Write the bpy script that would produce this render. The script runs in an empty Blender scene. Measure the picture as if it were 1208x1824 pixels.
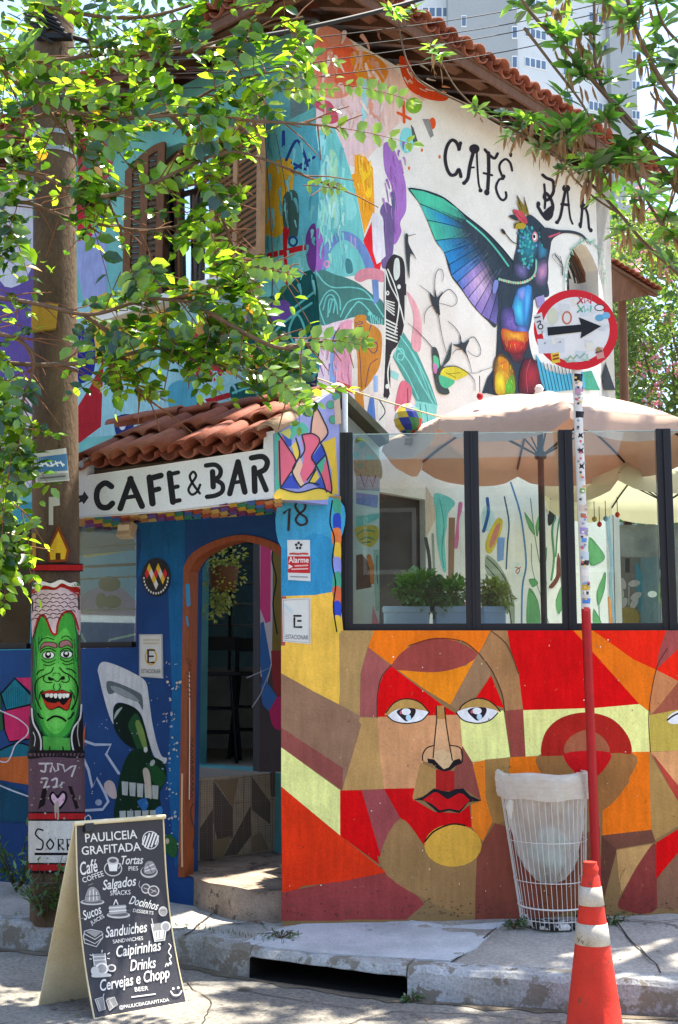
import bpy, bmesh, math, random
from mathutils import Vector, Matrix
from mathutils.geometry import tessellate_polygon
random.seed(7)
R = math.radians
SC = bpy.context.scene
COL = SC.collection
# ---------------------------------------------------------------- camera
FPX, CX, CY, CAMH, PITCH = 2150.0, 604.0, 912.0, 1.68, R(7.63)
cd = bpy.data.cameras.new('camera'); cam = bpy.data.objects.new('camera', cd); COL.objects.link(cam)
cd.sensor_fit = 'VERTICAL'; cd.sensor_height = 36.0; cd.sensor_width = 24.0
cd.lens = 36.0 * FPX / 1824.0; cd.clip_end = 3000; cd.clip_start = 0.05
cam.location = (0, 0, CAMH); cam.rotation_euler = (R(90) + PITCH, 0, 0)
SC.camera = cam
# ---------------------------------------------------------------- sky, sun, exposure
SUN_AZ, SUN_EL = R(55), R(71)
w = bpy.data.worlds.new('World'); SC.world = w; w.use_nodes = True
nt = w.node_tree; bg = nt.nodes['Background']
sky = nt.nodes.new('ShaderNodeTexSky'); sky.sky_type = 'NISHITA'; sky.sun_disc = False
sky.sun_elevation = SUN_EL; sky.sun_rotation = SUN_AZ; sky.air_density = 1.0; sky.dust_density = 1.2; sky.ozone_density = 1.0
nt.links.new(sky.outputs[0], bg.inputs[0]); bg.inputs[1].default_value = 0.135
sd = bpy.data.lights.new('sun', 'SUN'); sd.energy = 5.0; sd.angle = R(0.55); sd.color = (1.0, 0.92, 0.79)
sun = bpy.data.objects.new('sun', sd); COL.objects.link(sun)
SV = Vector((math.cos(SUN_EL) * math.sin(SUN_AZ), math.cos(SUN_EL) * math.cos(SUN_AZ), math.sin(SUN_EL)))
sun.rotation_euler = SV.to_track_quat('Z', 'Y').to_euler(); sun.location = (6, 4, 14)
SC.view_settings.view_transform = 'Standard'; SC.view_settings.look = 'None'
SC.view_settings.exposure = 1.87; SC.view_settings.gamma = 1.0
SC.render.engine = 'CYCLES'
SC.cycles.transparent_max_bounces = 24; SC.cycles.max_bounces = 6; SC.cycles.diffuse_bounces = 3; SC.cycles.glossy_bounces = 3; SC.cycles.caustics_reflective = False; SC.cycles.caustics_refractive = False
# ---------------------------------------------------------------- picture point -> place
cp, sp = math.cos(PITCH), math.sin(PITCH)
CAM = Vector((0, 0, CAMH))
def ray(px, py):
    a, b = (px - CX) / FPX, (CY - py) / FPX
    return Vector((a, cp - b * sp, sp + b * cp))
def aty(px, py, y):
    d = ray(px, py); return CAM + d * (y / d.y)
def atz(px, py, z):
    d = ray(px, py); return CAM + d * ((z - CAMH) / d.z)
class Plane:
    """vertical plane through p (x, y) running along u (x, y); n faces the street"""
    def __init__(s, p, u):
        s.p = Vector((p[0], p[1], 0)); s.u = Vector((u[0], u[1], 0)).normalized()
        s.n = Vector((s.u.y, -s.u.x, 0))
        if s.n.dot(CAM - s.p) < 0: s.n = -s.n
    def hit(s, px, py, off=0.0):
        d = ray(px, py); o = s.p + s.n * off
        t = (o - CAM).dot(s.n) / d.dot(s.n); return CAM + d * t
class AnyPlane:
    def __init__(s, p, n):
        s.p = Vector(p); s.n = Vector(n).normalized()
        if s.n.dot(CAM - s.p) < 0: s.n = -s.n
    hit = Plane.hit
# ---------------------------------------------------------------- colour and materials
def hexc(h):
    h = h.lstrip('#'); o = []
    for i in (0, 2, 4):
        c = int(h[i:i+2], 16) / 255.0
        o.append(c / 12.92 if c <= 0.04045 else ((c + 0.055) / 1.055) ** 2.4)
    return (o[0], o[1], o[2], 1.0)
MATS = {}
def mat(name, col='#888888', rough=0.8, amp=0.15, nscale=6.0, bump=0.0, bscale=60.0, metal=0.0, attr=False,
        spots=None, spot_scale=9.0, spot_at=0.62, spec=0.3, col2=None, fine=0.08, stretch=None, streak=0.0):
    """painted / plaster / stone surface: a base colour (or the painted colour attribute) mottled by noise, with optional worn spots"""
    if name in MATS: return MATS[name]
    m = bpy.data.materials.new(name); m.use_nodes = True; n = m.node_tree.nodes; l = m.node_tree.links
    b = n['Principled BSDF']; b.inputs['Roughness'].default_value = rough; b.inputs['Metallic'].default_value = metal
    b.inputs['Specular IOR Level'].default_value = spec
    tc = n.new('ShaderNodeTexCoord'); src = tc.outputs['Object']
    if stretch:
        mp = n.new('ShaderNodeMapping'); mp.inputs['Scale'].default_value = stretch; l.new(src, mp.inputs[0]); src = mp.outputs[0]
    def noise(sc, det=5.0, ro=0.6):
        t = n.new('ShaderNodeTexNoise'); t.inputs['Scale'].default_value = sc; t.inputs['Detail'].default_value = det
        t.inputs['Roughness'].default_value = ro; l.new(src, t.inputs['Vector']); return t
    def mix(kind, f, a, c):
        x = n.new('ShaderNodeMix'); x.data_type = 'RGBA'; x.blend_type = kind
        for s, v in ((x.inputs[0], f), (x.inputs[6], a), (x.inputs[7], c)):
            if hasattr(v, 'links'): l.new(v, s)
            else: s.default_value = v
        return x.outputs[2]
    def ramp(sock, lo, hi, a=0.0, c=1.0):
        r = n.new('ShaderNodeMapRange'); r.inputs[1].default_value = lo; r.inputs[2].default_value = hi
        r.inputs[3].default_value = a; r.inputs[4].default_value = c; l.new(sock, r.inputs[0]); return r.outputs[0]
    if attr:
        at = n.new('ShaderNodeAttribute'); at.attribute_name = 'paint'; c = at.outputs['Color']
    else:
        c = hexc(col)
        if col2:
            c = mix('MIX', ramp(noise(nscale * 0.45, 6.0, 0.65).outputs[0], 0.38, 0.62), c, hexc(col2))
    n1 = noise(nscale); k = n.new('ShaderNodeCombineColor')
    v = ramp(n1.outputs[0], 0.25, 0.75, 1 - amp, 1 + amp * 0.45)
    for i in range(3): l.new(v, k.inputs[i])
    c = mix('MULTIPLY', 1.0, c, k.outputs[0])
    if fine:
        n2 = noise(nscale * 22, 3.0); k2 = n.new('ShaderNodeCombineColor'); v2 = ramp(n2.outputs[0], 0.3, 0.7, 1 - fine, 1 + fine)
        for i in range(3): l.new(v2, k2.inputs[i])
        c = mix('MULTIPLY', 1.0, c, k2.outputs[0])
    if streak:
        mp2 = n.new('ShaderNodeMapping'); mp2.inputs['Scale'].default_value = (34, 34, 5); l.new(tc.outputs['Object'], mp2.inputs[0])
        n3 = n.new('ShaderNodeTexNoise'); n3.inputs['Scale'].default_value = 1.0; n3.inputs['Detail'].default_value = 4; l.new(mp2.outputs[0], n3.inputs['Vector'])
        k3 = n.new('ShaderNodeCombineColor'); v3 = ramp(n3.outputs[0], 0.3, 0.7, 1 - streak, 1 + streak)
        for i in range(3): l.new(v3, k3.inputs[i])
        c = mix('MULTIPLY', 1.0, c, k3.outputs[0])
    if spots:
        f = ramp(noise(spot_scale, 8.0, 0.7).outputs[0], spot_at, spot_at + 0.03)
        c = mix('MIX', f, c, hexc(spots))
    l.new(c, b.inputs['Base Color'])
    if bump:
        bn = n.new('ShaderNodeBump'); bn.inputs['Strength'].default_value = bump; bn.inputs['Distance'].default_value = 0.01
        l.new(noise(bscale, 6.0).outputs[0], bn.inputs['Height']); l.new(bn.outputs[0], b.inputs['Normal'])
    MATS[name] = m; return m
def glassmat(name, tint='#dfeeea', refl=0.10, rough=0.02, dirt=0.05):
    """thin pane: clear with a Fresnel reflection and a film of dust"""
    if name in MATS: return MATS[name]
    m = bpy.data.materials.new(name); m.use_nodes = True; n = m.node_tree.nodes; l = m.node_tree.links; n.clear()
    o = n.new('ShaderNodeOutputMaterial'); t = n.new('ShaderNodeBsdfTransparent'); t.inputs[0].default_value = hexc(tint)
    g = n.new('ShaderNodeBsdfGlossy'); g.inputs['Roughness'].default_value = rough; g.inputs[0].default_value = (1, 1, 1, 1)
    fr = n.new('ShaderNodeFresnel'); fr.inputs[0].default_value = 1.45
    ma = n.new('ShaderNodeMath'); ma.operation = 'ADD'; ma.inputs[1].default_value = refl; l.new(fr.outputs[0], ma.inputs[0])
    mx = n.new('ShaderNodeMixShader'); l.new(ma.outputs[0], mx.inputs[0]); l.new(t.outputs[0], mx.inputs[1]); l.new(g.outputs[0], mx.inputs[2])
    d = n.new('ShaderNodeBsdfDiffuse'); d.inputs[0].default_value = (0.55, 0.55, 0.5, 1)
    nz = n.new('ShaderNodeTexNoise'); nz.inputs['Scale'].default_value = 5; nz.inputs['Detail'].default_value = 8
    tc = n.new('ShaderNodeTexCoord'); l.new(tc.outputs['Object'], nz.inputs['Vector'])
    mr = n.new('ShaderNodeMapRange'); mr.inputs[1].default_value = 0.4; mr.inputs[2].default_value = 0.8; mr.inputs[4].default_value = dirt * 3
    l.new(nz.outputs[0], mr.inputs[0])
    m2 = n.new('ShaderNodeMixShader'); l.new(mr.outputs[0], m2.inputs[0]); l.new(mx.outputs[0], m2.inputs[1]); l.new(d.outputs[0], m2.inputs[2])
    l.new(m2.outputs[0], o.inputs[0]); MATS[name] = m; return m
def leafmat(name, col, trans, k=0.5, rough=0.45, vary=0.35, gloss=0.06):
    """leaf blade: reflects its colour, lets yellower light through, a waxy sheen, and differs from leaf to leaf"""
    if name in MATS: return MATS[name]
    m = bpy.data.materials.new(name); m.use_nodes = True; n = m.node_tree.nodes; l = m.node_tree.links; n.clear()
    o = n.new('ShaderNodeOutputMaterial'); d = n.new('ShaderNodeBsdfDiffuse'); t = n.new('ShaderNodeBsdfTranslucent'); g = n.new('ShaderNodeBsdfGlossy')
    g.inputs['Roughness'].default_value = rough; g.inputs[0].default_value = (0.9, 0.95, 1, 1)
    tc = n.new('ShaderNodeTexCoord'); nz = n.new('ShaderNodeTexNoise'); nz.inputs['Scale'].default_value = 2.2; nz.inputs['Detail'].default_value = 2
    geo = n.new('ShaderNodeNewGeometry'); l.new(geo.outputs['Position'], nz.inputs['Vector']); nz.inputs['Scale'].default_value = 7.0
    hs = []
    for c in (col, trans):
        h = n.new('ShaderNodeHueSaturation'); h.inputs['Color'].default_value = hexc(c)
        a = n.new('ShaderNodeMapRange'); a.inputs[1].default_value = 0.3; a.inputs[2].default_value = 0.7
        a.inputs[3].default_value = 1 - vary; a.inputs[4].default_value = 1 + vary; l.new(nz.outputs[0], a.inputs[0]); l.new(a.outputs[0], h.inputs['Value'])
        a2 = n.new('ShaderNodeMapRange'); a2.inputs[3].default_value = 0.47; a2.inputs[4].default_value = 0.53
        l.new(nz.outputs[1], a2.inputs[0]); l.new(a2.outputs[0], h.inputs['Hue']); hs.append(h)
    l.new(hs[0].outputs[0], d.inputs[0]); l.new(hs[1].outputs[0], t.inputs[0])
    mx = n.new('ShaderNodeMixShader'); mx.inputs[0].default_value = k; l.new(d.outputs[0], mx.inputs[1]); l.new(t.outputs[0], mx.inputs[2])
    m2 = n.new('ShaderNodeMixShader'); m2.inputs[0].default_value = gloss; l.new(mx.outputs[0], m2.inputs[1]); l.new(g.outputs[0], m2.inputs[2])
    l.new(m2.outputs[0], o.inputs[0]); MATS[name] = m; return m
# ---------------------------------------------------------------- objects
def tag(o, label=None, cat=None, group=None, kind=None):
    for k, v in (('label', label), ('category', cat), ('group', group), ('kind', kind)):
        if v: o[k] = v
    return o
def thing(name, label, cat, loc=(0, 0, 0), group=None):
    o = bpy.data.objects.new(name, None); o.empty_display_size = 0.1; COL.objects.link(o); o.location = loc
    return tag(o, label, cat, group, 'thing')
def put(me, name, parent=None, m=None):
    o = bpy.data.objects.new(name, me); COL.objects.link(o)
    if m: me.materials.clear(); me.materials.append(m)
    if parent:
        o.parent = parent
        mw = Matrix.Translation(parent.location) if parent.type == 'EMPTY' else Matrix.Identity(4)
        o.matrix_parent_inverse = mw.inverted()
    return o
class MB:
    """collects shapes given in world coordinates; build() links them as one mesh object"""
    def __init__(s): s.v = []; s.f = []; s.c = []; s.smooth = []
    def add(s, vs, fs, smooth=False, col=None):
        k = len(s.v); s.v += [tuple(v) for v in vs]
        for f in fs: s.f.append([i + k for i in f]); s.smooth.append(smooth); s.c.append(col)
        return s
    def hexa(s, p): # 8 points: bottom ring, top ring
        return s.add(p, [(3, 2, 1, 0), (4, 5, 6, 7), (0, 1, 5, 4), (1, 2, 6, 5), (2, 3, 7, 6), (3, 0, 4, 7)])
    def box(s, c, u, sx, sy, sz):
        """box centred on c; u is its horizontal axis"""
        c = Vector(c); u = Vector((u[0], u[1], 0)).normalized() * (sx / 2); v = Vector((-u.y, u.x, 0)).normalized() * (sy / 2); z = Vector((0, 0, sz / 2))
        q = [-u - v, u - v, u + v, -u + v]
        return s.hexa([c + a - z for a in q] + [c + a + z for a in q])
    def obox(s, c, ax, ay, az):
        c, ax, ay, az = map(Vector, (c, ax, ay, az)); q = [-ax - ay, ax - ay, ax + ay, -ax + ay]
        return s.hexa([c + a - az for a in q] + [c + a + az for a in q])
    def tube(s, pts, r, seg=8, cap=True, smooth=True):
        pts = [Vector(p) for p in pts]; n = len(pts); rs = r if isinstance(r, (list, tuple)) else [r] * n
        vs = []; fs = []; prev = None
        for i, p in enumerate(pts):
            d = (pts[min(i + 1, n - 1)] - pts[max(i - 1, 0)]).normalized()
            if prev is None:
                a = Vector((0, 0, 1)) if abs(d.z) < 0.9 else Vector((1, 0, 0)); x = d.cross(a).normalized()
            else:
                x = (prev - d * prev.dot(d)).normalized()
            prev = x; y = d.cross(x)
            for k in range(seg):
                t = 2 * math.pi * k / seg; vs.append(p + (x * math.cos(t) + y * math.sin(t)) * rs[i])
        for i in range(n - 1):
            for k in range(seg):
                k2 = (k + 1) % seg; fs.append((i * seg + k, i * seg + k2, (i + 1) * seg + k2, (i + 1) * seg + k))
        s.add(vs, fs, smooth)
        if cap: s.add(vs[:seg], [tuple(range(seg))[::-1]]); s.add(vs[-seg:], [tuple(range(seg))])
        return s
    def lathe(s, c, prof, seg=32, smooth=True, cap=(True, True)):
        c = Vector(c); vs = []; fs = []
        for r, z in prof:
            for k in range(seg):
                t = 2 * math.pi * k / seg; vs.append(c + Vector((r * math.cos(t), r * math.sin(t), z)))
        for i in range(len(prof) - 1):
            for k in range(seg):
                k2 = (k + 1) % seg; fs.append((i * seg + k, i * seg + k2, (i + 1) * seg + k2, (i + 1) * seg + k))
        s.add(vs, fs, smooth)
        if cap[0]: s.add(vs[:seg], [tuple(range(seg))[::-1]])
        if cap[1]: s.add(vs[-seg:], [tuple(range(seg))])
        return s
    def slab(s, front, off, holes=()):
        """polygon (with holes) in space pushed through by vector off, walls closed"""
        off = Vector(off); loops = [list(map(Vector, front))] + [list(map(Vector, h)) for h in holes]
        pts = [p for lp in loops for p in lp]; n = len(pts)
        if len(loops) == 1: tri = tessellate_polygon(loops)
        else:
            b = bmesh.new(); bv = [b.verts.new(p) for p in pts]; b.verts.index_update(); es = []; k = 0
            for lp in loops:
                es += [b.edges.new((bv[k + i], bv[k + (i + 1) % len(lp)])) for i in range(len(lp))]; k += len(lp)
            bmesh.ops.triangle_fill(b, use_beauty=True, use_dissolve=False, edges=es)
            tri = [tuple(v.index for v in f.verts) for f in b.faces]; b.free()
        fs = [tuple(t) for t in tri] + [tuple(i + n for i in reversed(t)) for t in tri]; k = 0
        for lp in loops:
            m = len(lp)
            for i in range(m): fs.append((k + i, k + (i + 1) % m, n + k + (i + 1) % m, n + k + i))
            k += m
        return s.add(pts + [p + off for p in pts], fs)
    def mesh(s, name):
        me = bpy.data.meshes.new(name); me.from_pydata(s.v, [], s.f)
        me.polygons.foreach_set('use_smooth', s.smooth)
        if any(c is not None for c in s.c):
            a = me.color_attributes.new('paint', 'FLOAT_COLOR', 'CORNER'); i = 0
            for f, c in zip(s.f, s.c):
                for _ in f: a.data[i].color = c or (0.5, 0.5, 0.5, 1); i += 1
        return me
    def build(s, name, m, parent=None, fix=False, bevel=0):
        me = s.mesh(name)
        if fix or bevel:
            b = bmesh.new(); b.from_mesh(me)
            if bevel:
                bmesh.ops.remove_doubles(b, verts=b.verts, dist=1e-5)
                es = [e for e in b.edges if len(e.link_faces) == 2 and e.calc_face_angle(0) > 0.6]
                bmesh.ops.bevel(b, geom=es, offset=bevel, segments=2, affect='EDGES', profile=0.5)
            bmesh.ops.recalc_face_normals(b, faces=b.faces); b.to_mesh(me); b.free()
        me.update(); return put(me, name, parent, m)
# ---------------------------------------------------------------- painting on surfaces
def P2(s):
    if isinstance(s, str): return [tuple(map(float, q.split(','))) for q in s.split()]
    return [tuple(q) for q in s]
def catmull(p, closed, sub=5):
    n = len(p); out = []
    if n < 3: return list(p)
    for i in range(n if closed else n - 1):
        a, b, c, d = [p[(i + k) % n] if closed else p[min(max(i + k, 0), n - 1)] for k in (-1, 0, 1, 2)]
        for j in range(sub):
            t = j / sub; t2 = t * t; t3 = t2 * t
            out.append(tuple(0.5 * (2 * b[k] + (c[k] - a[k]) * t + (2 * a[k] - 5 * b[k] + 4 * c[k] - d[k]) * t2 + (3 * b[k] - a[k] - 3 * c[k] + d[k]) * t3) for k in range(len(b))))
    if not closed: out.append(tuple(p[-1]))
    return out
TXT = {}
def glyphs(s, shear=0.0, bold=0.0):
    k = (s, shear, bold)
    if k not in TXT:
        cu = bpy.data.curves.new('t', 'FONT'); cu.body = s; cu.shear = shear; cu.offset = bold; cu.resolution_u = 3
        ob = bpy.data.objects.new('t', cu); me = bpy.data.meshes.new_from_object(ob)
        vs = [(v.co.x, v.co.y) for v in me.vertices]; fs = [tuple(p.vertices) for p in me.polygons]
        bpy.data.objects.remove(ob); bpy.data.curves.remove(cu); bpy.data.meshes.remove(me)
        x0 = min(v[0] for v in vs); x1 = max(v[0] for v in vs)
        TXT[k] = ([((x - x0) / (x1 - x0), y / 0.7) for x, y in vs], fs)
    return TXT[k]
class Mural:
    """flat paint laid in thin coats on a surface; coordinates are traced points, mapped onto the surface by hit(px, py, off)"""
    def __init__(s, hit, step=0.000015, base=0.0006, fine=0):
        s.hit = hit; s.step = step; s.k = base; s.b = MB(); s.s, s.ox, s.oy = 1, 0, 0; s.fine = fine; s.gain = 1.0
    def tr(s, sc, ox, oy): s.s, s.ox, s.oy = sc, ox, oy; return s
    def _put(s, vs, fs, col):
        col = hexc(col) if isinstance(col, str) else col; s.k += s.step; col = tuple(min(.9, c * s.gain) for c in col[:3]) + (1.0,)
        if s.fine:
            b = bmesh.new(); bv = [b.verts.new((x, y, 0)) for x, y in vs]
            for f in fs:
                try: b.faces.new([bv[i] for i in f])
                except ValueError: pass
            bmesh.ops.triangulate(b, faces=b.faces)
            for _ in range(4):
                es = [e for e in b.edges if e.calc_length() * 1.0 / s.s > s.fine]
                if not es: break
                bmesh.ops.subdivide_edges(b, edges=es, cuts=1); bmesh.ops.triangulate(b, faces=b.faces)
            b.verts.index_update(); vs = [(v.co.x, v.co.y) for v in b.verts]; fs = [tuple(v.index for v in f.verts) for f in b.faces]; b.free()
        s.b.add([s.hit(s.ox + x / s.s, s.oy + y / s.s, s.k) for x, y in vs], fs, False, col)
    def poly(s, pts, col, smooth=0):
        p = P2(pts)
        if smooth: p = catmull(p, True, smooth)
        t = tessellate_polygon([[Vector((x, y, 0)) for x, y in p]]); s._put(p, [tuple(q) for q in t], col); return s
    def sm(s, pts, col): return s.poly(pts, col, 5)
    def ell(s, x, y, rx, ry, col, rot=0, n=22):
        c, d = math.cos(R(rot)), math.sin(R(rot)); p = []
        for i in range(n):
            t = 2 * math.pi * i / n; a, b = rx * math.cos(t), ry * math.sin(t); p.append((x + a * c - b * d, y + a * d + b * c))
        s._put(p, [tuple(range(n))], col); return s
    def blob(s, pts, c0, c1, n=7):
        """sprayed shape: a fill that fades from c0 at the rim to c1 in the middle"""
        p = catmull(P2(pts), True, 4); cx = sum(q[0] for q in p) / len(p); cy = sum(q[1] for q in p) / len(p); a, b = hexc(c0), hexc(c1)
        for i in range(n):
            k = 1 - i / n; t = i / (n - 1); s.poly([(cx + (x - cx) * k, cy + (y - cy) * k) for x, y in p], tuple(a[j] + (b[j] - a[j]) * t for j in range(4)))
        return s
    def fade(s, quad, c0, c1, c2, n=9):
        """feather: four corners (tip a, tip b, root b, root a) shaded from the tip colour to the root colour"""
        A, B, C, D = quad; cs = [hexc(c) for c in (c0, c1, c2)]
        for i in range(n):
            t0, t1 = i / n, (i + 1) / n; t = (i + .5) / n * 2; a, b, f = (cs[0], cs[1], t) if t < 1 else (cs[1], cs[2], t - 1)
            L = lambda P, Q, k: (P[0] + (Q[0] - P[0]) * k, P[1] + (Q[1] - P[1]) * k)
            s.poly([L(A, D, t0), L(B, C, t0), L(B, C, t1), L(A, D, t1)], tuple(a[j] + (b[j] - a[j]) * f for j in range(4)))
        return s
    def brush(s, n, x0, y0, x1, y1, cols, L=20, w=5, ang=90, spread=25):
        """loose brush strokes"""
        for _ in range(n):
            x, y = random.uniform(x0, x1), random.uniform(y0, y1); a = R(ang + random.uniform(-spread, spread)); k = L * random.uniform(.4, 1.2); dx, dy = math.cos(a) * k / 2, math.sin(a) * k / 2
            s.line([(x - dx, y - dy), (x + random.uniform(-1, 1) * w * .3, y), (x + dx, y + dy)], w * random.uniform(.4, 1.2), random.choice(cols), True, w * .3)
        return s
    def line(s, pts, w, col, smooth=True, w2=None):
        p = P2(pts)
        if smooth: p = catmull(p, False, 6)
        n = len(p); L = []; Rr = []
        w2 = w if w2 is None else w2
        for i in range(n):
            a = p[max(i - 1, 0)]; b = p[min(i + 1, n - 1)]; dx, dy = b[0] - a[0], b[1] - a[1]; q = math.hypot(dx, dy) or 1
            h = (w + (w2 - w) * i / (n - 1)) / 2; nx, ny = -dy / q * h, dx / q * h
            L.append((p[i][0] + nx, p[i][1] + ny)); Rr.append((p[i][0] - nx, p[i][1] - ny))
        vs = L + Rr; fs = [(i, i + 1, n + i + 1, n + i) for i in range(n - 1)]
        for e, (c, hh) in ((0, (p[0], w / 2)), (1, (p[-1], w2 / 2))):
            k = len(vs); a = p[1] if e == 0 else p[-2]; t0 = math.atan2(c[1] - a[1], c[0] - a[0])
            vs += [(c[0] + hh * math.cos(t0 + j * math.pi / 6 - math.pi / 2), c[1] + hh * math.sin(t0 + j * math.pi / 6 - math.pi / 2)) for j in range(7)]
            fs.append(tuple(range(k, k + 7)))
        s._put(vs, fs, col); return s
    def text(s, t, x, y, wd, ht, col, ang=0, shear=0.0, bold=0.0, slope=None):
        """t with its baseline starting at (x, y), wd wide and capitals ht high (traced units)"""
        vs, fs = glyphs(t, shear, bold); c, d = math.cos(R(ang)), math.sin(R(ang)); o = []
        for a, b in vs:
            a, b = a * wd, -b * ht; o.append((x + a * c - b * d, y + a * d + b * c))
        s._put(o, fs, col); return s
    def build(s, name, parent, m=None): return s.b.build(name, m or PAINT, parent)
PAINT = mat('wall_paint', attr=True, rough=0.85, amp=0.22, nscale=4.0, bump=0.6, bscale=55, fine=0.09, spec=0.12, spots='#a8987f', spot_scale=26, spot_at=0.775, streak=0.10)
PRINT = mat('printed_paint', attr=True, rough=0.6, amp=0.08, nscale=8.0, fine=0.05, spec=0.3)
# ================================================================ the lines of the place
Y0 = 7.50
PW = Plane((-0.35, Y0), (0.9982, -0.060))                 # patio wall along the pavement
EW = Plane((-1.007, 8.2), (-0.857, 0.515))                # entrance wall, turned away to the left
CORN = aty(562, 300, 9.0); CORN.z = 0
RW = Plane((CORN.x, CORN.y), (0.673, 0.740))              # house wall with the bird
LW = Plane((CORN.x, CORN.y), (-0.740, 0.673))             # house wall with the shuttered window
FA = Plane((-0.382, 7.2), (-1.368, 0.86))                 # canopy fascia
GP = Plane((-0.382, 7.2), (0.375, 0.335))                 # canopy end panel
def on(plane, x=None, z=None, px=None, py=600):
    p = plane.hit(px, py); return Vector((p.x, p.y, z))
def col_at(plane, px, z, off=0.0):
    """point of a plane seen in picture column px (near eye level) at height z"""
    py = 1200
    for _ in range(12):
        p = plane.hit(px, py, off); Zc = p.y * cp + (z - CAMH) * sp
        py = CY - FPX * ((z - CAMH) * cp - p.y * sp) / Zc
    p = plane.hit(px, py, off); return Vector((p.x, p.y, z))
FLOOR_IN, TERR = 0.36, 0.94
# ---------------------------------------------------------------- materials
ASPH = mat('worn_street_concrete', '#7d7972', 0.92, 0.32, 1.8, 0.9, 140, col2='#8f8a80', fine=0.35, spots='#55514b', spot_scale=4.5, spot_at=0.60)
CONC = mat('pavement_concrete', '#b0aba1', 0.95, 0.28, 2.2, 0.8, 70, col2='#98938a', fine=0.2, spots='#67635b', spot_scale=5.0, spot_at=0.62)
LIME = mat('limewashed_concrete', '#c4c8ca', 0.9, 0.25, 4.0, 0.7, 60, col2='#adb2b4', fine=0.16, spots='#8f8d85', spot_scale=4.0, spot_at=0.63)
KERB = mat('limewashed_kerb', '#b4b8ba', 0.9, 0.25, 3.0, 0.9, 40, col2='#8f8f88', fine=0.25, spots='#7d786c', spot_scale=7.0, spot_at=0.52)
DARK = mat('dark_hole', '#14120f', 0.95, 0.3)
# ---------------------------------------------------------------- street and pavement
g = MB(); n = 60
g.add([(-400, -300, 0), (400, -300, 0), (400, 500, 0), (-400, 500, 0)], [(0, 1, 2, 3)])
tag(g.build('street', ASPH), kind='structure')
kerb_px = [(-260, 1668), (0, 1690), (180, 1703), (325, 1718), (445, 1743), (585, 1763), (725, 1781), (960, 1797), (1208, 1812), (1420, 1822)]
KB = [atz(x, y, 0) for x, y in kerb_px]
KBs = [Vector(p) for p in catmull([tuple(p) for p in KB], False, 6)]
def wall_z(x): return 0.185 + max(0.0, min(1.0, (x + 0.4) / 2.6)) * 0.12
# back edge of the pavement: under the walls
BACK = []
for p in KBs:
    x = p.x * 1.15
    y = (PW.p + PW.u * ((x - PW.p.x) / PW.u.x)).y + 0.15 if x > -0.5 else (EW.p + EW.u * ((x - EW.p.x) / EW.u.x)).y + 0.3
    BACK.append(Vector((x, y, wall_z(x))))
KH, KW = 0.165, 0.17
def offs(line, d):
    o = []
    for i, p in enumerate(line):
        t = (line[min(i + 1, len(line) - 1)] - line[max(i - 1, 0)]).normalized(); o.append(p + Vector((-t.y, t.x, 0)) * d)
    return o
K0, K1, K2 = offs(KBs, 0.0), offs(KBs, 0.025), offs(KBs, KW)
m = MB(); rows = []
for i in range(len(KBs)):
    a = K2[i] + Vector((0, 0, KH - 0.006)); b = BACK[i]; row = []
    for j in range(13):
        q = a.lerp(b, j / 12); q.z += random.uniform(-.006, .006) if 0 < j < 12 else 0; row.append(q)
    rows.append(row)
vs = [q for r in rows for q in r]
fs = [(i * 13 + j, (i + 1) * 13 + j, (i + 1) * 13 + j + 1, i * 13 + j + 1) for i in range(len(rows) - 1) for j in range(12)]
m.add(vs, fs, True)
pavement = tag(m.build('pavement', CONC), kind='structure')
def pave_z(x, y):
    best = min(range(len(rows)), key=lambda i: min((q.x - x) ** 2 + (q.y - y) ** 2 for q in rows[i]))
    q = min(rows[best], key=lambda q: (q.x - x) ** 2 + (q.y - y) ** 2); return q.z
def on_pave(px, py):
    z = 0.2
    for _ in range(4):
        p = atz(px, py, z); z = pave_z(p.x, p.y)
    return atz(px, py, z)
# kerb stones, each its own piece; the drain mouth is left open between two of them
kerb = tag(bpy.data.objects.new('kerb', None), kind='structure'); COL.objects.link(kerb)
i0 = 0; D0, D1 = 24, 36
cuts = [0, 9, 17, D0, D1, 44, len(KBs) - 1]
for a, b in zip(cuts[:-1], cuts[1:]):
    m = MB(); vs = []; nseg = b - a
    drain = (a == D0)
    for i in range(a, b + 1):
        sh = 0.0
        t0 = K0[i] + Vector((0, random.uniform(-.012, .012), 0)); w_ = random.uniform(-.010, .008)
        if i == a: t0 = t0.lerp(K0[i + 1], .03)
        if i == b: t0 = t0.lerp(K0[i - 1], .03)
        d1, d2 = K1[i] - K0[i], K2[i] - K0[i]
        zb = 0.115 if drain else -0.05
        vs += [t0 + Vector((0, 0, zb)), t0 + d1 * .3 + Vector((0, 0, KH - .03 + w_)), t0 + d1 + Vector((0, 0, KH + w_)), t0 + d2 + Vector((0, 0, KH + w_ * .4)), t0 + d2 + Vector((0, 0, zb))]
    k = 5; fs = []
    for i in range(nseg):
        for j in range(5): fs.append((i * k + j, (i + 1) * k + j, (i + 1) * k + (j + 1) % k, i * k + (j + 1) % k))
    fs += [tuple(range(4, -1, -1)), tuple(nseg * k + j for j in range(5))]
    m.add(vs, fs); m.build('drain_lintel' if drain else 'kerb_stone', KERB, kerb, fix=True, bevel=0.006)
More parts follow.
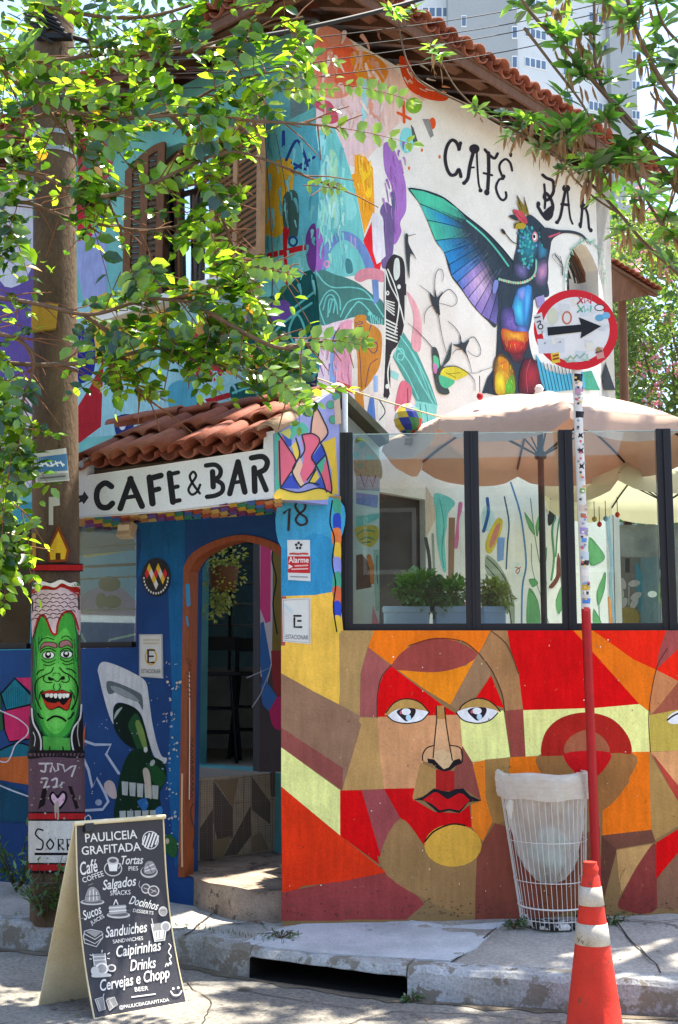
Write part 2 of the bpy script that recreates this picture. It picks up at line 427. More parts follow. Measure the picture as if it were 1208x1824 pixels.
# storm drain: a dark pit behind the open mouth
m = MB(); a, b = K0[D0] , K0[D1]; bk0, bk1 = offs(KBs, 0.5)[D0], offs(KBs, 0.5)[D1]
z0, z1 = -0.5, 0.114
m.add([a + Vector((0, 0, 0.004)), b + Vector((0, 0, 0.004)), bk1 + Vector((0, 0, 0.004)), bk0 + Vector((0, 0, 0.004)), a + Vector((0, 0, z1)), b + Vector((0, 0, z1)), bk1 + Vector((0, 0, z1)), bk0 + Vector((0, 0, z1))],
      [(0, 1, 2, 3), (1, 2, 6, 5), (2, 3, 7, 6), (3, 0, 4, 7), (4, 5, 6, 7)])
sdn = m.build('storm_drain', DARK); tag(sdn, 'black storm drain mouth cut into the whitewashed kerb', 'drain')
# whitewashed slab of the pavement in front of the face mural
slab_px = '430,1683 470,1664 585,1637 640,1633 720,1640 800,1652 900,1645 880,1664 848,1690 800,1714 690,1708 560,1700'
m = MB(); sp_ = P2(slab_px)
pts = [on_pave(x, y) + Vector((0, 0, 0.010)) for x, y in sp_]
m.slab(pts, (0, 0, -0.03)); sl = m.build('painted_slab', LIME, pavement)
# joints between the pavement slabs: shallow dark grooves filled with dirt
DIRT = mat('joint_dirt', '#3a342b', 1.0, 0.3, 12)
for a, b in (((905, 1640), (800, 1716)), ((1085, 1640), (1180, 1735)), ((300, 1650), (640, 1632)), ((420, 1600), (330, 1668)), ((905, 1642), (1208, 1650)), ((150, 1600), (60, 1635))):
    A, B = on_pave(*a), on_pave(*b); m = MB(); t = (B - A).normalized(); nn = Vector((-t.y, t.x, 0)); k = 9; L = []
    for i in range(k):
        q = A.lerp(B, i / (k - 1)) + nn * random.uniform(-.012, .012); q.z = pave_z(q.x, q.y) + .007; L.append(q)
    vs = [q + nn * random.uniform(.003, .008) for q in L] + [q - nn * random.uniform(.003, .008) for q in L]
    m.add(vs, [(i, i + 1, k + i + 1, k + i) for i in range(k - 1)]); m.build('slab_joint', DIRT, pavement)
# fallen leaves, grit and twigs lying on the ground: uncountable
lit = MB()
for i in range(1500):
    x, y = random.uniform(-2.6, 2.2), random.uniform(4.6, 7.6)
    kb = min(KBs, key=lambda q: abs(q.x - x)).y
    if kb - .02 < y < kb + .2: continue
    z = (pave_z(x, y) + .012) if y > kb else .006
    s_ = random.uniform(.002, .006) if i > 260 else random.uniform(.006, .018); t = random.uniform(0, 6.28); u = Vector((math.cos(t), math.sin(t), random.uniform(-.2, .2))) * s_; v = Vector((-math.sin(t), math.cos(t), random.uniform(-.2, .2))) * s_ * .5
    c = Vector((x, y, z + s_ * .25)); col = random.choice([hexc('#7a5a34'), hexc('#5b5346'), hexc('#9a8d70'), hexc('#5d6b2c'), hexc('#8d8a84')])
    lit.add([c - u, c - v, c + u, c + v], [(0, 1, 2, 3)], False, col)
tag(lit.build('ground_litter', PRINT), 'scattered dry leaf bits and grit lying on the ground', 'litter', kind='stuff')
def crack(pts, fn, wd, parent, name='crack', mt=DIRT, up_=.0045):
    P_ = [fn(x, y) for x, y in pts]; Q = []
    for a, b in zip(P_[:-1], P_[1:]):
        for i in range(6): Q.append(a.lerp(b, i / 6) + Vector((random.uniform(-1, 1), random.uniform(-1, 1), 0)) * .012)
    Q.append(P_[-1]); n_ = len(Q); L = []; R2 = []
    for i, q in enumerate(Q):
        t = (Q[min(i + 1, n_ - 1)] - Q[max(i - 1, 0)]).normalized(); nn = Vector((-t.y, t.x, 0)) * wd * random.uniform(.3, 1); L.append(q + nn + up * up_); R2.append(q - nn + up * up_)
    m = MB(); m.add(L + R2, [(i, i + 1, n_ + i + 1, n_ + i) for i in range(n_ - 1)]); m.build(name, mt, parent)
up = Vector((0, 0, 1))
street = bpy.data.objects['street']
for pts in ([(0, 1760), (140, 1745), (330, 1750), (470, 1772), (640, 1800)], [(620, 1824), (700, 1802), (840, 1808), (1000, 1822)], [(330, 1750), (380, 1790), (360, 1824)], [(1100, 1824), (1208, 1819)]): crack(pts, lambda x, y: atz(x, y, 0), .004, street)
gut = MB(); L = offs(KBs, -.02); Rr = offs(KBs, -.16); n_ = len(L)
gut.add([q + up * .004 for q in K0] + [q + up * .004 + Vector((random.uniform(-.03, .03), random.uniform(-.04, .04), 0)) for q in offs(KBs, -.07)], [(i, i + 1, n_ + i + 1, n_ + i) for i in range(n_ - 1)]); gut.build('gutter_dirt', mat('gutter_grit', '#5d564a', 1, .35, 9, .6, 80, col2='#75695a', fine=.3), street)
# ================================================================ the patio wall with the painted face
ztop = PW.hit(612, 1124).z
WALLM = mat('plaster_tan', '#94754a', 0.9, 0.18, 5, 0.4, 80)
pwall = thing('patio_wall', 'low patio wall painted with a large geometric face in red and orange', 'wall', tuple(col_at(PW, 860, 0)))
m = MB(); a, b = col_at(PW, 503, 0), col_at(PW, 1330, 0); nb = -PW.n * 0.2
soff = PW.hit(503, 893).z + .03
c = col_at(PW, 607, 0)
up = Vector((0, 0, 1))
m.slab([a + up * -.2, b + up * -.2, b + up * ztop, c + up * ztop, c + up * soff, a + up * soff], nb)
m.build('wall', WALLM, pwall, fix=True)
PIERZ = soff
# ================================================================ the entrance wall (blue) with the arched doorway
ewall = thing('entrance_wall', 'deep blue painted entrance wall with an arched doorway beside the painted pole', 'wall', tuple(col_at(EW, 260, .2)))
BLUE = mat('blue_paint', '#17437a', 0.85, 0.2, 4, 0.35, 80, spots='#b9c4cf', spot_scale=14, spot_at=0.735, col2='#123a70')
door_px = P2('334,1556 331,1200 329,1010 345,985 385,963 430,953 470,959 500,972 522,990 522,1556')
arch = [EW.hit(x, y) for x, y in door_px[2:-1]]
arch = [Vector(p) for p in catmull([tuple(p) for p in arch], False, 4)]
Lb = EW.hit(334, 1556); Rb = EW.hit(522, 1556)
dz = FLOOR_IN - 0.01
hole = [Vector((arch[0].x, arch[0].y, dz))] + arch + [Vector((arch[-1].x, arch[-1].y, dz))]
e_out = [EW.hit(x, y) for x, y in P2('-150,1162 243,1153 243,872 545,850')]
e_l, e_r = e_out[0].copy(), e_out[-1].copy(); e_l.z = e_r.z = -.1
m = MB(); m.slab([e_l] + e_out + [e_r], -EW.n * 0.2, [hole]); m.build('wall', BLUE, ewall, fix=True)
WOODR = mat('red_brown_timber', '#8a4420', 0.6, 0.35, 9, 0.5, 40, stretch=(6, 6, 1), fine=0.2)
cxd = (hole[0] + hole[-1]) / 2; inner = []
for p in hole:
    d = (p - Vector((cxd.x, cxd.y, 1.6))); h = Vector((d.x, d.y, 0)); q = p - h.normalized() * 0.05
    if p.z > 1.9: q.z -= 0.035
    inner.append(q)
m = MB(); m.slab([p + EW.n * 0.012 for p in hole] + [p + EW.n * 0.012 for p in reversed(inner)], -EW.n * 0.10); df = m.build('door_frame', WOODR, ewall, fix=True)
fmr = Mural(lambda x, y, o: EW.hit(x, y, .0125 + o)); fmr.tr(2.68, 300, 920)
fmr.line('100,745 102,1000 100,1350', 4, '#c9c2b4').line('118,1370 105,1420 125,1500 118,1585', 5, '#2a1a12')
for i, y in enumerate(range(1060, 1340, 26)): fmr.line([(106, y), (118, y + 8), (108, y + 18)], 4, '#2a1a12')
for i in range(9): fmr.line([(86 + i % 3 * 6, 680 + i * 22), (110, 690 + i * 22)], 5, '#5d2a18')
fmr.line('66,1230 64,1450 66,1670', 9, '#c7a07a').line('92,330 96,420', 20, '#2f7fae').line('88,480 94,520', 10, '#2f7fae')
fmr.build('scratched_marks', df, PRINT)
# entry floor, step and the tiled riser up to the terrace
STEP = mat('worn_step_plaster', '#a39180', 0.95, 0.4, 5, 1.0, 40, col2='#857566', fine=.25, spots='#564c42', spot_scale=7, spot_at=0.56)
st = thing('door_step', 'worn concrete doorstep with a rounded edge in front of the doorway', 'step', tuple(atz(420, 1600, .2)))
front = [atz(x, y, FLOOR_IN) for x, y in P2('288,1549 330,1556 375,1572 420,1583 460,1588 505,1590')]
back = [Vector((0.25, 9.6, FLOOR_IN)), Vector((-1.6, 9.9, FLOOR_IN)), EW.hit(262, 1560) + Vector((0, 0, 0))]
back[2] = Vector((EW.hit(280, 1560).x, EW.hit(280, 1560).y + .02, FLOOR_IN))
frontR = Vector((front[-1].x + .05, Y0 + .05, FLOOR_IN)); inR = Vector((.1, 7.75, FLOOR_IN))
m = MB(); m.slab(front + [frontR, inR] + back, (0, 0, -0.5)); m.build('step_block', STEP, st, fix=True, bevel=0.012)
# ================================================================ the house
WHITE = mat('white_plaster', '#dddbd5', 0.9, 0.10, 2.5, 0.4, 70, col2='#d3d0c8', fine=0.07)
TEALW = mat('teal_plaster', '#6fb0aa', 0.9, 0.2, 3, 0.4, 70, col2='#5aa0a0')
TILE = [mat('clay_tile_%s' % n_, c_, 0.8, 0.4, 7, 0.5, 50, col2=d_, fine=0.2, spots='#4a3328', spot_scale=9, spot_at=0.66) for n_, c_, d_ in
        (('a', '#97513a', '#764031'), ('b', '#8a4833', '#6a3c30'), ('c', '#a3644a', '#86503f'))]
WOODD = mat('old_roof_timber', '#6a4a38', 0.8, 0.35, 6, 0.5, 40, stretch=(4, 4, 1), fine=0.2)
WOODB = mat('brown_shutter_timber', '#6f4a2c', 0.65, 0.35, 8, 0.4, 40, fine=0.2)
WOODL = mat('lit_shutter_timber', '#a07a52', 0.65, 0.3, 8, 0.4, 40, fine=0.2)  # paler copy for the right shutter, its lit look put into the colour
METAL_BK = mat('black_metal', '#1b1a1d', 0.45, 0.15, 8, spec=0.4)
STEEL = mat('galvanised_steel', '#9a9d9f', 0.45, 0.2, 10, metal=0.7)
house = thing('corner_house', 'two storey corner house covered in bright street art with a clay tile roof', 'house', tuple(CORN))
HT = RW.hit(562, 34).z; RB = RW.hit(1091, 540); RB.z = 0
LFAR = CORN + LW.u * 7.0
# --- wall with the bird: arched window and a dark garden door
win_px = P2('1010,540 1010,500 1012,470 1016,450 1023,440 1033,434 1043,437 1055,456 1065,480 1072,507 1076,540')
wh = [RW.hit(x, y) for x, y in win_px]
dl, dr = col_at(RW, 678, 0), col_at(RW, 764, 0); dt = RW.hit(700, 880).z
dh = [Vector((dl.x, dl.y, TERR + .002)), Vector((dl.x, dl.y, dt)), Vector((dr.x, dr.y, dt)), Vector((dr.x, dr.y, TERR + .002))]
m = MB(); m.slab([CORN + up * -.1, CORN + up * HT, RB + up * HT, RB + up * -.1], -RW.n * 0.28, [wh, dh]); m.build('bird_wall', WHITE, house, fix=True)
wn = m_ = MB(); wn.slab([p - RW.n * .20 for p in wh], -RW.n * .02)
GLS = glassmat('house_glass', '#8fa0a4', 0.02, 0.05, 0.04)
wobj = wn.build('arched_window', GLS, house)
m = MB(); ctr = sum(wh, Vector()) / len(wh)
m.slab([p - RW.n * .15 for p in wh] + [ctr + (p - ctr) * .86 - RW.n * .15 for p in reversed(wh)], -RW.n * .05); m.build('window_frame', WOODD, wobj, fix=True)
m = MB(); m.tube([ctr + (wh[5] - ctr) * .9 - RW.n * .17, RW.hit(1040, 545) - RW.n * .17], .014, 6)
for s_ in (.35, .62): m.tube([Vector(q) - RW.n * .17 for q in catmull([tuple(ctr + (p - ctr) * s_) for p in wh[1:-1]], False, 3)], .011, 6)
m.build('glazing_bars', METAL_BK, wobj)
m = MB(); m.slab([p - RW.n * .06 for p in dh] , -RW.n * .05); m.build('door_leaf', mat('garden_door', '#2c1d18', 0.6, 0.3, 6), house)
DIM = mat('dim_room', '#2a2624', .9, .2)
m = MB(); m.slab([ctr + (p - ctr) * 1.3 - RW.n * .6 for p in wh], -RW.n * .03); m.build('dark_backing', DIM, house)  # dark sheet added behind the pane, stands for the dim room
# --- wall with the shuttered window, open below into the bar
HL = LW
wl = P2('272,545 268,300 283,276 300,262 322,254 345,258 362,270 372,290 374,530')
lh = [LW.hit(x, y) for x, y in wl]
o1, o2 = col_at(LW, 318, 0), col_at(LW, 533, 0); ot = 3.25
oh = [Vector((o1.x, o1.y, TERR + .002)), Vector((o1.x, o1.y, ot)), Vector((o2.x, o2.y, ot)), Vector((o2.x, o2.y, TERR + .002))]
m = MB(); m.slab([CORN + up * -.1, CORN + up * HT, LFAR + up * HT, LFAR + up * -.1], -LW.n * 0.28, [lh, oh]); m.build('street_wall', TEALW, house, fix=True)
# window in it: dark pane, transom, frame
m = MB(); m.slab([p - LW.n * .2 for p in lh], -LW.n * .02); wo = m.build('shuttered_window', GLS, house)
cl = sum(lh, Vector()) / len(lh)
m = MB(); m.slab([cl + (p - cl) * 2.4 - LW.n * .7 for p in lh], -LW.n * .03); m.build('dark_backing', DIM, house)  # added dark sheet, paints the unlit interior behind this window
m = MB(); m.slab([p - LW.n * .1 for p in lh] + [cl + (p - cl) * .9 - LW.n * .1 for p in reversed(lh)], -LW.n * .07); m.build('window_frame', WOODD, wo, fix=True)
m = MB()
for a, b, r in (((272, 345), (372, 318), .03), ((318, 330), (322, 540), .022), ((270, 430), (374, 420), .022)):
    A, B = LW.hit(*a, -.12), LW.hit(*b, -.12); m.tube([A, B], r, 4, smooth=False)
m.build('glazing_bars', WOODB, wo)
# shutters: arched louvred leaves, swung open
def shutter(hinge, free, zb, z_h, z_f, name_mat, slat_mat):
    """hinge, free: plan points; outer edge height differs from inner edge (arched top)"""
    d = (free - hinge); wd = d.length; d = d / wd; nn = Vector((d.y, -d.x, 0))
    if nn.dot(CAM - hinge) < 0: nn = -nn
    sh = MB(); b0 = hinge.copy(); b0.z = zb; b1 = free.copy(); b1.z = zb
    t0 = hinge.copy(); t0.z = z_h; t1 = free.copy(); t1.z = z_f
    def q(s_, z): p = hinge + d * (wd * s_); return Vector((p.x, p.y, z))
    top = lambda s_: z_h + (z_f - z_h) * math.sin(s_ * math.pi / 2) if z_f > z_h else z_f + (z_h - z_f) * math.cos(s_ * math.pi / 2)
    ss = [i / 10 for i in range(11)]
    outer = [q(0, zb), q(1, zb)] + [q(s_, top(s_)) for s_ in reversed(ss)]
    iw = .07 / wd
    h1 = [q(iw, zb + .08), q(.5 - iw / 2, zb + .08)] + [q(s_, top(s_) - .07) for s_ in (.5 - iw / 2, .4, .3, .2, iw)]
    h2 = [q(.5 + iw / 2, zb + .08), q(1 - iw, zb + .08)] + [q(s_, top(s_) - .07) for s_ in (1 - iw, .85, .75, .65, .5 + iw / 2)]
    sh.slab([p + nn * .02 for p in outer], -nn * .04, [[p + nn * .02 for p in h1], [p + nn * .02 for p in h2]])
    so = sh.build('shutter', name_mat, house, fix=True)
    z = zb + .10; base = None
    while z < max(z_h, z_f) - .08:
        for s0, s1 in ((iw, .5 - iw / 2), (.5 + iw / 2, 1 - iw)):
            lim = min(top(s0), top(s1)) - .05 if z_f > z_h else min(top(s0), top(s1)) - .05
            a0, a1 = s0, s1
            if z > lim:
                ok = [s_ for s_ in [s0 + (s1 - s0) * k / 12 for k in range(13)] if top(s_) - .06 > z]
                if len(ok) < 2: continue
                a0, a1 = ok[0], ok[-1]
            A, B = q(a0, z), q(a1, z); c = (A + B) / 2
            sl = MB(); sl.obox(c, (B - A) / 2, nn * .013 + Vector((0, 0, -.026)), nn * .003 + Vector((0, 0, .002)))
            sl.build('slat', slat_mat, so)
        z += .052
    return so
zb = LW.hit(272, 545).z
hl, hr = col_at(LW, 268, 0), col_at(LW, 374, 0)
zl = LW.hit(200, 520).z
shutter(col_at(LW, 274, 0) + LW.n * .03, col_at(LW, 228, 0) + LW.n * .20, zb + .03, LW.hit(272, 268).z, LW.hit(197, 335).z - .05, WOODB, mat('grey_shutter_slat', '#5d4a3a', 0.7, 0.3, 8))
shutter(col_at(LW, 366, 0) + LW.n * .03, col_at(LW, 496, 0) + LW.n * .22, zb + .03, LW.hit(364, 275).z, LW.hit(440, 215).z + .05, WOODL, mat('lit_shutter_slat', '#80552f', 0.65, 0.3, 8))  # right leaf: lit tone painted into frame and slats
m = MB(); A, B = LW.hit(190, 552), LW.hit(460, 512); A.z = B.z = zb - .03; m.obox((A + B) / 2 + LW.n * .06, (B - A) / 2, LW.n * .10, (0, 0, .035)); m.build('window_sill', WHITE, house)
# --- back walls and roof structure (hip roof with wide eaves)
RF = RB + (LFAR - CORN)
m = MB()
m.slab([RB + up * -.1, RB + up * HT, RF + up * HT, RF + up * -.1], (CORN - RB).normalized() * .28); m.slab([LFAR + up * -.1, LFAR + up * HT, RF + up * HT, RF + up * -.1], (CORN - LFAR).normalized() * .28)
m.build('rear_walls', WHITE, house, fix=True)
OV = .55; E0 = CORN + RW.n * OV + LW.n * OV; E1 = RB + RW.n * OV + (RB - CORN).normalized() * .12; E2 = LFAR + LW.n * OV
pitch = .42
def roof_pt(s, t, dz=0.0):
    """s along the bird wall eave from the corner, t in from the eave"""
    p = E0 + RW.u * s - RW.n * t; return Vector((p.x, p.y, HT - .02 + (t) * pitch + dz))
def roof_pt2(s, t, dz=0.0):
    p = E0 + LW.u * s - LW.n * t; return Vector((p.x, p.y, HT - .02 + (t) * pitch + dz))
LR = (E1 - E0).length; LL = (E2 - E0).length
m = MB(); D = 3.4
for fn, L in ((roof_pt, LR), (roof_pt2, LL)):
    a = [fn(0, 0), fn(L, 0), fn(L, D), fn(D, D)]; m.slab(a, (0, 0, .025))
m.build('roof_boarding', WOODD, house, fix=True)
for fn, L, k in ((roof_pt, LR, 13), (roof_pt2, LL, 12)):
    for i in range(k):
        s = .25 + i * (L - .3) / k; t1 = min(1.0, s * .9)
        A, B = fn(s, .03, -.045), fn(s, t1, -.045); w_ = (RW.u if fn is roof_pt else LW.u) * .035
        m = MB(); m.obox((A + B) / 2, (B - A) / 2, w_, (0, 0, .04)); m.build('rafter', WOODD, house)
for fn, L in ((roof_pt, LR), (roof_pt2, LL)):
    A, B = fn(.02, .02, -.03), fn(L, .02, -.03); m = MB(); n_ = (B - A).normalized(); m.obox((A + B) / 2, (B - A) / 2, Vector((n_.y, -n_.x, 0)) * .012, (0, 0, .06)); m.build('eaves_board', WOODD, house)
    A, B = fn(.3, .3, -.03), fn(L, .3, -.03); m = MB(); m.obox((A + B) / 2, (B - A) / 2, Vector((n_.y, -n_.x, 0)) * .05, (0, 0, .02)); m.build('soffit_board', WOODD, house)
def tile_mesh(L, r0, r1, th=.014, up_=True, seg=7):
    """half-round clay tile along +y from the eave, arch up (cover) or down (pan)"""
    b = MB(); vs = []
    for y, r in ((0, r0), (L, r1)):
        for rr in (r, r - th):
            for k in range(seg + 1):
                t = math.pi * k / seg; z = rr * math.sin(t) * .85; vs.append((rr * math.cos(t), y, z if up_ else -z))
    n = seg + 1; fs = []
    for k in range(seg):
        fs.append((k, k + 1, 2 * n + k + 1, 2 * n + k)); fs.append((n + k, 3 * n + k, 3 * n + k + 1, n + k + 1))
        fs.append((k, n + k, n + k + 1, k + 1)); fs.append((2 * n + k, 2 * n + k + 1, 3 * n + k + 1, 3 * n + k))
    fs.append((0, 2 * n, 3 * n, n)); fs.append((seg, n + seg, 3 * n + seg, 2 * n + seg))
    b.add(vs, fs, True); me = b.mesh('roof_tile'); return me
COVER = [tile_mesh(.46, .088, .07) for _ in TILE]; PAN = [tile_mesh(.46, .075, .088, up_=False) for _ in TILE]
for me, mm in zip(COVER + PAN, TILE + TILE): me.materials.append(mm)
def lay(me, o, ux, uy, parent, name='roof_tile', jit=.012):
    ux = ux.normalized(); uy = uy.normalized(); uz = ux.cross(uy)
    if uz.z < 0: ux = -ux; uz = -uz
    M_ = Matrix((ux, uy, uz)).transposed().to_4x4()
    M_.translation = o + Vector((random.uniform(-jit, jit), random.uniform(-jit, jit), random.uniform(0, jit)))
    M_ = M_ @ Matrix.Rotation(random.uniform(-.05, .05), 4, 'Z')
    ob = put(me, name, parent); ob.matrix_basis = M_; return ob
for fn, u, L, rows_ in ((roof_pt, RW.u, LR, 3), (roof_pt2, LW.u, LL, 2)):
    inw = (fn(1, 1) - fn(1, 0)).normalized(); k = int(L / .178)
    for r in range(rows_):
        for i in range(k):
            s = .12 + i * .178
            if r * .36 > s: continue
            j = random.randrange(3)
            lay(COVER[j], fn(s, -.06 + r * .36, .075 + r * .004), u, inw, house)
            if r == 0: lay(PAN[j], fn(s + .089, -.05, .085), u, inw, house)
# the rest of the roof, out of sight of the street: joined rows
m = MB()
for fn, u, L, r0 in ((roof_pt, RW.u, LR, 3), (roof_pt2, LW.u, LL, 2)):
    for i in range(int(L / .215)):
        s = .12 + i * .215
        if r0 * .36 > s: continue
        A, B = fn(s, r0 * .36 - .05, .06), fn(s, min(D, max(s, r0 * .36 + .1)), .06); m.tube([A, B], .1, 6)
tag(m.build('upper_roof_tiles', TILE[0], house), kind='stuff')
# little lean-to roof at the far end of the bird wall
lt = thing('lean_to_roof', 'small clay tiled lean-to roof jutting past the bird wall', 'roof', tuple(aty(1120, 520, 13.0)))
A = aty(1088, 468, 12.6); B = aty(1172, 520, 12.9)
back = Vector((-.55, .9, .0)).normalized()
m = MB(); q = [A, B, B + back * 1.6 + up * .75, A + back * 1.6 + up * .75]; m.slab(q, (0, 0, -.04)); m.build('roof_boarding', WOODD, lt, fix=True)
C2 = aty(1088, 540, 12.7); D2 = aty(1160, 524, 12.95); m = MB(); m.slab([A - up * .05, B - up * .05, D2, C2], back * .05); m.build('barge_board', WOODD, lt, fix=True)
uu = (B - A).normalized(); iw_ = (back * 1.6 + up * .75).normalized(); ln = (B - A).length; kk = 9
LT = tile_mesh(.3, .05, .045); LT.materials.append(TILE[1])
for i in range(kk):
    for r in range(2): lay(LT, A + uu * (ln * (i + .5) / kk) + iw_ * (r * .26 - .04) + up * .02, uu, iw_, lt, jit=.004)
m = MB(); P_ = aty(1104, 560, 13.1); m.tube([Vector((P_.x, P_.y, 0)), Vector((P_.x + .03, P_.y, aty(1104, 528, 13.1).z))], .05, 8); m.build('post', WOODD, lt)
# ================================================================ patio floor, bar room behind the doorway
PTILE = mat('terrace_concrete', '#8f8a80', 0.85, 0.25, 4, 0.3, 50)
pa = col_at(PW, 625, TERR) - PW.n * .2; pb = col_at(PW, 1400, TERR) - PW.n * .2
m = MB(); m.slab([pa, pb, Vector((9, 13.8, TERR)), Vector((2, 13.8, TERR)), RB + up * TERR + RW.n * .002, CORN + RW.n * .002 + up * TERR, Vector((pa.x, 8.4, TERR))], (0, 0, -.2))
tag(m.build('patio_floor', PTILE), kind='structure')
r0, r1 = atz(300, 1540, FLOOR_IN), atz(560, 1509, FLOOR_IN)
TR = Plane((r0.x, r0.y), (r1.x - r0.x, r1.y - r0.y))
ter = thing('tiled_terrace_edge', 'raised terrace edge faced in grey and beige mosaic tiles inside the doorway', 'step', tuple(atz(430, 1530, FLOOR_IN)))
RISER = mat('beige_mosaic', '#a3937f', 0.6, 0.2, 8, 0.3, 60)
bk = [Vector((r1.x + .1, 12.6, 0)), Vector((-3.6, 12.6, 0)), Vector((-2.0, 9.2, 0))]
m = MB(); m.slab([Vector((q.x, q.y, TERR)) for q in [r0, r1] + bk], (0, 0, -.6)); m.build('terrace_block', RISER, ter, fix=True)
# big printed tiles set in rows on the riser
def pix(p):
    d = p - CAM; Zc = d.y * cp + d.z * sp; return CX + FPX * d.x / Zc, CY - FPX * (d.z * cp - d.y * sp) / Zc
TWd, THt = .128, .192; ru_ = (r1 - r0).normalized(); tb = MB(); q8 = [-ru_ * (TWd / 2 - .002), ru_ * (TWd / 2 - .002)]
tb.hexa([q8[0] - up * (THt / 2 - .002), q8[1] - up * (THt / 2 - .002), q8[1] - up * (THt / 2 - .002) - TR.n * .006, q8[0] - up * (THt / 2 - .002) - TR.n * .006, q8[0] + up * (THt / 2 - .002), q8[1] + up * (THt / 2 - .002), q8[1] + up * (THt / 2 - .002) - TR.n * .006, q8[0] + up * (THt / 2 - .002) - TR.n * .006])
tme = tb.mesh('wall_tile'); tme.materials.append(mat('beige_tile', '#b3a288', .5, .25, 9, .2, 60, fine=.15, spec=.4))
for i in range(int((r1 - r0).length / TWd)):
    for j in range(3):
        p = r0 + ru_ * (TWd * (i + .5)) + TR.n * .007; p.z = FLOOR_IN + .004 + THt * (j + .5)
        ob = put(tme, 'wall_tile', ter); ob.matrix_basis = Matrix.Translation(p)
rm = Mural(TR.hit, .00002, .0076).tr(2.68, 300, 920)
for c, p_ in (('#5a5049', '215,1262 308,1390 308,1535 235,1552 215,1460'), ('#5a5049', '262,1625 392,1382 398,1520 330,1612'), ('#655a51', '398,1240 487,1365 487,1470 398,1400'), ('#5a5049', '150,1490 213,1395 213,1640 150,1640'), ('#8f7a58', '225,1262 335,1250 308,1388'), ('#94815f', '215,1545 302,1525 262,1625 215,1632'), ('#8f7d62', '398,1530 440,1505 482,1590 398,1602'), ('#5f554c', '484,1222 545,1214 545,1345 490,1335')): rm.poly(p_, c)
for i in range(34): x = 150 + i * 11.6; rm.line([(x, 1262 - i * 1.2), (x, 1640 - i * 1.2)], 1.1 if i % 3 else 2.6, '#7d7060', False)
for j in range(31): y = 1268 + j * 12.2; rm.line([(150, y), (545, y - 44)], 1.1 if j % 10 else 2.4, '#7d7060', False)
rm.build('printed_pattern', ter, PRINT)
# bar room: walls, ceiling, barred window, stools
INW = mat('bar_room_wall', '#cfcac2', 0.85, 0.3, 4, 0.3, 50)
bar = thing('bar_room', 'dark bar room seen through the arched doorway', 'room', (-1.6, 11, TERR))
m = MB(); q = [(-3.4, 12.4), (0.4, 12.4)]
BW = Plane((0, 12.28), (1, 0)); a_, b_ = BW.hit(352, 965), BW.hit(472, 1190)
m.slab([Vector((-3.6, 12.3, TERR)), Vector((.6, 12.3, TERR)), Vector((.6, 12.3, 3.4)), Vector((-3.6, 12.3, 3.4))], (0, .1, 0), [[Vector((a_.x, 12.3, b_.z)), Vector((a_.x, 12.3, min(a_.z, 3.3))), Vector((b_.x, 12.3, min(a_.z, 3.3))), Vector((b_.x, 12.3, b_.z))]])
rw_in = CORN - RW.n * .6
m.slab([CORN - RW.n * .35 + up * TERR, CORN - RW.n * .35 + RW.u * 3 + up * TERR, CORN - RW.n * .35 + RW.u * 3 + up * 3.4, CORN - RW.n * .35 + up * 3.4], -RW.n * .05)
m.build('room_wall', INW, bar, fix=True)
m = MB(); c_ = [o1 - LW.n * .3, o2 - LW.n * .3, Vector((.6, 12.3, 0)), Vector((-3.6, 12.3, 0))]; m.slab([Vector((p.x, p.y, 3.35)) for p in c_], (0, 0, .1)); m.build('ceiling', INW, bar, fix=True)
m = MB(); wc = (a_ + b_) / 2
m.box((wc.x, 12.35, wc.z), (1, 0), b_.x - a_.x, .01, a_.z - b_.z)
bwin = m.build('barred_window', glassmat('bar_pane', '#7f95a4', .05, .05, .03), bar)
for i in range(7):
    z = b_.z + (a_.z - b_.z) * i / 6; m = MB(); m.box((wc.x, 12.2, z), (1, 0), b_.x - a_.x, .03, .022); m.build('window_bar', STEEL, bwin)
for i in range(3):
    x = a_.x + (b_.x - a_.x) * i / 2; m = MB(); m.box((x, 12.19, wc.z), (1, 0), .03, .03, a_.z - b_.z + .04); m.build('window_bar', METAL_BK, bwin)
BLKW = mat('black_bar_wood', '#17161a', 0.5, 0.2, 8)
def stool(px, y, label):
    p = aty(px, 1300, y); t = thing('bar_stool', label, 'stool', (p.x, p.y, TERR), 'stools in the bar room')
    m = MB(); m.box((p.x, p.y, TERR + .74), (1, .2), .34, .34, .035); m.build('seat', BLKW, t, bevel=.008)
    for sx in (-1, 1):
        for sy in (-1, 1):
            m = MB(); m.tube([(p.x + sx * .13, p.y + sy * .13, TERR + .72), (p.x + sx * .19, p.y + sy * .19, TERR)], .018, 6); m.build('leg', BLKW, t)
    for z in (.25, .45):
        m = MB(); k = .17 - z * .05; m.tube([(p.x - k, p.y - k, TERR + z), (p.x + k, p.y - k, TERR + z), (p.x + k, p.y + k, TERR + z), (p.x - k, p.y + k, TERR + z), (p.x - k, p.y - k, TERR + z)], .01, 5); m.build('footrest', BLKW, t)
    m = MB(); m.box((p.x, p.y + .16, TERR + 1.0), (1, .1), .34, .03, .12); m.build('backrest', BLKW, t)
    for sx in (-1, 1):
        m = MB(); m.tube([(p.x + sx * .15, p.y + .16, TERR + .74), (p.x + sx * .15, p.y + .165, TERR + 1.05)], .014, 6); m.build('back_post', BLKW, t)
stool(386, 10.4, 'black bar stool on the left inside the doorway')
stool(450, 10.9, 'black bar stool on the right inside the doorway, farther back')
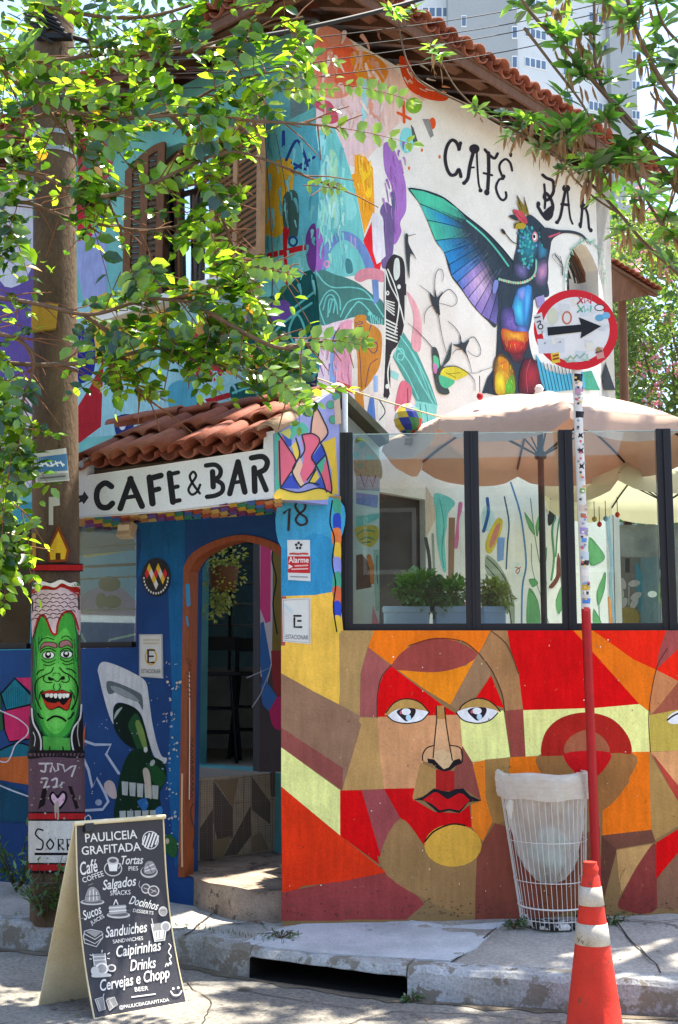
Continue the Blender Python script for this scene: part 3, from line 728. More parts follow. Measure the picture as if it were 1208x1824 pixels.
# painted post at the right of the doorway, inside
IP = Plane((-.42, 8.75), (.9, .43)); ip = thing('painted_post', 'pink white and blue painted post inside the doorway', 'post', tuple(IP.hit(480, 1370)))
m = MB(); b4 = [IP.hit(x, y) for x, y in P2('462,940 505,940 505,1375 462,1375')]; m.slab(b4, -IP.n * .12); m.build('post', mat('post_dark', '#3d3638', 0.8, .2), ip, fix=True)
pm = Mural(IP.hit).tr(2.68, 300, 920)
pm.poly('436,40 500,40 496,700 470,800 440,760', '#a9a4ac').poly('440,40 490,40 488,500 465,510 438,440', '#b8336f').poly('440,510 455,500 480,640 490,700 470,790 450,800 438,700', '#24538c').poly('490,60 545,60 545,640 495,640 500,300', '#6a5a22').poly('490,640 545,640 545,900 500,820', '#7a2226').sm('480,900 520,860 545,880 545,1010 500,1000', '#a81f55').poly('440,800 470,790 520,860 480,930 450,900', '#2a5a94')
pm.line('510,120 495,200 515,300 500,420 520,560', 8, '#171310').line('375,770 490,720 440,850 400,910', 5, '#8f96a0', False)
pm.build('painted_pattern', ip, PRINT)
# ================================================================ tiled canopy over the doorway
can = thing('entrance_canopy', 'tiled canopy over the doorway with hand painted café and bar fascia', 'canopy', tuple(FA.hit(310, 900)))
FWHITE = mat('fascia_white', '#dcdfe0', 0.8, 0.1, 4, 0.3, 60, fine=0.06)
fz0, fz1 = FA.hit(487, 888).z, FA.hit(480, 800).z
fl, fr = FA.hit(137, 870), FA.hit(490, 830)
FT_L, FT_R = FA.hit(137, 812).z, FA.hit(490, 770).z
f_out = [FA.hit(x, y) for x, y in P2('136,921 300,908 490,887 490,768 472,772 470,800 300,826 156,847 155,818 136,812')]
m = MB(); m.slab(f_out, -FA.n * .06); m.build('fascia', FWHITE, can, fix=True, bevel=.006)
# end panel
g_out = [GP.hit(x, y) for x, y in catmull(P2('490.5,772 520,752 552,728 580,706 598,698 604,706'), False, 3)]
g_out = [GP.hit(490.5, 886)] + g_out + [GP.hit(604, 900)]
g_out[0].z = fz0; g_out[-1].z = fz0
m = MB(); m.slab(g_out, -GP.n * .07); m.build('end_panel', mat('end_panel_plaster', '#8a8ec0', .85, .15), can, fix=True)
# soffit back to the entrance wall
LBk = EW.hit(137, 900); RBk = col_at(PW, 604, 0)
s_ = [FA.hit(140, 921, -.062), FA.hit(486, 887, -.062), GP.hit(604, 900), Vector((.0, 7.75, 0)), EW.hit(520, 880), EW.hit(137, 900)]
m = MB(); m.slab([Vector((p.x, p.y, fz0 + .015)) for p in s_], (0, 0, .05)); m.build('soffit', mat('soffit_plaster', '#b88a5a', .85, .2), can, fix=True)
sm_ = Mural(lambda x, y, o: atz(x, y, fz0 + .015 - o), .0003)
cols = ['#c9a23a', '#b5563a', '#6f5a9a', '#3f8a6a', '#c98a5a', '#8a3f6a', '#4a6fae', '#d0b060']
for i in range(22):
    x = 150 + i * 16; y0 = 922 - (x - 137) * .091
    for j in range(4):
        yy = y0 + j * 7 + (i % 3); sm_.poly([(x, yy), (x + 15, yy - 3), (x + 18, yy + 4), (x + 4, yy + 6)], cols[(i * 3 + j * 5) % 8])
sm_.build('painted_soffit', can)
# little brackets of old plaster behind + roof bed
ridgeB = [EW.hit(137, 760), EW.hit(520, 740)]
back_z = GP.hit(600, 705).z
ru = (FA.hit(137, 850) - FA.hit(490, 830)); ru.z = 0; rl = ru.length; ru.normalize()
inn = -FA.n; depth = .68; rise = .36
ro = FA.hit(490, 800); ro = Vector((ro.x, ro.y, FA.hit(480, 800).z))
def cpt(s, t, dz=0): return ro + ru * s + inn * t + up * (rise / depth * t + dz)
m = MB(); m.slab([cpt(.02, .065, -.02), cpt(rl - .03, .065, -.02), cpt(rl - .03, depth, -.02), cpt(.02, depth, -.02)], (0, 0, -.05)); m.build('roof_bed', mat('roof_mortar', '#7a6a5c', .95, .3), can, fix=True)
slope = (inn + up * (rise / depth)).normalized(); k = 10; sp_w = (rl - .12) / k
CT = tile_mesh(.40, .080, .062, seg=8); CP_ = tile_mesh(.40, .07, .08, up_=False, seg=8)
CTs = []
for mm in TILE: a = CT.copy(); a.materials.append(mm); CTs.append(a)
CPs = []
for mm in TILE: a = CP_.copy(); a.materials.append(mm); CPs.append(a)
for i in range(k):
    for r in range(2):
        j = random.randrange(3)
        lay(CTs[j], cpt(.14 + i * sp_w, -.05 + r * .33, .065 + r * .012), ru, slope, can, jit=.024)
        lay(CPs[(j + 1) % 3], cpt(.14 + (i + .5) * sp_w, -.035 + r * .33, .07), ru, slope, can, jit=.012)
for i in range(6): # ridge row and the verge row, laid crosswise
    j = random.randrange(3); lay(CTs[j], cpt(.12 + i * .30, depth + .04, .10), inn, ru, can, 'ridge_tile', jit=.015)
VT = mat('pale_mortared_tile', '#b59a86', .9, .3, 6, .5, 40, col2='#94725e')
vt = CT.copy(); vt.materials.clear(); vt.materials.append(VT)
for i in range(3): lay(vt, cpt(.03, -.04 + i * .24, .10), ru, slope, can, 'verge_tile', jit=.01)
# the canopy's back slope and the gatehouse side wall that runs in behind the glass
gh = thing('gatehouse_side_wall', 'painted inner side wall of the gatehouse seen through the first glass pane', 'wall', (.1, 8.0, TERR))
GW = Plane((.02, 7.72), (.30, .92)); 
gp = [GW.hit(x, y) for x, y in P2('606,700 640,735 690,792 690,1124 606,1124')]
GW2 = Plane((.0, 7.85), (.94, .34))
gp = [GW2.hit(x, y) for x, y in P2('600,702 640,735 676,778 676,1135 600,1135')]
m = MB(); m.slab(gp, -GW2.n * .12); m.build('wall', mat('gatehouse_plaster', '#c6cfc6', .85, .15), gh, fix=True)
m = MB(); A, B = GW2.hit(596, 700, .06), GW2.hit(682, 786, .06)
m.obox((A + B) / 2, (B - A) / 2, -GW2.n * .11, (.0, 0, .03)); m.build('mossy_coping', mat('mossy_plaster', '#5d5f45', .95, .4, 7, .5, 50, col2='#7a7263'), gh)
gm = Mural(GW2.hit).tr(4.027, 560, 840)
gm.sm('300,-250 420,-150 480,-60 470,60 300,40', '#8f8a66').ell(340, -190, 22, 22, '#3f8a72').ell(300, -120, 20, 24, '#3f8a72').ell(400, -100, 26, 22, '#5f9a7a').ell(330, -40, 24, 20, '#3f8a72')
gm.poly('300,30 470,40 470,140 300,130', '#9aa2a8').line('330,20 360,110 390,20 420,110 440,30', 9, '#3a3f42', False)
gm.poly('300,150 460,170 450,260 300,230', '#8f97c4').poly('300,320 470,300 470,330 300,420', '#7fc0b4')
gm.sm('300,400 440,388 462,470 410,540 330,510 300,460', '#d0b54a').line('310,450 360,420 430,430', 10, '#4f9a7a').line('330,490 380,470 430,490', 10, '#4f9a7a').line('350,510 400,505', 10, '#3f7a6a')
gm.poly('300,600 340,590 400,660 410,830 300,850', '#6d4a3a').line('390,610 415,700 420,790', 36, '#d07a3a').poly('425,560 465,560 470,1000 440,1000 430,800', '#9fb8a8').line('450,600 448,700 455,800', 6, '#43504a').poly('420,960 470,1110 470,1150 410,1150', '#d98a9a')
gm.build('painted_pattern', gh)
m = MB(); p = aty(614.5, 735, 7.62); m.tube([Vector((p.x, p.y, aty(614, 772, 7.62).z)), Vector((p.x, p.y, aty(614, 698, 7.62).z))], .018, 8)
tag(m.build('white_pipe', mat('white_plastic', '#d9dcd8', .5, .08)), 'short white plastic pipe standing above the first glass post', 'pipe', kind='thing')
# ================================================================ glass screens on the walls
gsc = thing('patio_glass_screen', 'tall glass screen in black posts standing on the painted patio wall', 'glass screen', tuple(col_at(PW, 860, ztop)))
PANE = glassmat('clear_pane', '#eef7f4', 0.0, 0.01, 0.008)
posts = [(617.5, 23), (844, 26), (1015, 25), (1193, 26)]
gz1 = PW.hit(844, 763).z
PC = Plane((PW.p - PW.n * .10)[:2], PW.u[:2])
for x, wd in posts:
    b_ = col_at(PC, x, ztop); w2 = wd / FPX * b_.y
    m = MB(); m.box(b_ + up * ((gz1 - ztop) / 2), PW.u, w2, .055, gz1 - ztop); po = m.build('post', METAL_BK, gsc, bevel=.003)
    m = MB(); m.box(b_ + up * ((gz1 - ztop) / 2) + PW.n * .036, PW.u, .012, .016, gz1 - ztop - .02); m.build('glazing_bead', METAL_BK, po)
ends = [(629, 831), (857.5, 1002), (1028, 1179.5), (1207, 1330)]
for a, b in ends:
    A, B = col_at(PC, a, ztop), col_at(PC, b, ztop); c = (A + B) / 2; L = (B - A).length
    m = MB(); m.box((c.x, c.y, (ztop + .05 + gz1 - .012) / 2), PW.u, L, .008, gz1 - .012 - ztop - .05); m.build('pane', PANE, gsc)
    m = MB(); m.box((c.x, c.y, ztop + .024), PW.u, L, .05, .048); m.build('bottom_rail', METAL_BK, gsc, bevel=.003)
    m = MB(); m.box((c.x, c.y, gz1 - .009), PW.u, L, .0084, .004); m.build('pane_edge', mat('glass_edge', '#a9c4bc', .2, .05, spec=.6), gsc)
esc = thing('entrance_glass_screen', 'black framed glass screen on the blue wall behind the painted pole', 'glass screen', tuple(col_at(EW, 120, 1.9)))
EC = Plane((EW.p - EW.n * .10)[:2], EW.u[:2])
ez0 = EW.hit(243, 1152).z; ez1 = EW.hit(243, 905).z
for a, b in ((-150, 52), (62, 240)):
    A, B = col_at(EC, a, ez0), col_at(EC, b, ez0); c = (A + B) / 2; L = (B - A).length
    m = MB(); m.box((c.x, c.y, (ez0 + ez1) / 2), EW.u, L, .008, ez1 - ez0 - .05); m.build('pane', glassmat('dim_pane', '#d6e8e8', .02, .015, .010), esc)
    m = MB(); m.box((c.x, c.y, ez0 + .02), EW.u, L, .06, .04); m.build('bottom_rail', METAL_BK, esc, bevel=.003)
m = MB(); c = col_at(EC, 57, 0); m.box((c.x, c.y, (ez0 + ez1) / 2), EW.u, .05, .06, ez1 - ez0); m.build('post', METAL_BK, esc, bevel=.003)
for z in (.28, .52, .76):
    A, B = col_at(EC, 62, 0), col_at(EC, 240, 0); c = (A + B) / 2 - EW.n * .05; m = MB(); m.box((c.x, c.y, ez0 + (ez1 - ez0) * z), EW.u, (B - A).length, .012, .012); m.build('thin_rail', STEEL, esc)
# ================================================================ the painted face on the patio wall
fc = Mural(PW.hit).tr(2, 604, 1100); fc.gain = 1.35
RED, DRED, ORG, TAN, PCH, PYL, MAR, BRN, OCH = '#c4090c', '#9c2018', '#dd6a14', '#9d7440', '#c08a5e', '#e6da84', '#8f4440', '#86664f', '#c99a35'
fc.poly('-8,46 140,46 100,108 76,200 74,350 -8,305', '#a08050').poly('125,46 540,46 500,128 440,85 340,75 250,100 186,168 104,106', ORG)
fc.poly('104,106 182,172 142,250 136,356 74,352 78,200', '#93504c')
fc.poly('186,170 330,195 452,172 494,130 398,312 300,252', '#e07a16').sm('188,180 215,132 270,96 340,76 420,86 492,131 450,168 390,188 330,195 250,190', '#8f4038')
fc.poly('184,172 366,310 425,348 320,352 135,356 140,250 160,200', RED)
fc.poly('494,130 556,46 606,46 592,100 542,206 442,342 396,312', '#8a6a4c').poly('542,206 588,322 484,292', RED)
fc.poly('545,46 607,46 592,96 640,200 656,330 590,332 580,270 545,190 505,128', '#9a7048')
fc.poly('590,332 656,326 668,494 610,496', '#8c4238').poly('600,46 840,46 1072,308 915,322 656,330 640,200 610,110', RED)
fc.poly('835,46 905,46 1132,184 1106,336 1070,308', ORG).poly('905,46 1168,46 1300,90 1300,260 1208,226 1130,186 1050,150', '#d4220e')
fc.poly('1165,46 1300,46 1300,110 1208,112 1130,186 1140,120', MAR).poly('1130,186 1208,226 1208,240 1110,348 1108,280', '#b5764a').poly('1208,230 1300,180 1300,330 1110,352', '#94503c')
fc.poly('656,330 915,322 1070,308 1106,336 1106,478 960,482 665,496', PYL).poly('1106,348 1208,328 1300,330 1300,470 1106,478', '#b09a45')
fc.poly('-8,305 76,350 72,372 2,616 -8,600', '#8a6a54').poly('74,356 136,356 146,500 160,611 4,616', '#aa8550').poly('136,354 432,346 442,480 304,500 268,612 160,610 146,500', PCH)
fc.poly('430,346 586,331 610,497 470,516 440,460', PYL).poly('4,616 80,615 152,856 0,776', RED).poly('80,615 162,610 218,710 207,790 152,862', '#8f4444')
fc.poly('160,610 268,608 272,652 340,692 430,697 466,666 472,748 400,738 340,762 304,812 216,710', '#bd0c10')
fc.poly('290,516 346,542 346,612 266,652 262,640', '#a07a48').poly('345,542 412,547 411,618 345,618', '#9c1f1c').poly('440,458 478,520 507,652 450,612 411,616 411,546', '#84463c')
fc.poly('475,517 528,506 522,640 548,726 512,798 474,748 470,666 507,652', '#dd7420').poly('520,506 612,498 640,700 560,740 546,726 522,640', '#96703e').poly('610,498 726,492 732,566 605,566', ORG)
fc.poly('1040,479 1107,478 1112,757 938,778 938,690 1032,590', ORG)
fc.sm('1042,482 1030,580 985,650 930,690 870,690 790,650 735,580 722,484', '#8f6236')
fc.sm('720,484 735,410 790,358 880,338 970,360 1028,420 1042,482 1000,482 960,478 760,482', DRED)
fc.poly('720,470 722,494 800,492 960,484 1042,480 1042,470', DRED)
fc.sm('806,484 820,430 885,400 945,432 962,482 900,484', '#94553a').sm('806,484 962,480 945,540 900,572 840,552', '#b31216')
fc.poly('1106,479 1300,470 1300,640 1208,600', '#c08a5a').poly('1112,479 1208,598 1300,650 1300,720 1208,660', '#a03c30').poly('1104,480 1212,662 1300,720 1300,760 1208,742 1126,792 1112,756', '#9c7a46')
fc.poly('938,776 1114,756 1128,800 992,824 938,832', '#6a4334')
fc.tr(2, 604, 1368)
fc.poly('-8,376 152,352 252,420 304,484 240,540 -8,540', '#8c3b38').sm('150,352 215,182 304,276 350,330 430,352 492,312 498,520 330,480', '#8f6d44').poly('556,196 622,216 720,300 720,540 484,540 490,312 514,262', '#7b4234')
fc.poly('720,300 930,210 930,480 720,540', '#7d4a32').poly('936,240 990,290 940,480 930,500', '#5c3a2e').poly('988,292 1118,270 1002,452', '#b08a56').sm('1000,500 1020,430 1075,330 1132,276 1134,500', '#7d3630').poly('1130,266 1208,218 1300,190 1300,260 1208,302 1130,394', RED)
fc.poly('1132,396 1208,304 1300,262 1300,500 1134,500', '#7d5a44')
fc.ell(406, 276, 102, 76, '#c8993a')
fc.line('306,262 340,225 400,200 450,205', 6, '#2a1a14')
fc.tr(4.314, 640, 1220)
# eyes, nose, mouth
for pts in ('196,225 250,150 330,112 410,112 480,150 530,210 470,190 380,180 290,190 225,230', '780,190 800,150 880,110 960,110 1030,150 1075,205 1000,180 920,170 840,175'): fc.sm(pts, '#ab8648')
for pts in ('222,235 290,190 380,182 470,192 532,212 480,270 400,292 310,290 250,275', '750,212 830,178 920,170 1000,182 1062,205 1010,265 930,292 840,285 785,262'): fc.sm(pts, '#e4e2e0')
for x, y in ((360, 228), (905, 222)):
    fc.sm([(x - 72, y - 22), (x - 20, y - 48), (x + 70, y - 44), (x + 60, y + 12), (x + 10, y + 52), (x - 30, y + 30)], '#2a2226'); fc.ell(x, y - 22, 36, 26, '#eeecec'); fc.ell(x + 18, y + 24, 20, 24, '#a9c6d6'); fc.ell(x - 40, y - 16, 9, 14, '#b8566a')
for p_ in ('218,240 260,275 330,294 400,293 480,272 535,215', '745,212 790,265 850,288 930,294 1010,268 1065,215', '205,215 260,145 330,110 410,112 480,145 540,215', '770,190 800,150 880,108 960,108 1030,145 1085,205'): fc.line(p_, 9, '#231a18')
fc.poly('598,160 655,160 665,280 690,460 770,480 790,560 770,600 700,640 650,650 580,600 500,590 490,540 520,490 575,465 590,260', '#c2946a').poly('598,160 655,160 662,262 592,262', '#a0743f').sm('570,520 640,500 715,540 715,600 650,650 580,590', '#c4a47a')
fc.line('592,165 596,260 582,400 568,560', 9, '#231a18', False).line('655,175 668,300 690,440 716,580', 9, '#231a18', False).line('575,465 520,485 490,530 486,580', 9, '#231a18').line('700,465 760,475 790,510 792,590', 9, '#231a18')
fc.poly('522,565 575,572 610,610 650,648 690,632 725,580 770,565 792,600 745,620 700,655 650,665 600,645 560,605 530,600', '#1d1a1b')
fc.poly('420,880 490,860 575,795 640,815 690,820 740,800 800,795 850,850 940,890 840,900 770,985 690,965 610,985 500,890', '#1d1c20').poly('490,882 575,825 600,825 680,880 770,830 800,840 850,885 770,965 690,950 620,965 560,915', '#b81418')
fc.tr(2, 604, 1100)
fc.line('186,170 150,215 137,280 136,356', 4, '#54302a').line('545,50 600,100 640,200', 4, '#5a3c28').line('500,130 545,190 580,270 590,335', 4, '#4a2f22').line('604,335 612,495', 3, '#6a4a30', False).line('250,100 340,75 440,85 500,130', 4, '#6a3020').line('1110,480 1104,340 1130,186 1170,110', 3, '#5a2a20')
fc.ell(1208, 355, 40, 22, '#e4e2e0', -20).line('1170,365 1200,345 1250,330', 6, '#231a18')
# pier beside the doorway
fc.tr(1, 0, 0)
fc.poly('501,892 606,892 606,1128 603,1052 560,1060 501,1062', '#2f7da6').sm('501,892 606,892 606,960 560,950 501,975', '#3a88ac').poly('501,1062 560,1060 604,1052 612,1128 604,1255 560,1232 501,1199', '#d9a944')
fc.poly('501,1062 510,1062 508,1150 501,1150', '#9a4a42').poly('604,1124 640,1124 640,1180 606,1262', '#a08050')
fc.poly('501,1199 560,1232 622,1264 644,1290 610,1406 501,1296', '#86664f').poly('501,1296 611,1368 610,1408 501,1331', '#844840').poly('501,1331 607,1408 607,1490 501,1401', '#e6da84').poly('501,1401 607,1489 688,1554 600,1572 540,1578 503,1600', '#cf3110').poly('501,1590 600,1570 612,1640 501,1640', '#8c3b38')
fc.poly('606,1408 644,1408 676,1540 606,1488', RED)
mz = ['#3f8a72', '#2b3f9c', '#c46a3a', '#c9a63a', '#7d84c0', '#3f8a72', '#b85a3a', '#2b3f9c', '#c9a63a']
for i, c in enumerate(mz): fc.sm([(592 + (i % 2) * 2, 892 + i * 26), (606, 890 + i * 26), (607, 918 + i * 26), (597 - (i % 3) * 2, 917 + i * 26)], c)
fc.line('592,892 588,930 596,960 592,1000 598,1040 594,1080 600,1125', 2.5, '#15131a')
fc.line('1110,1600 1104,1570 1114,1545', .9, '#4a3326', True, .3).brush(130, 615, 1130, 1240, 1600, ['#a8845a', '#9a5a44', '#b98a5c', '#c04a20', '#8a6a50'], 5, .9, 90, 60)
for i in range(220):
    x = random.uniform(510, 1240); y = 1632 - abs(random.gauss(0, 20)); fc.ell(x, y, random.uniform(.6, 2.6), random.uniform(.6, 1.6), random.choice(['#5a4034', '#6a4a3c', '#4a362c']), random.uniform(-20, 20), 6)
for i in range(90): fc.ell(random.uniform(510, 1208), random.uniform(1130, 1600), random.uniform(.5, 1.6), random.uniform(.5, 1.8), random.choice(['#d9cdb5', '#5a3a2a', '#c9b9a0']), 0, 6)
fc.build('painted_face', pwall)
# ================================================================ numbers and small marks on the pier: 18
nm = Mural(PW.hit, base=.006)
nm.line('506,914 516,906 514,944', 4.2, '#2a1d18', False).line('541,897 532,893 526,902 534,914 545,922 546,932 535,935 527,927 532,917 542,908 544,898 538,893', 3.8, '#2a1d18')
nm.build('house_number', pwall, PRINT)
# ================================================================ canopy fascia lettering and the end panel
K = '#15151a'
def fascia_letter(label, *strokes):
    q = Mural(FA.hit, .00002).tr(3.265, 130, 760)
    for st in strokes:
        if len(st) == 1: q.poly(st[0], K)
        else: q.line(st[0], st[1], K, len(st) > 2)
    q.build('painted_letter', can, PRINT)
fascia_letter(None, ('224,348 188,328 148,358 138,415 158,462 200,470 230,446', 34, 1))
fascia_letter(None, ('275,476 337,302', 34), ('333,305 402,462', 36), ('312,412 378,402', 24))
fascia_letter(None, ('446,296 463,446', 38), ('446,302 512,284', 34), ('456,374 500,362', 30))
fascia_letter(None, ('562,272 582,438', 36), ('562,278 612,266', 24), ('574,356 610,348', 24), ('582,436 620,428', 26))
fascia_letter(None, ('738,388 700,335 680,290 700,262 716,288 690,330 672,368 692,395 722,378 740,338', 15, 1))
fascia_letter(None, ('812,262 816,350', 32), ('774,226 828,222 858,250 852,288 820,308', 27, 1), ('826,308 868,335 868,376 830,400 780,408', 27, 1))
fascia_letter(None, ('912,390 960,205', 32), ('960,205 1000,380', 34), ('932,326 986,318', 22))
fascia_letter(None, ('1054,240 1058,376', 34), ('1038,182 1100,174 1130,202 1118,246 1078,268', 32, 1), ('1082,268 1124,368', 31))
fascia_letter(None, ('20,402 55,398 66,375 92,412 62,452 54,436 25,448 40,424',))
ep = Mural(GP.hit, .00002).tr(3.775, 330, 680)
ep.poly('600,345 640,330 640,780 604,780', '#3f9a84').poly('625,400 660,350 745,540 720,600 690,640 640,720 628,650', '#c4586e').poly('640,330 720,330 715,430 690,440', '#2f49a0').sm('700,340 730,285 790,275 830,320 800,360 750,350 712,390', '#4aa08a').poly('640,340 700,310 715,345 700,385', '#b5b25a')
ep.poly('842,340 850,250 880,175 930,260 960,340 915,400 870,370', '#c99a86').poly('745,380 785,360 805,450 790,490 770,470', '#8a8ec0').poly('715,430 745,400 770,490 745,530', '#c9b04a').sm('785,360 850,350 900,390 900,430 850,500 870,570 820,660 790,670 775,600 800,500', '#c95a72')
ep.poly('850,510 915,420 945,490 880,560', '#2a3fa0').poly('720,600 775,510 790,560 770,620 800,690 775,710', '#c9a890').poly('690,640 720,625 770,720 640,715', '#2a3fa0').poly('880,560 940,500 935,560 915,630', '#3f9a7a').poly('830,680 880,590 900,640 880,685', '#c9b03a').poly('860,690 910,640 950,740', '#2f459c').poly('915,630 955,490 985,700 975,745 945,720', '#c4566a').poly('920,410 1010,370 1030,760 990,755 985,600 950,480', '#c9a82f')
ep.sm('640,715 760,745 900,715 985,750 985,790 620,790', '#c9b040')
for x, y, r in ((1018, 100, 22), (978, 155, 24), (1030, 208, 20), (995, 255, 24)): ep.ell(x, y, r + 6, r + 6, '#5d6a45'); ep.ell(x, y, r, r, '#3f8a72')
ep.poly('1000,130 1040,110 1050,280 1010,290', '#b59a86')
for p_ in ('625,345 690,440 745,540 690,640 640,715', '745,380 770,490 720,600 775,710', '845,345 855,250 880,175 930,260 960,345 915,405', '785,360 805,450 775,510', '790,355 860,350 905,400 850,505 880,565 820,660', '905,405 945,490 985,700 978,750', '850,510 915,630 950,740', '880,560 940,495', '830,680 880,590', '775,710 830,680 900,690', '640,715 760,745 900,715 985,750', '632,400 640,700'): ep.line(p_, 10, '#171620')
ep.build('painted_mosaic', can, PRINT)
# ================================================================ graffiti on the blue entrance wall
eg = Mural(EW.hit).tr(3.553, 0, 1180)
eg.sm('300,-1030 700,-1010 1130,-980 1130,-700 900,-560 870,-540 850,-900', '#1f5f94').poly('1050,-840 1170,-840 1170,1200 1110,1300 1060,700 1090,200', '#1d5f92')
eg.sm('620,40 652,-4 740,18 850,70 922,122 942,220 962,370 990,500 1022,590 1057,606 1040,642 980,600 938,480 900,345 860,292 800,262 742,256 716,300 722,392 690,330 650,190 628,90', '#c6cacc')
eg.sm('676,122 740,128 860,180 900,215 905,300 880,260 830,210 760,180 690,200', '#5d676a').sm('700,150 760,160 850,210 880,250 800,225 730,190', '#8d9698')
eg.sm('720,395 718,300 745,260 800,264 870,300 912,385 942,500 960,590 900,570 800,520 740,450', '#10221a').sm('812,390 860,322 902,400 932,540 940,590 880,570 830,450', '#234f2e').sm('858,395 878,366 912,440 936,560 905,535', '#77924a').sm('722,360 735,310 775,282 745,330', '#9fb0a8')
eg.sm('820,572 900,545 965,590 1042,642 1052,740 1012,830 1006,1010 738,1012 746,800 770,680', '#12301f').sm('930,640 1000,660 1052,730 1010,790 960,740', '#1f4f2a').ell(922, 552, 12, 18, '#c9d0cc').ell(965, 636, 14, 22, '#aab4b0', 30)
for i, x in enumerate((770, 818, 866, 914, 962)):
    eg.poly([(x, 752 + i * 6), (x + 42, 756 + i * 6), (x + 38, 842 + i * 6), (x + 4, 838 + i * 6)], '#bcc4c0' if i < 4 else '#a9b2ac'); eg.poly([(x - 14, 940 - i), (x + 26, 938 - i), (x + 28, 1008), (x - 10, 1008)], '#b4bcba')
eg.sm('905,680 930,668 952,720 960,860 930,830 912,740', '#c9bfae').sm('870,880 920,860 940,900 910,940', '#2f6fb0').sm('985,930 1020,910 1030,950 1000,980', '#3f7fc0')
eg.build('painted_hooded_figure', ewall); eg = Mural(EW.hit, base=.004).tr(3.553, 0, 1180)
eg.line('520,492 600,520 702,520 672,580 752,702', 17, '#aab6cc', False).line('520,590 560,680 585,792 612,730 662,820 686,880 650,930 520,938', 17, '#aab6cc', False)
eg.sm('660,770 690,745 725,770 740,850 710,860 670,820', '#b9a9a8').ell(625, 886, 22, 20, '#8f9cb0').poly('525,460 545,370 530,560', '#c0602a')
eg.build('painted_zigzag', ewall); eg = Mural(EW.hit, base=.005).tr(3.553, 0, 1180)
eg.poly('5,200 95,100 196,205 190,268 40,302', '#1f7486').poly('100,98 205,95 205,192', '#c43468').poly('20,312 190,272 197,482 60,502 30,430', '#bf2c60').sm('-10,560 110,510 197,532 180,590 60,612 -10,590', '#1a6478').poly('-60,606 197,592 192,776 100,762 -60,732', '#b5602f').poly('-60,740 100,790 192,852 192,1010 -60,1010', '#17455e').poly('-60,60 5,200 20,420 -60,480', '#2c5a3a')
eg.line('5,200 95,100 196,205', 12, '#0d1018', False).line('5,200 40,302 190,268', 12, '#0d1018', False).line('20,312 30,430 60,502 195,482', 10, '#0d1018', False).line('-10,560 110,510 197,532', 10, '#0d1018')
for i in range(10): eg.line([(40 + i * 14, 150 + abs(i - 4) * 8), (48 + i * 13, 282 - i)], 3, '#12424c', False)
eg.line('-10,300 60,330 120,360 175,410 170,460 100,520 70,590 40,630 -20,620', 8, '#c9bfd0').line('-20,770 80,812 192,852', 9, '#b9c0d0', False)
eg.build('painted_shapes', ewall); eg = Mural(EW.hit, base=.006).tr(3.553, 0, 1180)
for i in range(70): # flaked paint near the door
    x, y = random.gauss(1085, 32), random.uniform(-60, 1200); eg.ell(x, y, random.uniform(2, 9), random.uniform(2, 12), random.choice(['#b9bcc0', '#8fa9c4', '#c7b9a6']), random.uniform(0, 90), 7)
for i in range(40): eg.ell(random.uniform(540, 1000), random.uniform(80, 1100), random.uniform(1.5, 5), random.uniform(1.5, 5), '#b9bcc0', 0, 6)
eg.sm('1040,1110 1080,1090 1120,1140 1110,1230 1050,1200', '#2f5f34').ell(1060, 1130, 12, 18, '#c9b9a6')
eg.build('flaked_paint', ewall)['kind'] = 'stuff'
# ================================================================ the bird wall
bd = Mural(RW.hit)
bd.poly('563,40 700,120 760,175 700,230 640,300 563,270', '#dfc2b8').sm('563,60 600,52 640,100 620,170 563,160', '#d98f78').sm('575,100 610,80 650,105 645,150 600,150', '#d8613e').sm('625,95 660,95 690,120 680,150 640,142', '#d98a24')
bd.sm('712,100 730,110 740,140 770,160 798,172 790,180 760,176 730,160 715,130', '#d0481f').sm('560,80 580,70 600,110 590,150 565,150', '#d77a62')
bd.tr(5.033, 560, 180)
bd.poly('16,0 520,-40 640,0 620,400 360,480 300,620 240,420 16,240', '#dcc0c2').sm('16,0 130,0 200,100 212,182 120,202 90,110 16,60', '#c25268').poly('430,-200 470,-200 470,250 430,300 420,100', '#9fd0d4')
bd.poly('14,262 182,240 262,430 322,620 362,762 442,1182 522,1534 400,1560 14,1610', '#6fbfbd').sm('80,520 130,510 120,800 90,900 60,760', '#a9d8d4').sm('40,900 200,860 220,1100 130,1150 50,1080', '#8fcfcb').sm('130,480 200,500 205,800 180,1105 150,1090', '#9fd3b0').sm('20,330 100,320 90,480 25,460', '#8ccfd4').sm('250,800 330,820 380,1000 300,1060', '#84cbc8').sm('16,420 60,500 40,640 16,620', '#4a86a8')
bd.poly('360,480 460,498 526,600 541,1000 520,1012 450,1192 390,880 330,660 362,650', '#e8a028').sm('420,560 500,600 515,820 470,860 420,680', '#efc22c')
bd.sm('620,392 690,388 760,540 815,720 826,860 820,990 770,1090 780,1180 712,1280 705,960 690,760 632,620', '#9f6eb8').sm('688,820 715,830 725,960 700,970', '#5d5f86')
bd.sm('590,1000 610,930 650,908 690,940 718,962 712,1300 682,1450 642,1502 600,1450 622,1100', '#705e8e').poly('515,1080 526,1352 560,1462 602,1440 590,1512 560,1567 500,1420 438,1252', '#d92430').poly('520,1000 612,1040 640,1390 566,1460 526,1340', '#dcdbe2')
bd.line('60,1560 110,1340 220,1215 330,1225 430,1330 500,1490', 78, '#6a8abf').sm('16,1160 60,1180 92,1340 60,1510 16,1510', '#935eac').line('330,1210 335,1310', 8, '#d98aa8').line('365,1230 370,1320', 8, '#d98aa8').ell(112, 1462, 26, 34, '#d98aa8').ell(112, 1462, 14, 20, '#6a8abf').sm('280,1420 330,1430 345,1530 290,1540', '#3f7a80')
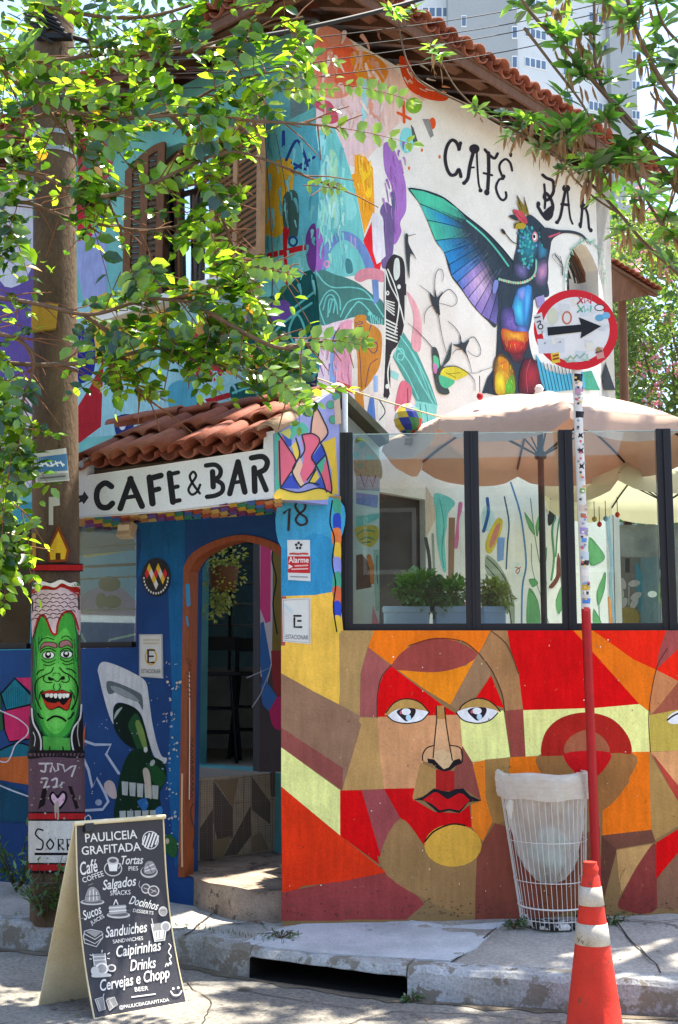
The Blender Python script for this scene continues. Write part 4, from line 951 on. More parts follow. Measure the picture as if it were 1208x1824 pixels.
bd.ell(830, 352, 66, 116, '#7cc8cc').ell(838, 405, 22, 40, '#cfe0dc').ell(1060, 200, 30, 52, '#d8562a').line('800,10 806,190', 26, '#d0552a', False).line('750,105 860,160', 26, '#d0552a', False).ell(892, 40, 74, 72, '#7cb23a').ell(890, 20, 26, 26, '#cfd0a8').poly('968,160 1032,160 1072,310 1040,332', '#8a8d8c').poly('865,210 890,240 930,370 885,370', '#55595a')
for x, y in ((965, 440), (1124, 500), (850, 602)): bd.ell(x, y, 11, 17, '#d0703a')
bd.tr(4.027, 480, 440)
bd.poly('340,530 500,520 610,520 610,1040 500,1290 340,1290', '#d8c8d4').sm('500,560 604,540 612,800 600,1010 490,960 478,700', '#d89ab0').poly('440,600 482,600 490,1000 430,1020', '#7f9fcf').line('360,840 390,930 400,850 425,920 430,840', 10, '#7a5a9a', False)
bd.sm('343,185 480,200 620,250 740,340 822,412 822,640 760,580 650,500 500,530 343,540', '#467a75')
for p_ in ('345,190 390,250 460,290 600,290 700,330 820,500', '360,420 400,340 450,310 500,360 510,450', '385,450 410,360 450,345 480,400 490,480', '420,500 430,380 470,390 460,470', '510,500 560,400 640,370 740,380', '540,520 600,430 660,400 800,560', '350,400 370,480 400,560', '430,470 450,380'): bd.line(p_, 9, '#6fc4bf')
for i in range(6): bd.line([(720 + i * 17, 470 + i * 10), (735 + i * 15, 550 + i * 14)], 7, '#6fc4bf', False)
bd.ell(718, 478, 14, 16, '#6fc4bf').sm('610,220 650,165 740,150 822,180 816,252 720,230 650,252', '#d08a98').poly('735,235 782,235 787,380 750,416', '#6a8abf')
bd.poly('590,540 840,560 830,1060 590,1040', '#d9d5cc').sm('608,520 690,490 700,540 762,570 806,640 796,830 750,930 690,1012 640,1022 630,800', '#bd8236').line('620,540 650,800 660,1010', 6, '#6a3f5a').line('730,560 710,620 700,700 740,760 770,740 770,690 740,680 730,720', 7, '#5a3f6a').line('690,1000 720,850 780,800', 6, '#6a3f5a').poly('610,1040 672,1040 690,1240 650,1230 620,1150', '#bd8236')
for y in (545, 580, 615): bd.ell(650, y, 22, 12, '#5d4a6a', -10); bd.ell(650, y, 14, 6, '#bd8236', -10)
bd.sm('830,160 880,60 930,58 972,110 982,300 970,560 920,700 870,780 865,1050 815,1050 830,640 820,400', '#353235')
for p_ in ('835,170 870,280 930,400 970,560', '890,45 950,70 975,130 980,260', '850,160 900,280 930,420 900,620', '870,780 930,690 970,560 975,350', '830,160 830,640 815,1050', '868,1050 850,900 880,760'): bd.line(p_, 9, '#d5dcd4')
for i in range(5): bd.line([(838, 385 + i * 14), (895, 400 + i * 22)], 9, '#cfd6ce', False)
for i in range(6): bd.line([(835, 520 + i * 26), (915, 560 + i * 24)], 11, '#cfd6ce', False)
bd.sm('900,90 930,90 935,200 905,240 890,180', '#cfd8d0').ell(848, 330, 13, 17, '#cfd6ce').ell(930, 285, 13, 17, '#cfd6ce').ell(848, 330, 5, 7, '#353235').ell(846, 1000, 14, 18, '#cfd6ce')
bd.poly('885,790 960,610 1062,760 1150,960 1207,1132 1050,1102 960,930', '#569a92').line('920,720 1000,820 1100,1000 1180,1130', 9, '#78cfc6').line('940,640 1040,780 1130,960 1195,1120', 8, '#78cfc6').line('900,790 980,900 1070,1090', 8, '#78cfc6').line('900,790 910,740 950,730 968,770 950,810 920,800 925,765 945,765', 8, '#78cfc6').line('1000,720 1080,880 1160,1100', 6, '#78cfc6')
bd.sm('985,320 1060,420 1092,560 1080,745 1020,705 1035,500', '#d89ea6').sm('950,960 1020,1010 1000,1130 905,1182 910,1080', '#cf7084').poly('725,1062 750,1072 766,1272 690,1242', '#547ab8').poly('780,1080 840,1080 830,1290 770,1290', '#cfd6cc').line('790,1100 830,1180 790,1240', 8, '#3a3a3c').poly('745,920 778,925 778,1040 750,1040', '#8fb0d8').poly('870,880 930,910 920,960 870,930', '#8fd0cc')
bd.poly('490,960 600,1000 600,1050 470,1010', '#b83a44').poly('1050,1102 1207,1132 1180,1290 1060,1290', '#7fc9c2').line('1080,1130 1100,1280', 7, '#3f8a84').line('1120,1130 1140,1280', 7, '#3f8a84')
bd.tr(1, 0, 0)
bd.brush(60, 566, 270, 615, 470, ['#8ed0cc', '#5fb4b6', '#a9dcd6', '#78c4c0', '#6ab0b8', '#93d2c0'], 26, 6, 88, 14).brush(36, 566, 60, 690, 230, ['#dcb8b0', '#e2c8c0', '#d8a898', '#e6d2cc', '#d99a84'], 30, 8, 80, 30).brush(16, 632, 285, 662, 380, ['#eaae34', '#e0982a', '#efc04a'], 22, 4, 85, 10).brush(18, 685, 260, 722, 420, ['#a678bc', '#9666b0', '#ad84c4'], 22, 4, 82, 10).brush(14, 570, 600, 640, 680, ['#d89ab0', '#e0b0c0', '#cf8ea6'], 22, 5, 88, 10).brush(30, 650, 110, 800, 175, ['#d8cfc2', '#cfc4b4', '#d99a70', '#d8b49c'], 16, 4, 30, 30)
bd.build('abstract_painting', house)
# the hummingbird
hb = Mural(RW.hit, base=.0045).tr(4.314, 720, 330)
SL = '#333f4a'
hb.sm('35,25 150,38 300,93 420,188 480,238 620,348 740,468 840,588 872,620 872,762 735,764 712,1078 640,1040 540,940 440,800 360,690 308,520 243,430 178,270 118,140', SL)
TI = [(50, 34), (120, 142), (180, 268), (243, 425), (310, 520), (350, 608), (365, 690), (410, 744), (450, 802), (492, 868), (545, 936), (595, 994), (655, 1035), (708, 1070)]
RO = [(470, 250), (440, 290), (470, 340), (500, 400), (540, 440), (570, 480), (595, 520), (620, 560), (645, 610), (665, 650), (685, 690), (705, 730), (722, 780), (735, 830)]
TC = ['#4cbb9a', '#48b4a4', '#4cbb9c', '#3ca0c4', '#2c8ac8', '#2c7cc0', '#377cc0', '#5676c0', '#8079c0', '#9384c4', '#8a76bc', '#7c6eb4', '#6c64a4']
TM = ['#45a893', '#2f86b8', '#3f9a94', '#2f6f9c', '#2a6aa4', '#2f6a9c', '#5a80c0', '#a48cc8', '#c8a8d0', '#cfb4d8', '#a890c4', '#7a70a8', '#56558a']
for i in range(13): hb.fade((TI[i], TI[i + 1], RO[i + 1], RO[i]), TC[i], TM[i], SL, 9)
hb.poly('45,30 150,46 300,102 430,198 482,268 380,232 250,172 120,138', '#4cbb9a').fade(((260, 120), (270, 185), (480, 268), (440, 205)), '#4cbb9a', '#47a890', '#3a6a6a', 6)
for i in range(1, 13): a_, b_ = TI[i], RO[i]; hb.line([a_, ((a_[0] + b_[0]) / 2 + 6, (a_[1] + b_[1]) / 2 - 5), b_], 6, '#1f2831', True, 2)
for i in range(46): # sprayed feather shafts
    t = random.random(); x, y = 430 + 330 * t + random.uniform(-30, 30), 300 + 330 * t + random.uniform(-10, 160); L = random.uniform(40, 110); hb.line([(x, y), (x - L * .8, y + L * (.3 + t))], 4, random.choice(['#4a5a68', '#27313a', '#5d6f7c', '#3f4f66']), False, 1)
hb.line('482,272 600,372 700,482 802,620', 13, '#5cc0a8')
hb.line('35,25 150,38 300,93 420,188 480,238 620,348 740,468 840,588', 8, '#232c34')
hb.sm('838,592 870,450 880,330 940,240 980,230 1060,300 1112,370 1132,420 1112,560 1096,700 1112,850 1005,870 962,1000 962,1200 1002,1350 1092,1500 1062,1590 640,1600 700,1400 722,1000 732,760 842,650', '#323e4a')
hb.poly('640,1480 700,1400 720,1590 600,1600', '#333d47')
hb.blob('880,345 950,285 1020,330 1062,450 1015,560 980,650 895,650 870,500', '#323e4a', '#2f8090', 8).blob('1025,430 1105,420 1100,560 1035,590', '#343f4c', '#3f86a8', 6).blob('1000,615 1098,555 1098,770 1010,770', '#3a4250', '#8f7098', 6).blob('1030,640 1094,600 1092,700 1040,720', '#846a92', '#c48eac', 5).blob('845,595 960,615 945,725 855,700', '#343f4c', '#6a6294', 6)
for i in range(90):
    y = random.uniform(310, 640); x = 950 + random.gauss(0, 38) + (y - 450) * .05; hb.ell(x, y, 8, 11, random.choice(['#3fa39c', '#4ab5a8', '#2f8a92', '#5d8fc0', '#3f7f9a']), random.uniform(-20, 20), 8)
hb.blob('870,795 965,765 992,850 985,1000 950,1140 885,1110 822,980 845,880', '#34506e', '#3a92d0', 8).blob('850,860 905,840 925,1000 905,1095 832,1000', '#3a78b0', '#4ec0dc', 7).blob('925,800 978,785 962,950 928,1045', '#3a80c0', '#5aa8dc', 5).blob('878,800 935,788 922,885 878,875', '#4a80c0', '#8a90d0', 5)
hb.blob('750,950 835,950 865,1080 935,1135 860,1155 752,1115', '#3c3f60', '#7a66b4', 7).blob('875,1078 945,1088 945,1145 876,1135', '#4a5a90', '#6a80c8', 5)
for i in range(34): hb.line([(x_ := random.uniform(750, 850), y_ := random.uniform(940, 1110)), (x_ + 9, y_ + 8), (x_ + 18, y_)], 3, '#4a4080')
hb.blob('790,1230 870,1270 940,1225 912,1352 832,1352', '#3a3440', '#8a2d36', 6).blob('750,1148 850,1158 948,1166 946,1255 860,1306 768,1255', '#6a2a34', '#dc4430', 8).blob('752,1103 850,1123 948,1130 942,1205 850,1196 762,1195', '#b8542c', '#e6ac3c', 6)
for i in range(40): x = random.uniform(765, 935); y = random.uniform(1160, 1260); hb.line([(x, y), (x + random.uniform(-6, 6), y + 26)], 4, random.choice(['#e07a5a', '#b82a2a', '#e8b04a', '#c9404a']), False, 1)
hb.blob('694,1345 740,1290 804,1338 854,1450 846,1590 698,1595 686,1450', '#5a4434', '#dda030', 8).blob('765,1525 836,1455 850,1595 755,1602', '#6a8a34', '#52b040', 6).blob('705,1450 765,1438 776,1594 704,1594', '#c09a34', '#e4d83c', 6).blob('725,1318 795,1348 804,1432 736,1412', '#c08a30', '#e0782c', 5)
for i in range(26): hb.line([(x_ := random.uniform(715, 835), y_ := random.uniform(1330, 1560)), (x_ + 3, y_ + 18)], 4, random.choice(['#e0b03a', '#c96a2a', '#8fbf3a', '#e0d04a']), False, 2)
hb.blob('886,1460 918,1346 975,1330 1044,1376 1064,1480 1054,1602 896,1602', '#4a2a34', '#a23440', 7).line('940,1345 900,1450 905,1580', 7, '#6a1f2a').line('970,1340 940,1450 950,1590', 5, '#b04a55')
hb.poly('1000,1350 1030,1400 1090,1500 1070,1510 1040,1440', '#4f3a55')
hb.line('732,722 800,737 900,752 970,722 1010,662 1016,582', 13, '#86bfa0')
for i in range(16): t = i / 15; hb.ell(732 + 270 * t, 722 + 34 * math.sin(t * 2.4) - 50 * t ** 4, 9, 12, '#c9a08a' if i % 2 else '#7fc9a8', 0, 8)
hb.sm('690,740 720,730 722,780 700,830 680,820', '#7a86c4').ell(1005, 396, 22, 40, '#c48a90').ell(1004, 396, 13, 26, '#e8e6e6').ell(1000, 394, 9, 15, '#1a1a20')
hb.poly('860,110 895,160 870,75 930,170 922,85 952,180 962,232 900,212', '#86742c').line('870,80 905,190', 5, '#2c2a20', False).line('922,90 945,200', 5, '#2c2a20', False).sm('838,188 885,195 925,222 948,292 900,282 868,250', '#bd4c56').sm('805,236 850,228 880,270 840,262', '#333a40').sm('850,302 872,280 935,300 922,332 860,332', '#a8922c').line('850,330 860,295 900,285', 7, '#3a3420').line('850,200 930,280', 4, '#6a2a34', False)
hb.line('868,450 830,432 780,372', 7, '#2b2a2c').ell(764, 356, 11, 26, '#2b2a2c', -35)
hb.tr(3.922, 900, 380)
hb.sm('250,105 380,116 470,121 545,150 600,222 535,162 460,140 395,142 335,178 305,240 268,232', '#353d47').poly('300,160 388,130 382,142 310,172', '#c8546a')
# little birds, window wreath and tail
hb.tr(4.314, 720, 330)
for p_ in ('240,880 200,830 120,770', '240,880 236,800 240,700 262,650 290,650 303,690 295,740', '262,880 300,830 350,800 400,850 405,900 370,930 310,915 270,905', '235,915 190,940 160,990 155,1060', '265,1000 290,1150 325,1290', '440,1240 430,1150 380,1080 335,1045', '470,1210 530,1165 575,1220 590,1280 570,1315 520,1300 490,1270', '460,1260 400,1265 370,1300', '480,1300 505,1370 520,1440', '220,1250 150,1170 90,1110 30,1060', '490,1440 540,1500 545,1580', '30,390 90,375'): hb.line(p_, 6, '#3d3336', True, 3)
hb.sm('195,825 235,860 240,800 255,860 300,815 270,890 275,1000 230,940', '#3a4046').sm('375,1225 430,1215 425,1150 450,1210 500,1190 475,1260 490,1320 445,1260', '#3a4046').sm('10,385 32,382 36,450 95,570 50,530 40,720 20,560', '#3a3f45')
hb.sm('218,1255 245,1248 268,1300 285,1390 330,1310 365,1205 355,1330 300,1400 340,1440 300,1480 350,1596 270,1596 235,1480 222,1350', '#3f4a4a').sm('225,1310 262,1330 268,1400 232,1400', '#5ab58a').sm('222,1370 255,1385 250,1440 230,1440', '#b87aa8').sm('300,1410 400,1390 495,1445 420,1490 380,1500 340,1540 280,1480', '#c9bf3a').sm('270,1460 340,1480 390,1510 330,1560 280,1530', '#4fae84').line('300,1400 400,1392 495,1445', 7, '#4a3a40').line('330,1450 430,1440', 4, '#3a3a30').line('320,1440 400,1480', 4, '#3a3a30')
hb.line('600,1420 570,1440 500,1445', 3, '#555555').line('580,1430 700,1390 790,1350', 3, '#555555')
hb.tr(3.922, 900, 380)
for i in range(40):
    t = i / 39 * math.pi; cx, cy = 560 - 140 * math.cos(t) * (1 if t > 1.57 else .95), 560 - 350 * math.sin(t) ** .8 if False else 470 - 285 * math.sin(t)
    L = random.uniform(18, 42); a = random.uniform(0, 6.28); hb.line([(cx, cy), (cx + L * math.cos(a), cy + L * math.sin(a))], 8, random.choice(['#7fb59a', '#8fc0a4', '#5f9a84', '#a9cdb8']), False, 1)
hb.line('415,560 412,450 430,330 475,250 530,200', 3, '#5f8a74').line('350,290 400,360 400,430', 7, '#3a4048').line('395,380 350,330 330,300 350,280 380,310', 3, '#4a4a50').line('400,420 400,360 385,300', 4, '#4a4a50')
hb.tr(2, 604, 300)
hb.poly('700,660 740,720 800,735 870,725 905,780 740,800 720,760', '#4a9cb8').poly('870,725 900,720 930,790 880,790', '#3f8a72')
for i in range(12): hb.line([(716 + i * 13, 690 + i * 3), (738 + i * 12, 790)], 3, '#23505f', False)
hb.poly('935,740 950,690 985,790 945,790', '#2c3238').poly('700,460 730,450 735,480 710,500', '#8f86b4')
hb.build('painted_hummingbird', house)
# CAFÉ BAR lettering sprayed on the wall
K2_ = '#2b2830'
def wall_letter(): return Mural(RW.hit, base=.0030).tr(3.553, 760, 230)
cb = wall_letter(); cb.line('205,128 215,88', 22, K2_).line('208,125 190,85 160,70 130,110 118,180 130,250 155,290 185,285 205,255 218,300', 21, K2_); cb.build('painted_letter', house)
cb = wall_letter(); cb.ell(303, 125, 33, 30, K2_).line('298,140 275,230 262,310 240,340', 22, K2_).line('318,130 322,230 330,340 342,385', 12, K2_).line('268,245 300,242', 12, K2_, False).ell(238, 342, 13, 12, K2_).ell(342, 388, 13, 13, K2_); cb.build('painted_letter', house)
cb = wall_letter(); cb.line('370,130 395,160 430,185 450,155', 18, K2_).line('392,150 394,260 388,380', 22, K2_).ell(382, 400, 17, 20, K2_).line('362,278 415,292', 14, K2_, False); cb.build('painted_letter', house)
cb = wall_letter(); cb.line('542,262 530,215 500,190 468,215 462,250 480,300 485,315 460,320 440,370 460,430 485,450 505,430 502,400', 15, K2_).ell(533, 162, 10, 16, K2_).ell(488, 300, 12, 14, K2_); cb.build('painted_letter', house)
cb = wall_letter(); cb.line('735,290 760,310 800,330 805,390 785,430 760,450 745,430 755,405 785,440 800,500 770,570 735,540 705,490', 20, K2_).line('745,350 752,430 748,500', 15, K2_).ell(708, 475, 13, 18, K2_).sm('735,535 800,480 800,550 768,575', K2_); cb.build('painted_letter', house)
cb = wall_letter(); cb.ell(884, 375, 26, 24, K2_).line('880,385 865,460 848,550 828,590', 18, K2_).line('892,390 900,480 910,560 925,600', 12, K2_).line('855,475 900,480', 18, K2_, False).ell(826, 590, 13, 12, K2_); cb.build('painted_letter', house)
cb = wall_letter(); cb.line('985,400 1020,405 1028,450 1010,490 985,505', 20, K2_).line('990,420 985,520 975,620', 16, K2_).line('1000,490 1020,540 1030,630 1045,640', 15, K2_).ell(972, 605, 11, 15, K2_).ell(1040, 640, 12, 14, K2_).ell(992, 490, 20, 20, K2_); cb.build('painted_letter', house)
# lower part of the same wall, seen through the glass
lo = Mural(RW.hit, base=.001).tr(3.113, 820, 840)
for p_, w_, c in (('245,140 270,280 262,400 255,540', 8, '#3a5a74'), ('280,60 330,220 355,380 365,520 345,640 340,860', 10, '#4a7aa4'), ('390,150 410,330 440,500 480,620', 5, '#5f8a70'), ('395,400 400,540 450,700 490,840', 4, '#5f8a70'), ('530,180 510,330 520,480 505,600', 12, '#4f8a5f'), ('560,200 540,330 530,470', 8, '#3f7a50'), ('780,860 770,780 775,640 800,560', 5, '#4f8a5f'), ('830,150 820,300 840,480 835,640 855,840', 18, '#7f9aa0'), ('845,150 860,860', 4, '#3a4a50')): lo.line(p_, w_, c)
for p_ in ('355,225 400,290 412,350 380,310', '440,235 438,300 425,360 418,300', '380,650 430,720 440,860 370,860', '480,420 475,500 455,520 462,460', '590,350 600,420 590,600 560,610 555,480', '715,365 770,420 800,480 740,520 715,500', '805,560 800,650 765,740 758,660', '520,210 530,260 510,300', '530,720 560,640 600,620 580,720 545,790', '380,600 410,595 430,620 400,640', '740,760 790,860 740,860'): lo.sm(p_, '#5f9a62').line(p_, 3, '#2f5a3a')
lo.sm('500,190 525,200 520,270 490,300 485,240', '#2b2a2a').sm('545,450 560,560 520,640 490,640 530,580 535,500', '#6a3a30').sm('140,190 180,220 190,290 160,330 125,310 120,230', '#b9d0cc').line('150,150 155,230 130,330', 18, '#2f5a94').sm('200,265 235,270 225,340 190,420 165,455 140,430 150,360', '#c9b23a').sm('205,290 222,295 205,360 175,420 160,410 180,340', '#c47a6a')
lo.poly('205,365 248,365 240,490 205,500', '#7a9acc').sm('140,470 180,480 230,540 270,620 300,720 300,860 280,860 270,720 220,600 150,570', '#8f9a86').line('150,480 210,540 260,620 290,740', 5, '#2a2a2a').line('140,520 200,590 250,660 285,850', 5, '#2a2a2a').poly('120,640 200,620 210,860 120,860', '#c9a89a')
lo.poly('290,505 350,505 345,585 290,580', '#cfd8d4').line('305,530 330,540 320,565 308,550 335,530', 5, '#b83a3a').poly('818,690 832,700 845,840 828,850', '#d0803a')
lo.tr(4.027, 560, 840)
lo.poly('800,100 860,200 870,340 800,480', '#c9b8a6').sm('860,160 960,180 1010,230 960,300 950,400 935,500 948,700 920,700 880,500 870,300', '#6fbfb8').line('900,200 930,380 915,560 930,690', 7, '#3f948c').line('1050,230 1030,420 1015,540', 30, '#c46a94').poly('965,330 1010,330 1000,800 960,810', '#8a6a54').sm('1040,350 1085,300 1085,640 1050,640', '#cfd0c8').line('800,480 830,700 810,1130', 24, '#45494a').line('850,450 860,700 890,1130', 18, '#8f9a92').poly('955,950 1085,950 1085,1140 1020,1140', '#cfd4d4').line('1080,950 1040,1120', 34, '#cf5a7a', False)
lo.build('painted_plants', house)
# ================================================================ the street wall above the canopy
sw = Mural(LW.hit, .00002)
sw.poly('462,240 562,190 562,760 520,760 480,700 462,520', '#6fb9b2').sm('500,240 562,230 562,420 520,420 505,330', '#5fb0ba').sm('475,300 520,285 515,360 470,365', '#d9a52a').sm('462,370 510,360 500,420 465,410', '#d9a52a').line('505,235 505,260', 6, '#2a4a8a').line('510,285 530,250 548,300 520,290', 5, '#2a3f7a').line('525,300 560,280', 5, '#2a3f7a')
sw.sm('505,350 530,345 530,420 508,420', '#3f5a50').line('510,410 508,440 512,520', 12, '#b81e26', True, 3).line('480,455 545,440', 10, '#b81e26').ell(522, 430, 9, 10, '#24407a').ell(522, 430, 5, 6, '#6fb9b2').sm('545,420 562,400 562,480 548,470', '#6a3a80')
sw.sm('440,560 500,520 562,490 562,700 500,720 450,690', '#16504e')
for p_ in ('470,600 510,560 560,520', '450,640 500,580 555,540', '480,690 520,640 560,590', '500,720 530,650 545,600 530,560 515,590 530,620'): sw.line(p_, 4, '#5fb5ae')
sw.sm('480,545 510,535 520,560 490,575', '#6a4a94').poly('425,510 470,500 455,560 430,580', '#b58a80').poly('500,690 562,650 562,760 490,760', '#a88a7c').sm('520,690 545,685 540,740 515,730', '#b81e26').ell(548, 650, 22, 26, '#5fa9a2')
for a, b in (((515, 668), (562, 690)), ((520, 700), (560, 660)), ((540, 650), (545, 712)), ((512, 682), (565, 680))): sw.line([a, b], 5, '#1a2f5a', False)
sw.poly('137,540 250,525 440,520 430,620 440,760 140,780', '#8fbfc6').sm('170,470 200,540 250,560 230,650 170,640 160,560', '#d0b03a').sm('250,540 300,530 300,580 260,600', '#d0b03a').poly('250,600 280,580 270,640 240,660', '#d0b03a').sm('137,600 165,590 168,660 140,680', '#22277a').poly('160,690 185,640 180,760 140,790 135,730', '#a01e28').sm('340,590 395,590 410,640 380,680 345,660', '#a83040').sm('360,580 385,590 380,620 360,620', '#1c2a55').sm('205,745 235,740 235,780 210,780', '#22306a').ell(218, 757, 6, 9, '#cfd0d8')
sw.poly('280,735 440,690 440,700 280,745', '#a01e28').sm('390,600 430,590 425,660 400,660', '#c98a4a').sm('410,690 460,680 480,720 430,740', '#16504e').line('415,700 450,690 460,715 440,720', 4, '#5fb5ae').sm('300,690 340,680 350,740 310,750', '#4f9ab0')
sw.sm('137,260 160,240 200,270 190,320 150,330', '#b04a58').poly('135,330 150,300 160,420 140,460', '#a01e30').sm('165,345 190,340 190,400 165,400', '#4a4a8a').poly('140,400 190,420 190,520 150,540 138,480', '#8f9ac4').poly('137,390 160,380 165,420 140,430', '#b82030').poly('60,300 130,280 130,900 60,930', '#8faac4').sm('-10,500 60,480 60,700 -10,720', '#5a4a8a').sm('-10,720 50,700 60,850 -10,900', '#c9b9c4').sm('0,330 50,320 55,480 0,500', '#b9bcc8')
# below, seen through the entrance glass
sw.poly('-60,900 320,880 320,1180 -60,1200', '#3f8fa0').sm('130,1080 200,1040 260,1100 240,1160 140,1160', '#7a6a86').line('150,990 190,985 240,975', 6, '#b5a04a').line('145,1010 240,1005', 5, '#1f2a30').line('190,1160 195,1140 240,1130', 4, '#d0c8a0', False).line('145,1130 152,1145 150,1160', 4, '#d0c8a0', False).ell(195, 1040, 20, 14, '#1f3f2a').ell(200, 1072, 16, 12, '#22442c').ell(180, 1070, 10, 14, '#22442c').poly('137,930 240,920 240,980 137,990', '#4a5a60')
for i in range(9): sw.line([(i * 6 - 4, 930), (8 + i * 6, 1010), (2 + i * 6, 1130)], 2.5, '#7fd0d4')
sw.brush(50, 465, 250, 560, 520, ['#78c0b8', '#5fa8a8', '#86c8c4', '#4f98a0'], 26, 6, 88, 14); sw.brush(40, 150, 540, 440, 760, ['#a0c8cc', '#7fb4bc', '#b4d0d0'], 22, 5, 80, 30)
sw.build('painted_pattern', house)
# ================================================================ utility pole with the painted green face
PB, PT = aty(101, 1612, 7.8), aty(96.5, 0, 7.75)
def pole_c(z): return PB.lerp(PT, (z - PB.z) / (PT.z - PB.z))
def pole_r(z): return .163 + (.133 - .163) * (z - PB.z) / (PT.z - PB.z)
def pole_hit(px, py, off=0.0):
    d = ray(px, py); t = 7.6 / d.y
    for _ in range(4):
        z = (CAM + d * t).z; c = pole_c(z); r = pole_r(z) + off
        a = d.x ** 2 + d.y ** 2; b = 2 * (d.x * (CAM.x - c.x) + d.y * (CAM.y - c.y)); k = (CAM.x - c.x) ** 2 + (CAM.y - c.y) ** 2 - r * r
        q = b * b - 4 * a * k; t = (-b - math.sqrt(max(q, 0))) / (2 * a)
    p = CAM + d * t; h = Vector((p.x - c.x, p.y - c.y, 0)); h = h.normalized() * r
    return Vector((c.x + h.x, c.y + h.y, p.z))
pole = thing('utility_pole', 'round concrete utility pole painted with a laughing green face', 'utility pole', tuple(PB))
PCON = mat('pole_concrete', '#52423a', 0.95, 0.45, 5, 0.9, 50, col2='#67543f', spots='#382e28', spot_scale=8, spot_at=.62, fine=0.2, stretch=(1, 1, .35))
m = MB(); zs = [PB.z - .1 + i * (PT.z + 2.6 - PB.z) / 24 for i in range(25)]
m.tube([pole_c(z) for z in zs], [pole_r(z) for z in zs], 40); m.build('shaft', PCON, pole)
def band(py, h, mt, name, off=.004):
    z = pole_hit(97, py).z; m = MB(); m.tube([pole_c(z - h / 2), pole_c(z + h / 2)], [pole_r(z) + off] * 2, 40, cap=True, smooth=True); return m.build(name, mt, pole)
for py in (232, 262, 648): band(py, .03 if py != 648 else .02, STEEL, 'steel_band', .006)
band(172, .05, STEEL, 'clamp_band', .012)
for x in (66, 78, 112, 126):
    p = pole_hit(x, 262, .008); m = MB(); m.lathe(p, [(.006, -.004), (.009, 0), (.006, .012)], 8); m.build('band_bolt', STEEL, pole)
gf = Mural(pole_hit, .00009, .0012, 2.6).tr(5.7, 40, 1020)
gf.poly('60,90 640,90 640,1900 60,1900', '#3d2f38')
gf.sm('100,640 95,150 130,110 210,100 290,120 390,80 470,120 530,105 585,140 590,610 580,700 560,800 590,950 605,1150 590,1400 540,1550 480,1700 360,1740 240,1700 160,1560 100,1380 95,1100 115,850', '#1f6a34')
gf.sm('125,700 190,450 280,560 330,640 400,440 500,430 540,600 550,800 560,1000 570,1250 540,1450 470,1620 350,1690 240,1640 170,1480 125,1250 130,950', '#3f9a3a')
gf.sm('170,760 240,640 330,660 440,560 500,700 510,900 530,1150 510,1400 420,1580 330,1640 240,1560 180,1380 160,1100', '#5cb84a').sm('210,1000 330,920 460,1000 500,1200 440,1500 330,1580 240,1480 190,1200', '#68c254')
gf.sm('100,160 125,105 210,88 290,108 390,72 480,105 540,95 588,135 588,165 530,150 470,158 400,140 320,165 240,150 150,180', '#e4ddd6')
gf.sm('100,170 150,150 230,130 330,150 400,108 480,140 585,150 590,240 500,200 400,150 330,175 220,170 110,215', '#9c2018')
gf.sm('98,640 98,220 220,175 330,178 400,150 520,200 588,240 590,600 560,600 530,450 500,390 420,400 380,470 350,620 300,620 260,500 230,440 190,440 150,500 120,620', '#cdb4b8')
gf.line('104,650 130,560 165,460 215,430 255,500 300,610 345,620 360,520 400,430 450,395 500,400 540,470 575,600', 22, '#9c2420').line('104,665 140,560 180,460', 6, '#1b1214')
random.seed(3)
for i in range(7):
    for j in range(6):
        x = 120 + j * 78 + (i % 2) * 34; y = 210 + i * 40 + abs(x - 330) * .05
        if y > 420 and 180 < x < 270 or y > 400 and x > 400: continue
        d_ = 1 if x < 330 else -1
        gf.line([(x - 30 * d_, y + 22), (x, y), (x + 34 * d_, y + 12)], 8, '#2c1c20')
BL = '#12160f'
for p_, w_ in (('168,720 200,680 250,660 320,680', 8), ('395,668 430,645 470,650 505,690', 8), ('180,810 220,780 280,770 340,800', 9), ('385,800 430,770 480,775 512,810', 9), ('195,880 240,910 300,905 335,880', 8), ('385,870 430,900 480,900 512,875', 8), ('215,935 270,945 330,920', 8), ('410,920 450,935 512,918', 8),
               ('145,1035 170,1000 215,985', 11), ('450,975 500,985 540,1020', 11), ('315,965 290,1010 220,1045 150,1090 125,1170 140,1280 190,1390', 10), ('380,965 420,1010 480,1040 540,1100 565,1180 555,1280 510,1390', 11), ('220,1045 215,1090 250,1115 300,1115', 9), ('470,1045 475,1095 440,1115 400,1105', 9), ('310,1050 320,1020 340,1022', 6), ('360,1022 378,1025 385,1050', 6),
               ('265,1085 310,1075 335,1100 370,1100 395,1072 430,1080', 8), ('325,1130 315,1160 325,1185', 8), ('375,1130 388,1160 375,1185', 8), ('170,1285 180,1225 210,1195', 9), ('490,1195 515,1230 528,1280', 9), ('255,1500 320,1460 390,1470 440,1505', 20), ('155,1430 180,1470 210,1480', 16), ('470,1485 500,1460 520,1420', 16), ('190,1620 240,1700 330,1740 420,1720 490,1640', 16), ('500,1390 540,1330', 14)): gf.line(p_, w_, BL)
for p_ in ('175,790 195,730 240,705 330,715 352,745 335,765 270,745 215,755', '372,755 380,710 430,685 480,695 505,740 510,765 460,735 400,760'): gf.sm(p_, '#9a6a6a').line(p_ + ' ' + p_.split()[0], 8, '#3a1c1c')
for cx_, cy_ in ((265, 838), (448, 830)): gf.ell(cx_, cy_, 66, 42, BL); gf.ell(cx_, cy_, 57, 34, '#dfe2d8'); gf.ell(cx_ - 4, cy_ - 2, 32, 34, BL); gf.ell(cx_ - 2, cy_ - 12, 16, 15, '#e8eae2')
gf.sm('258,1060 290,1065 315,1090 275,1095', BL).sm('385,1085 400,1055 430,1055 425,1085', BL)
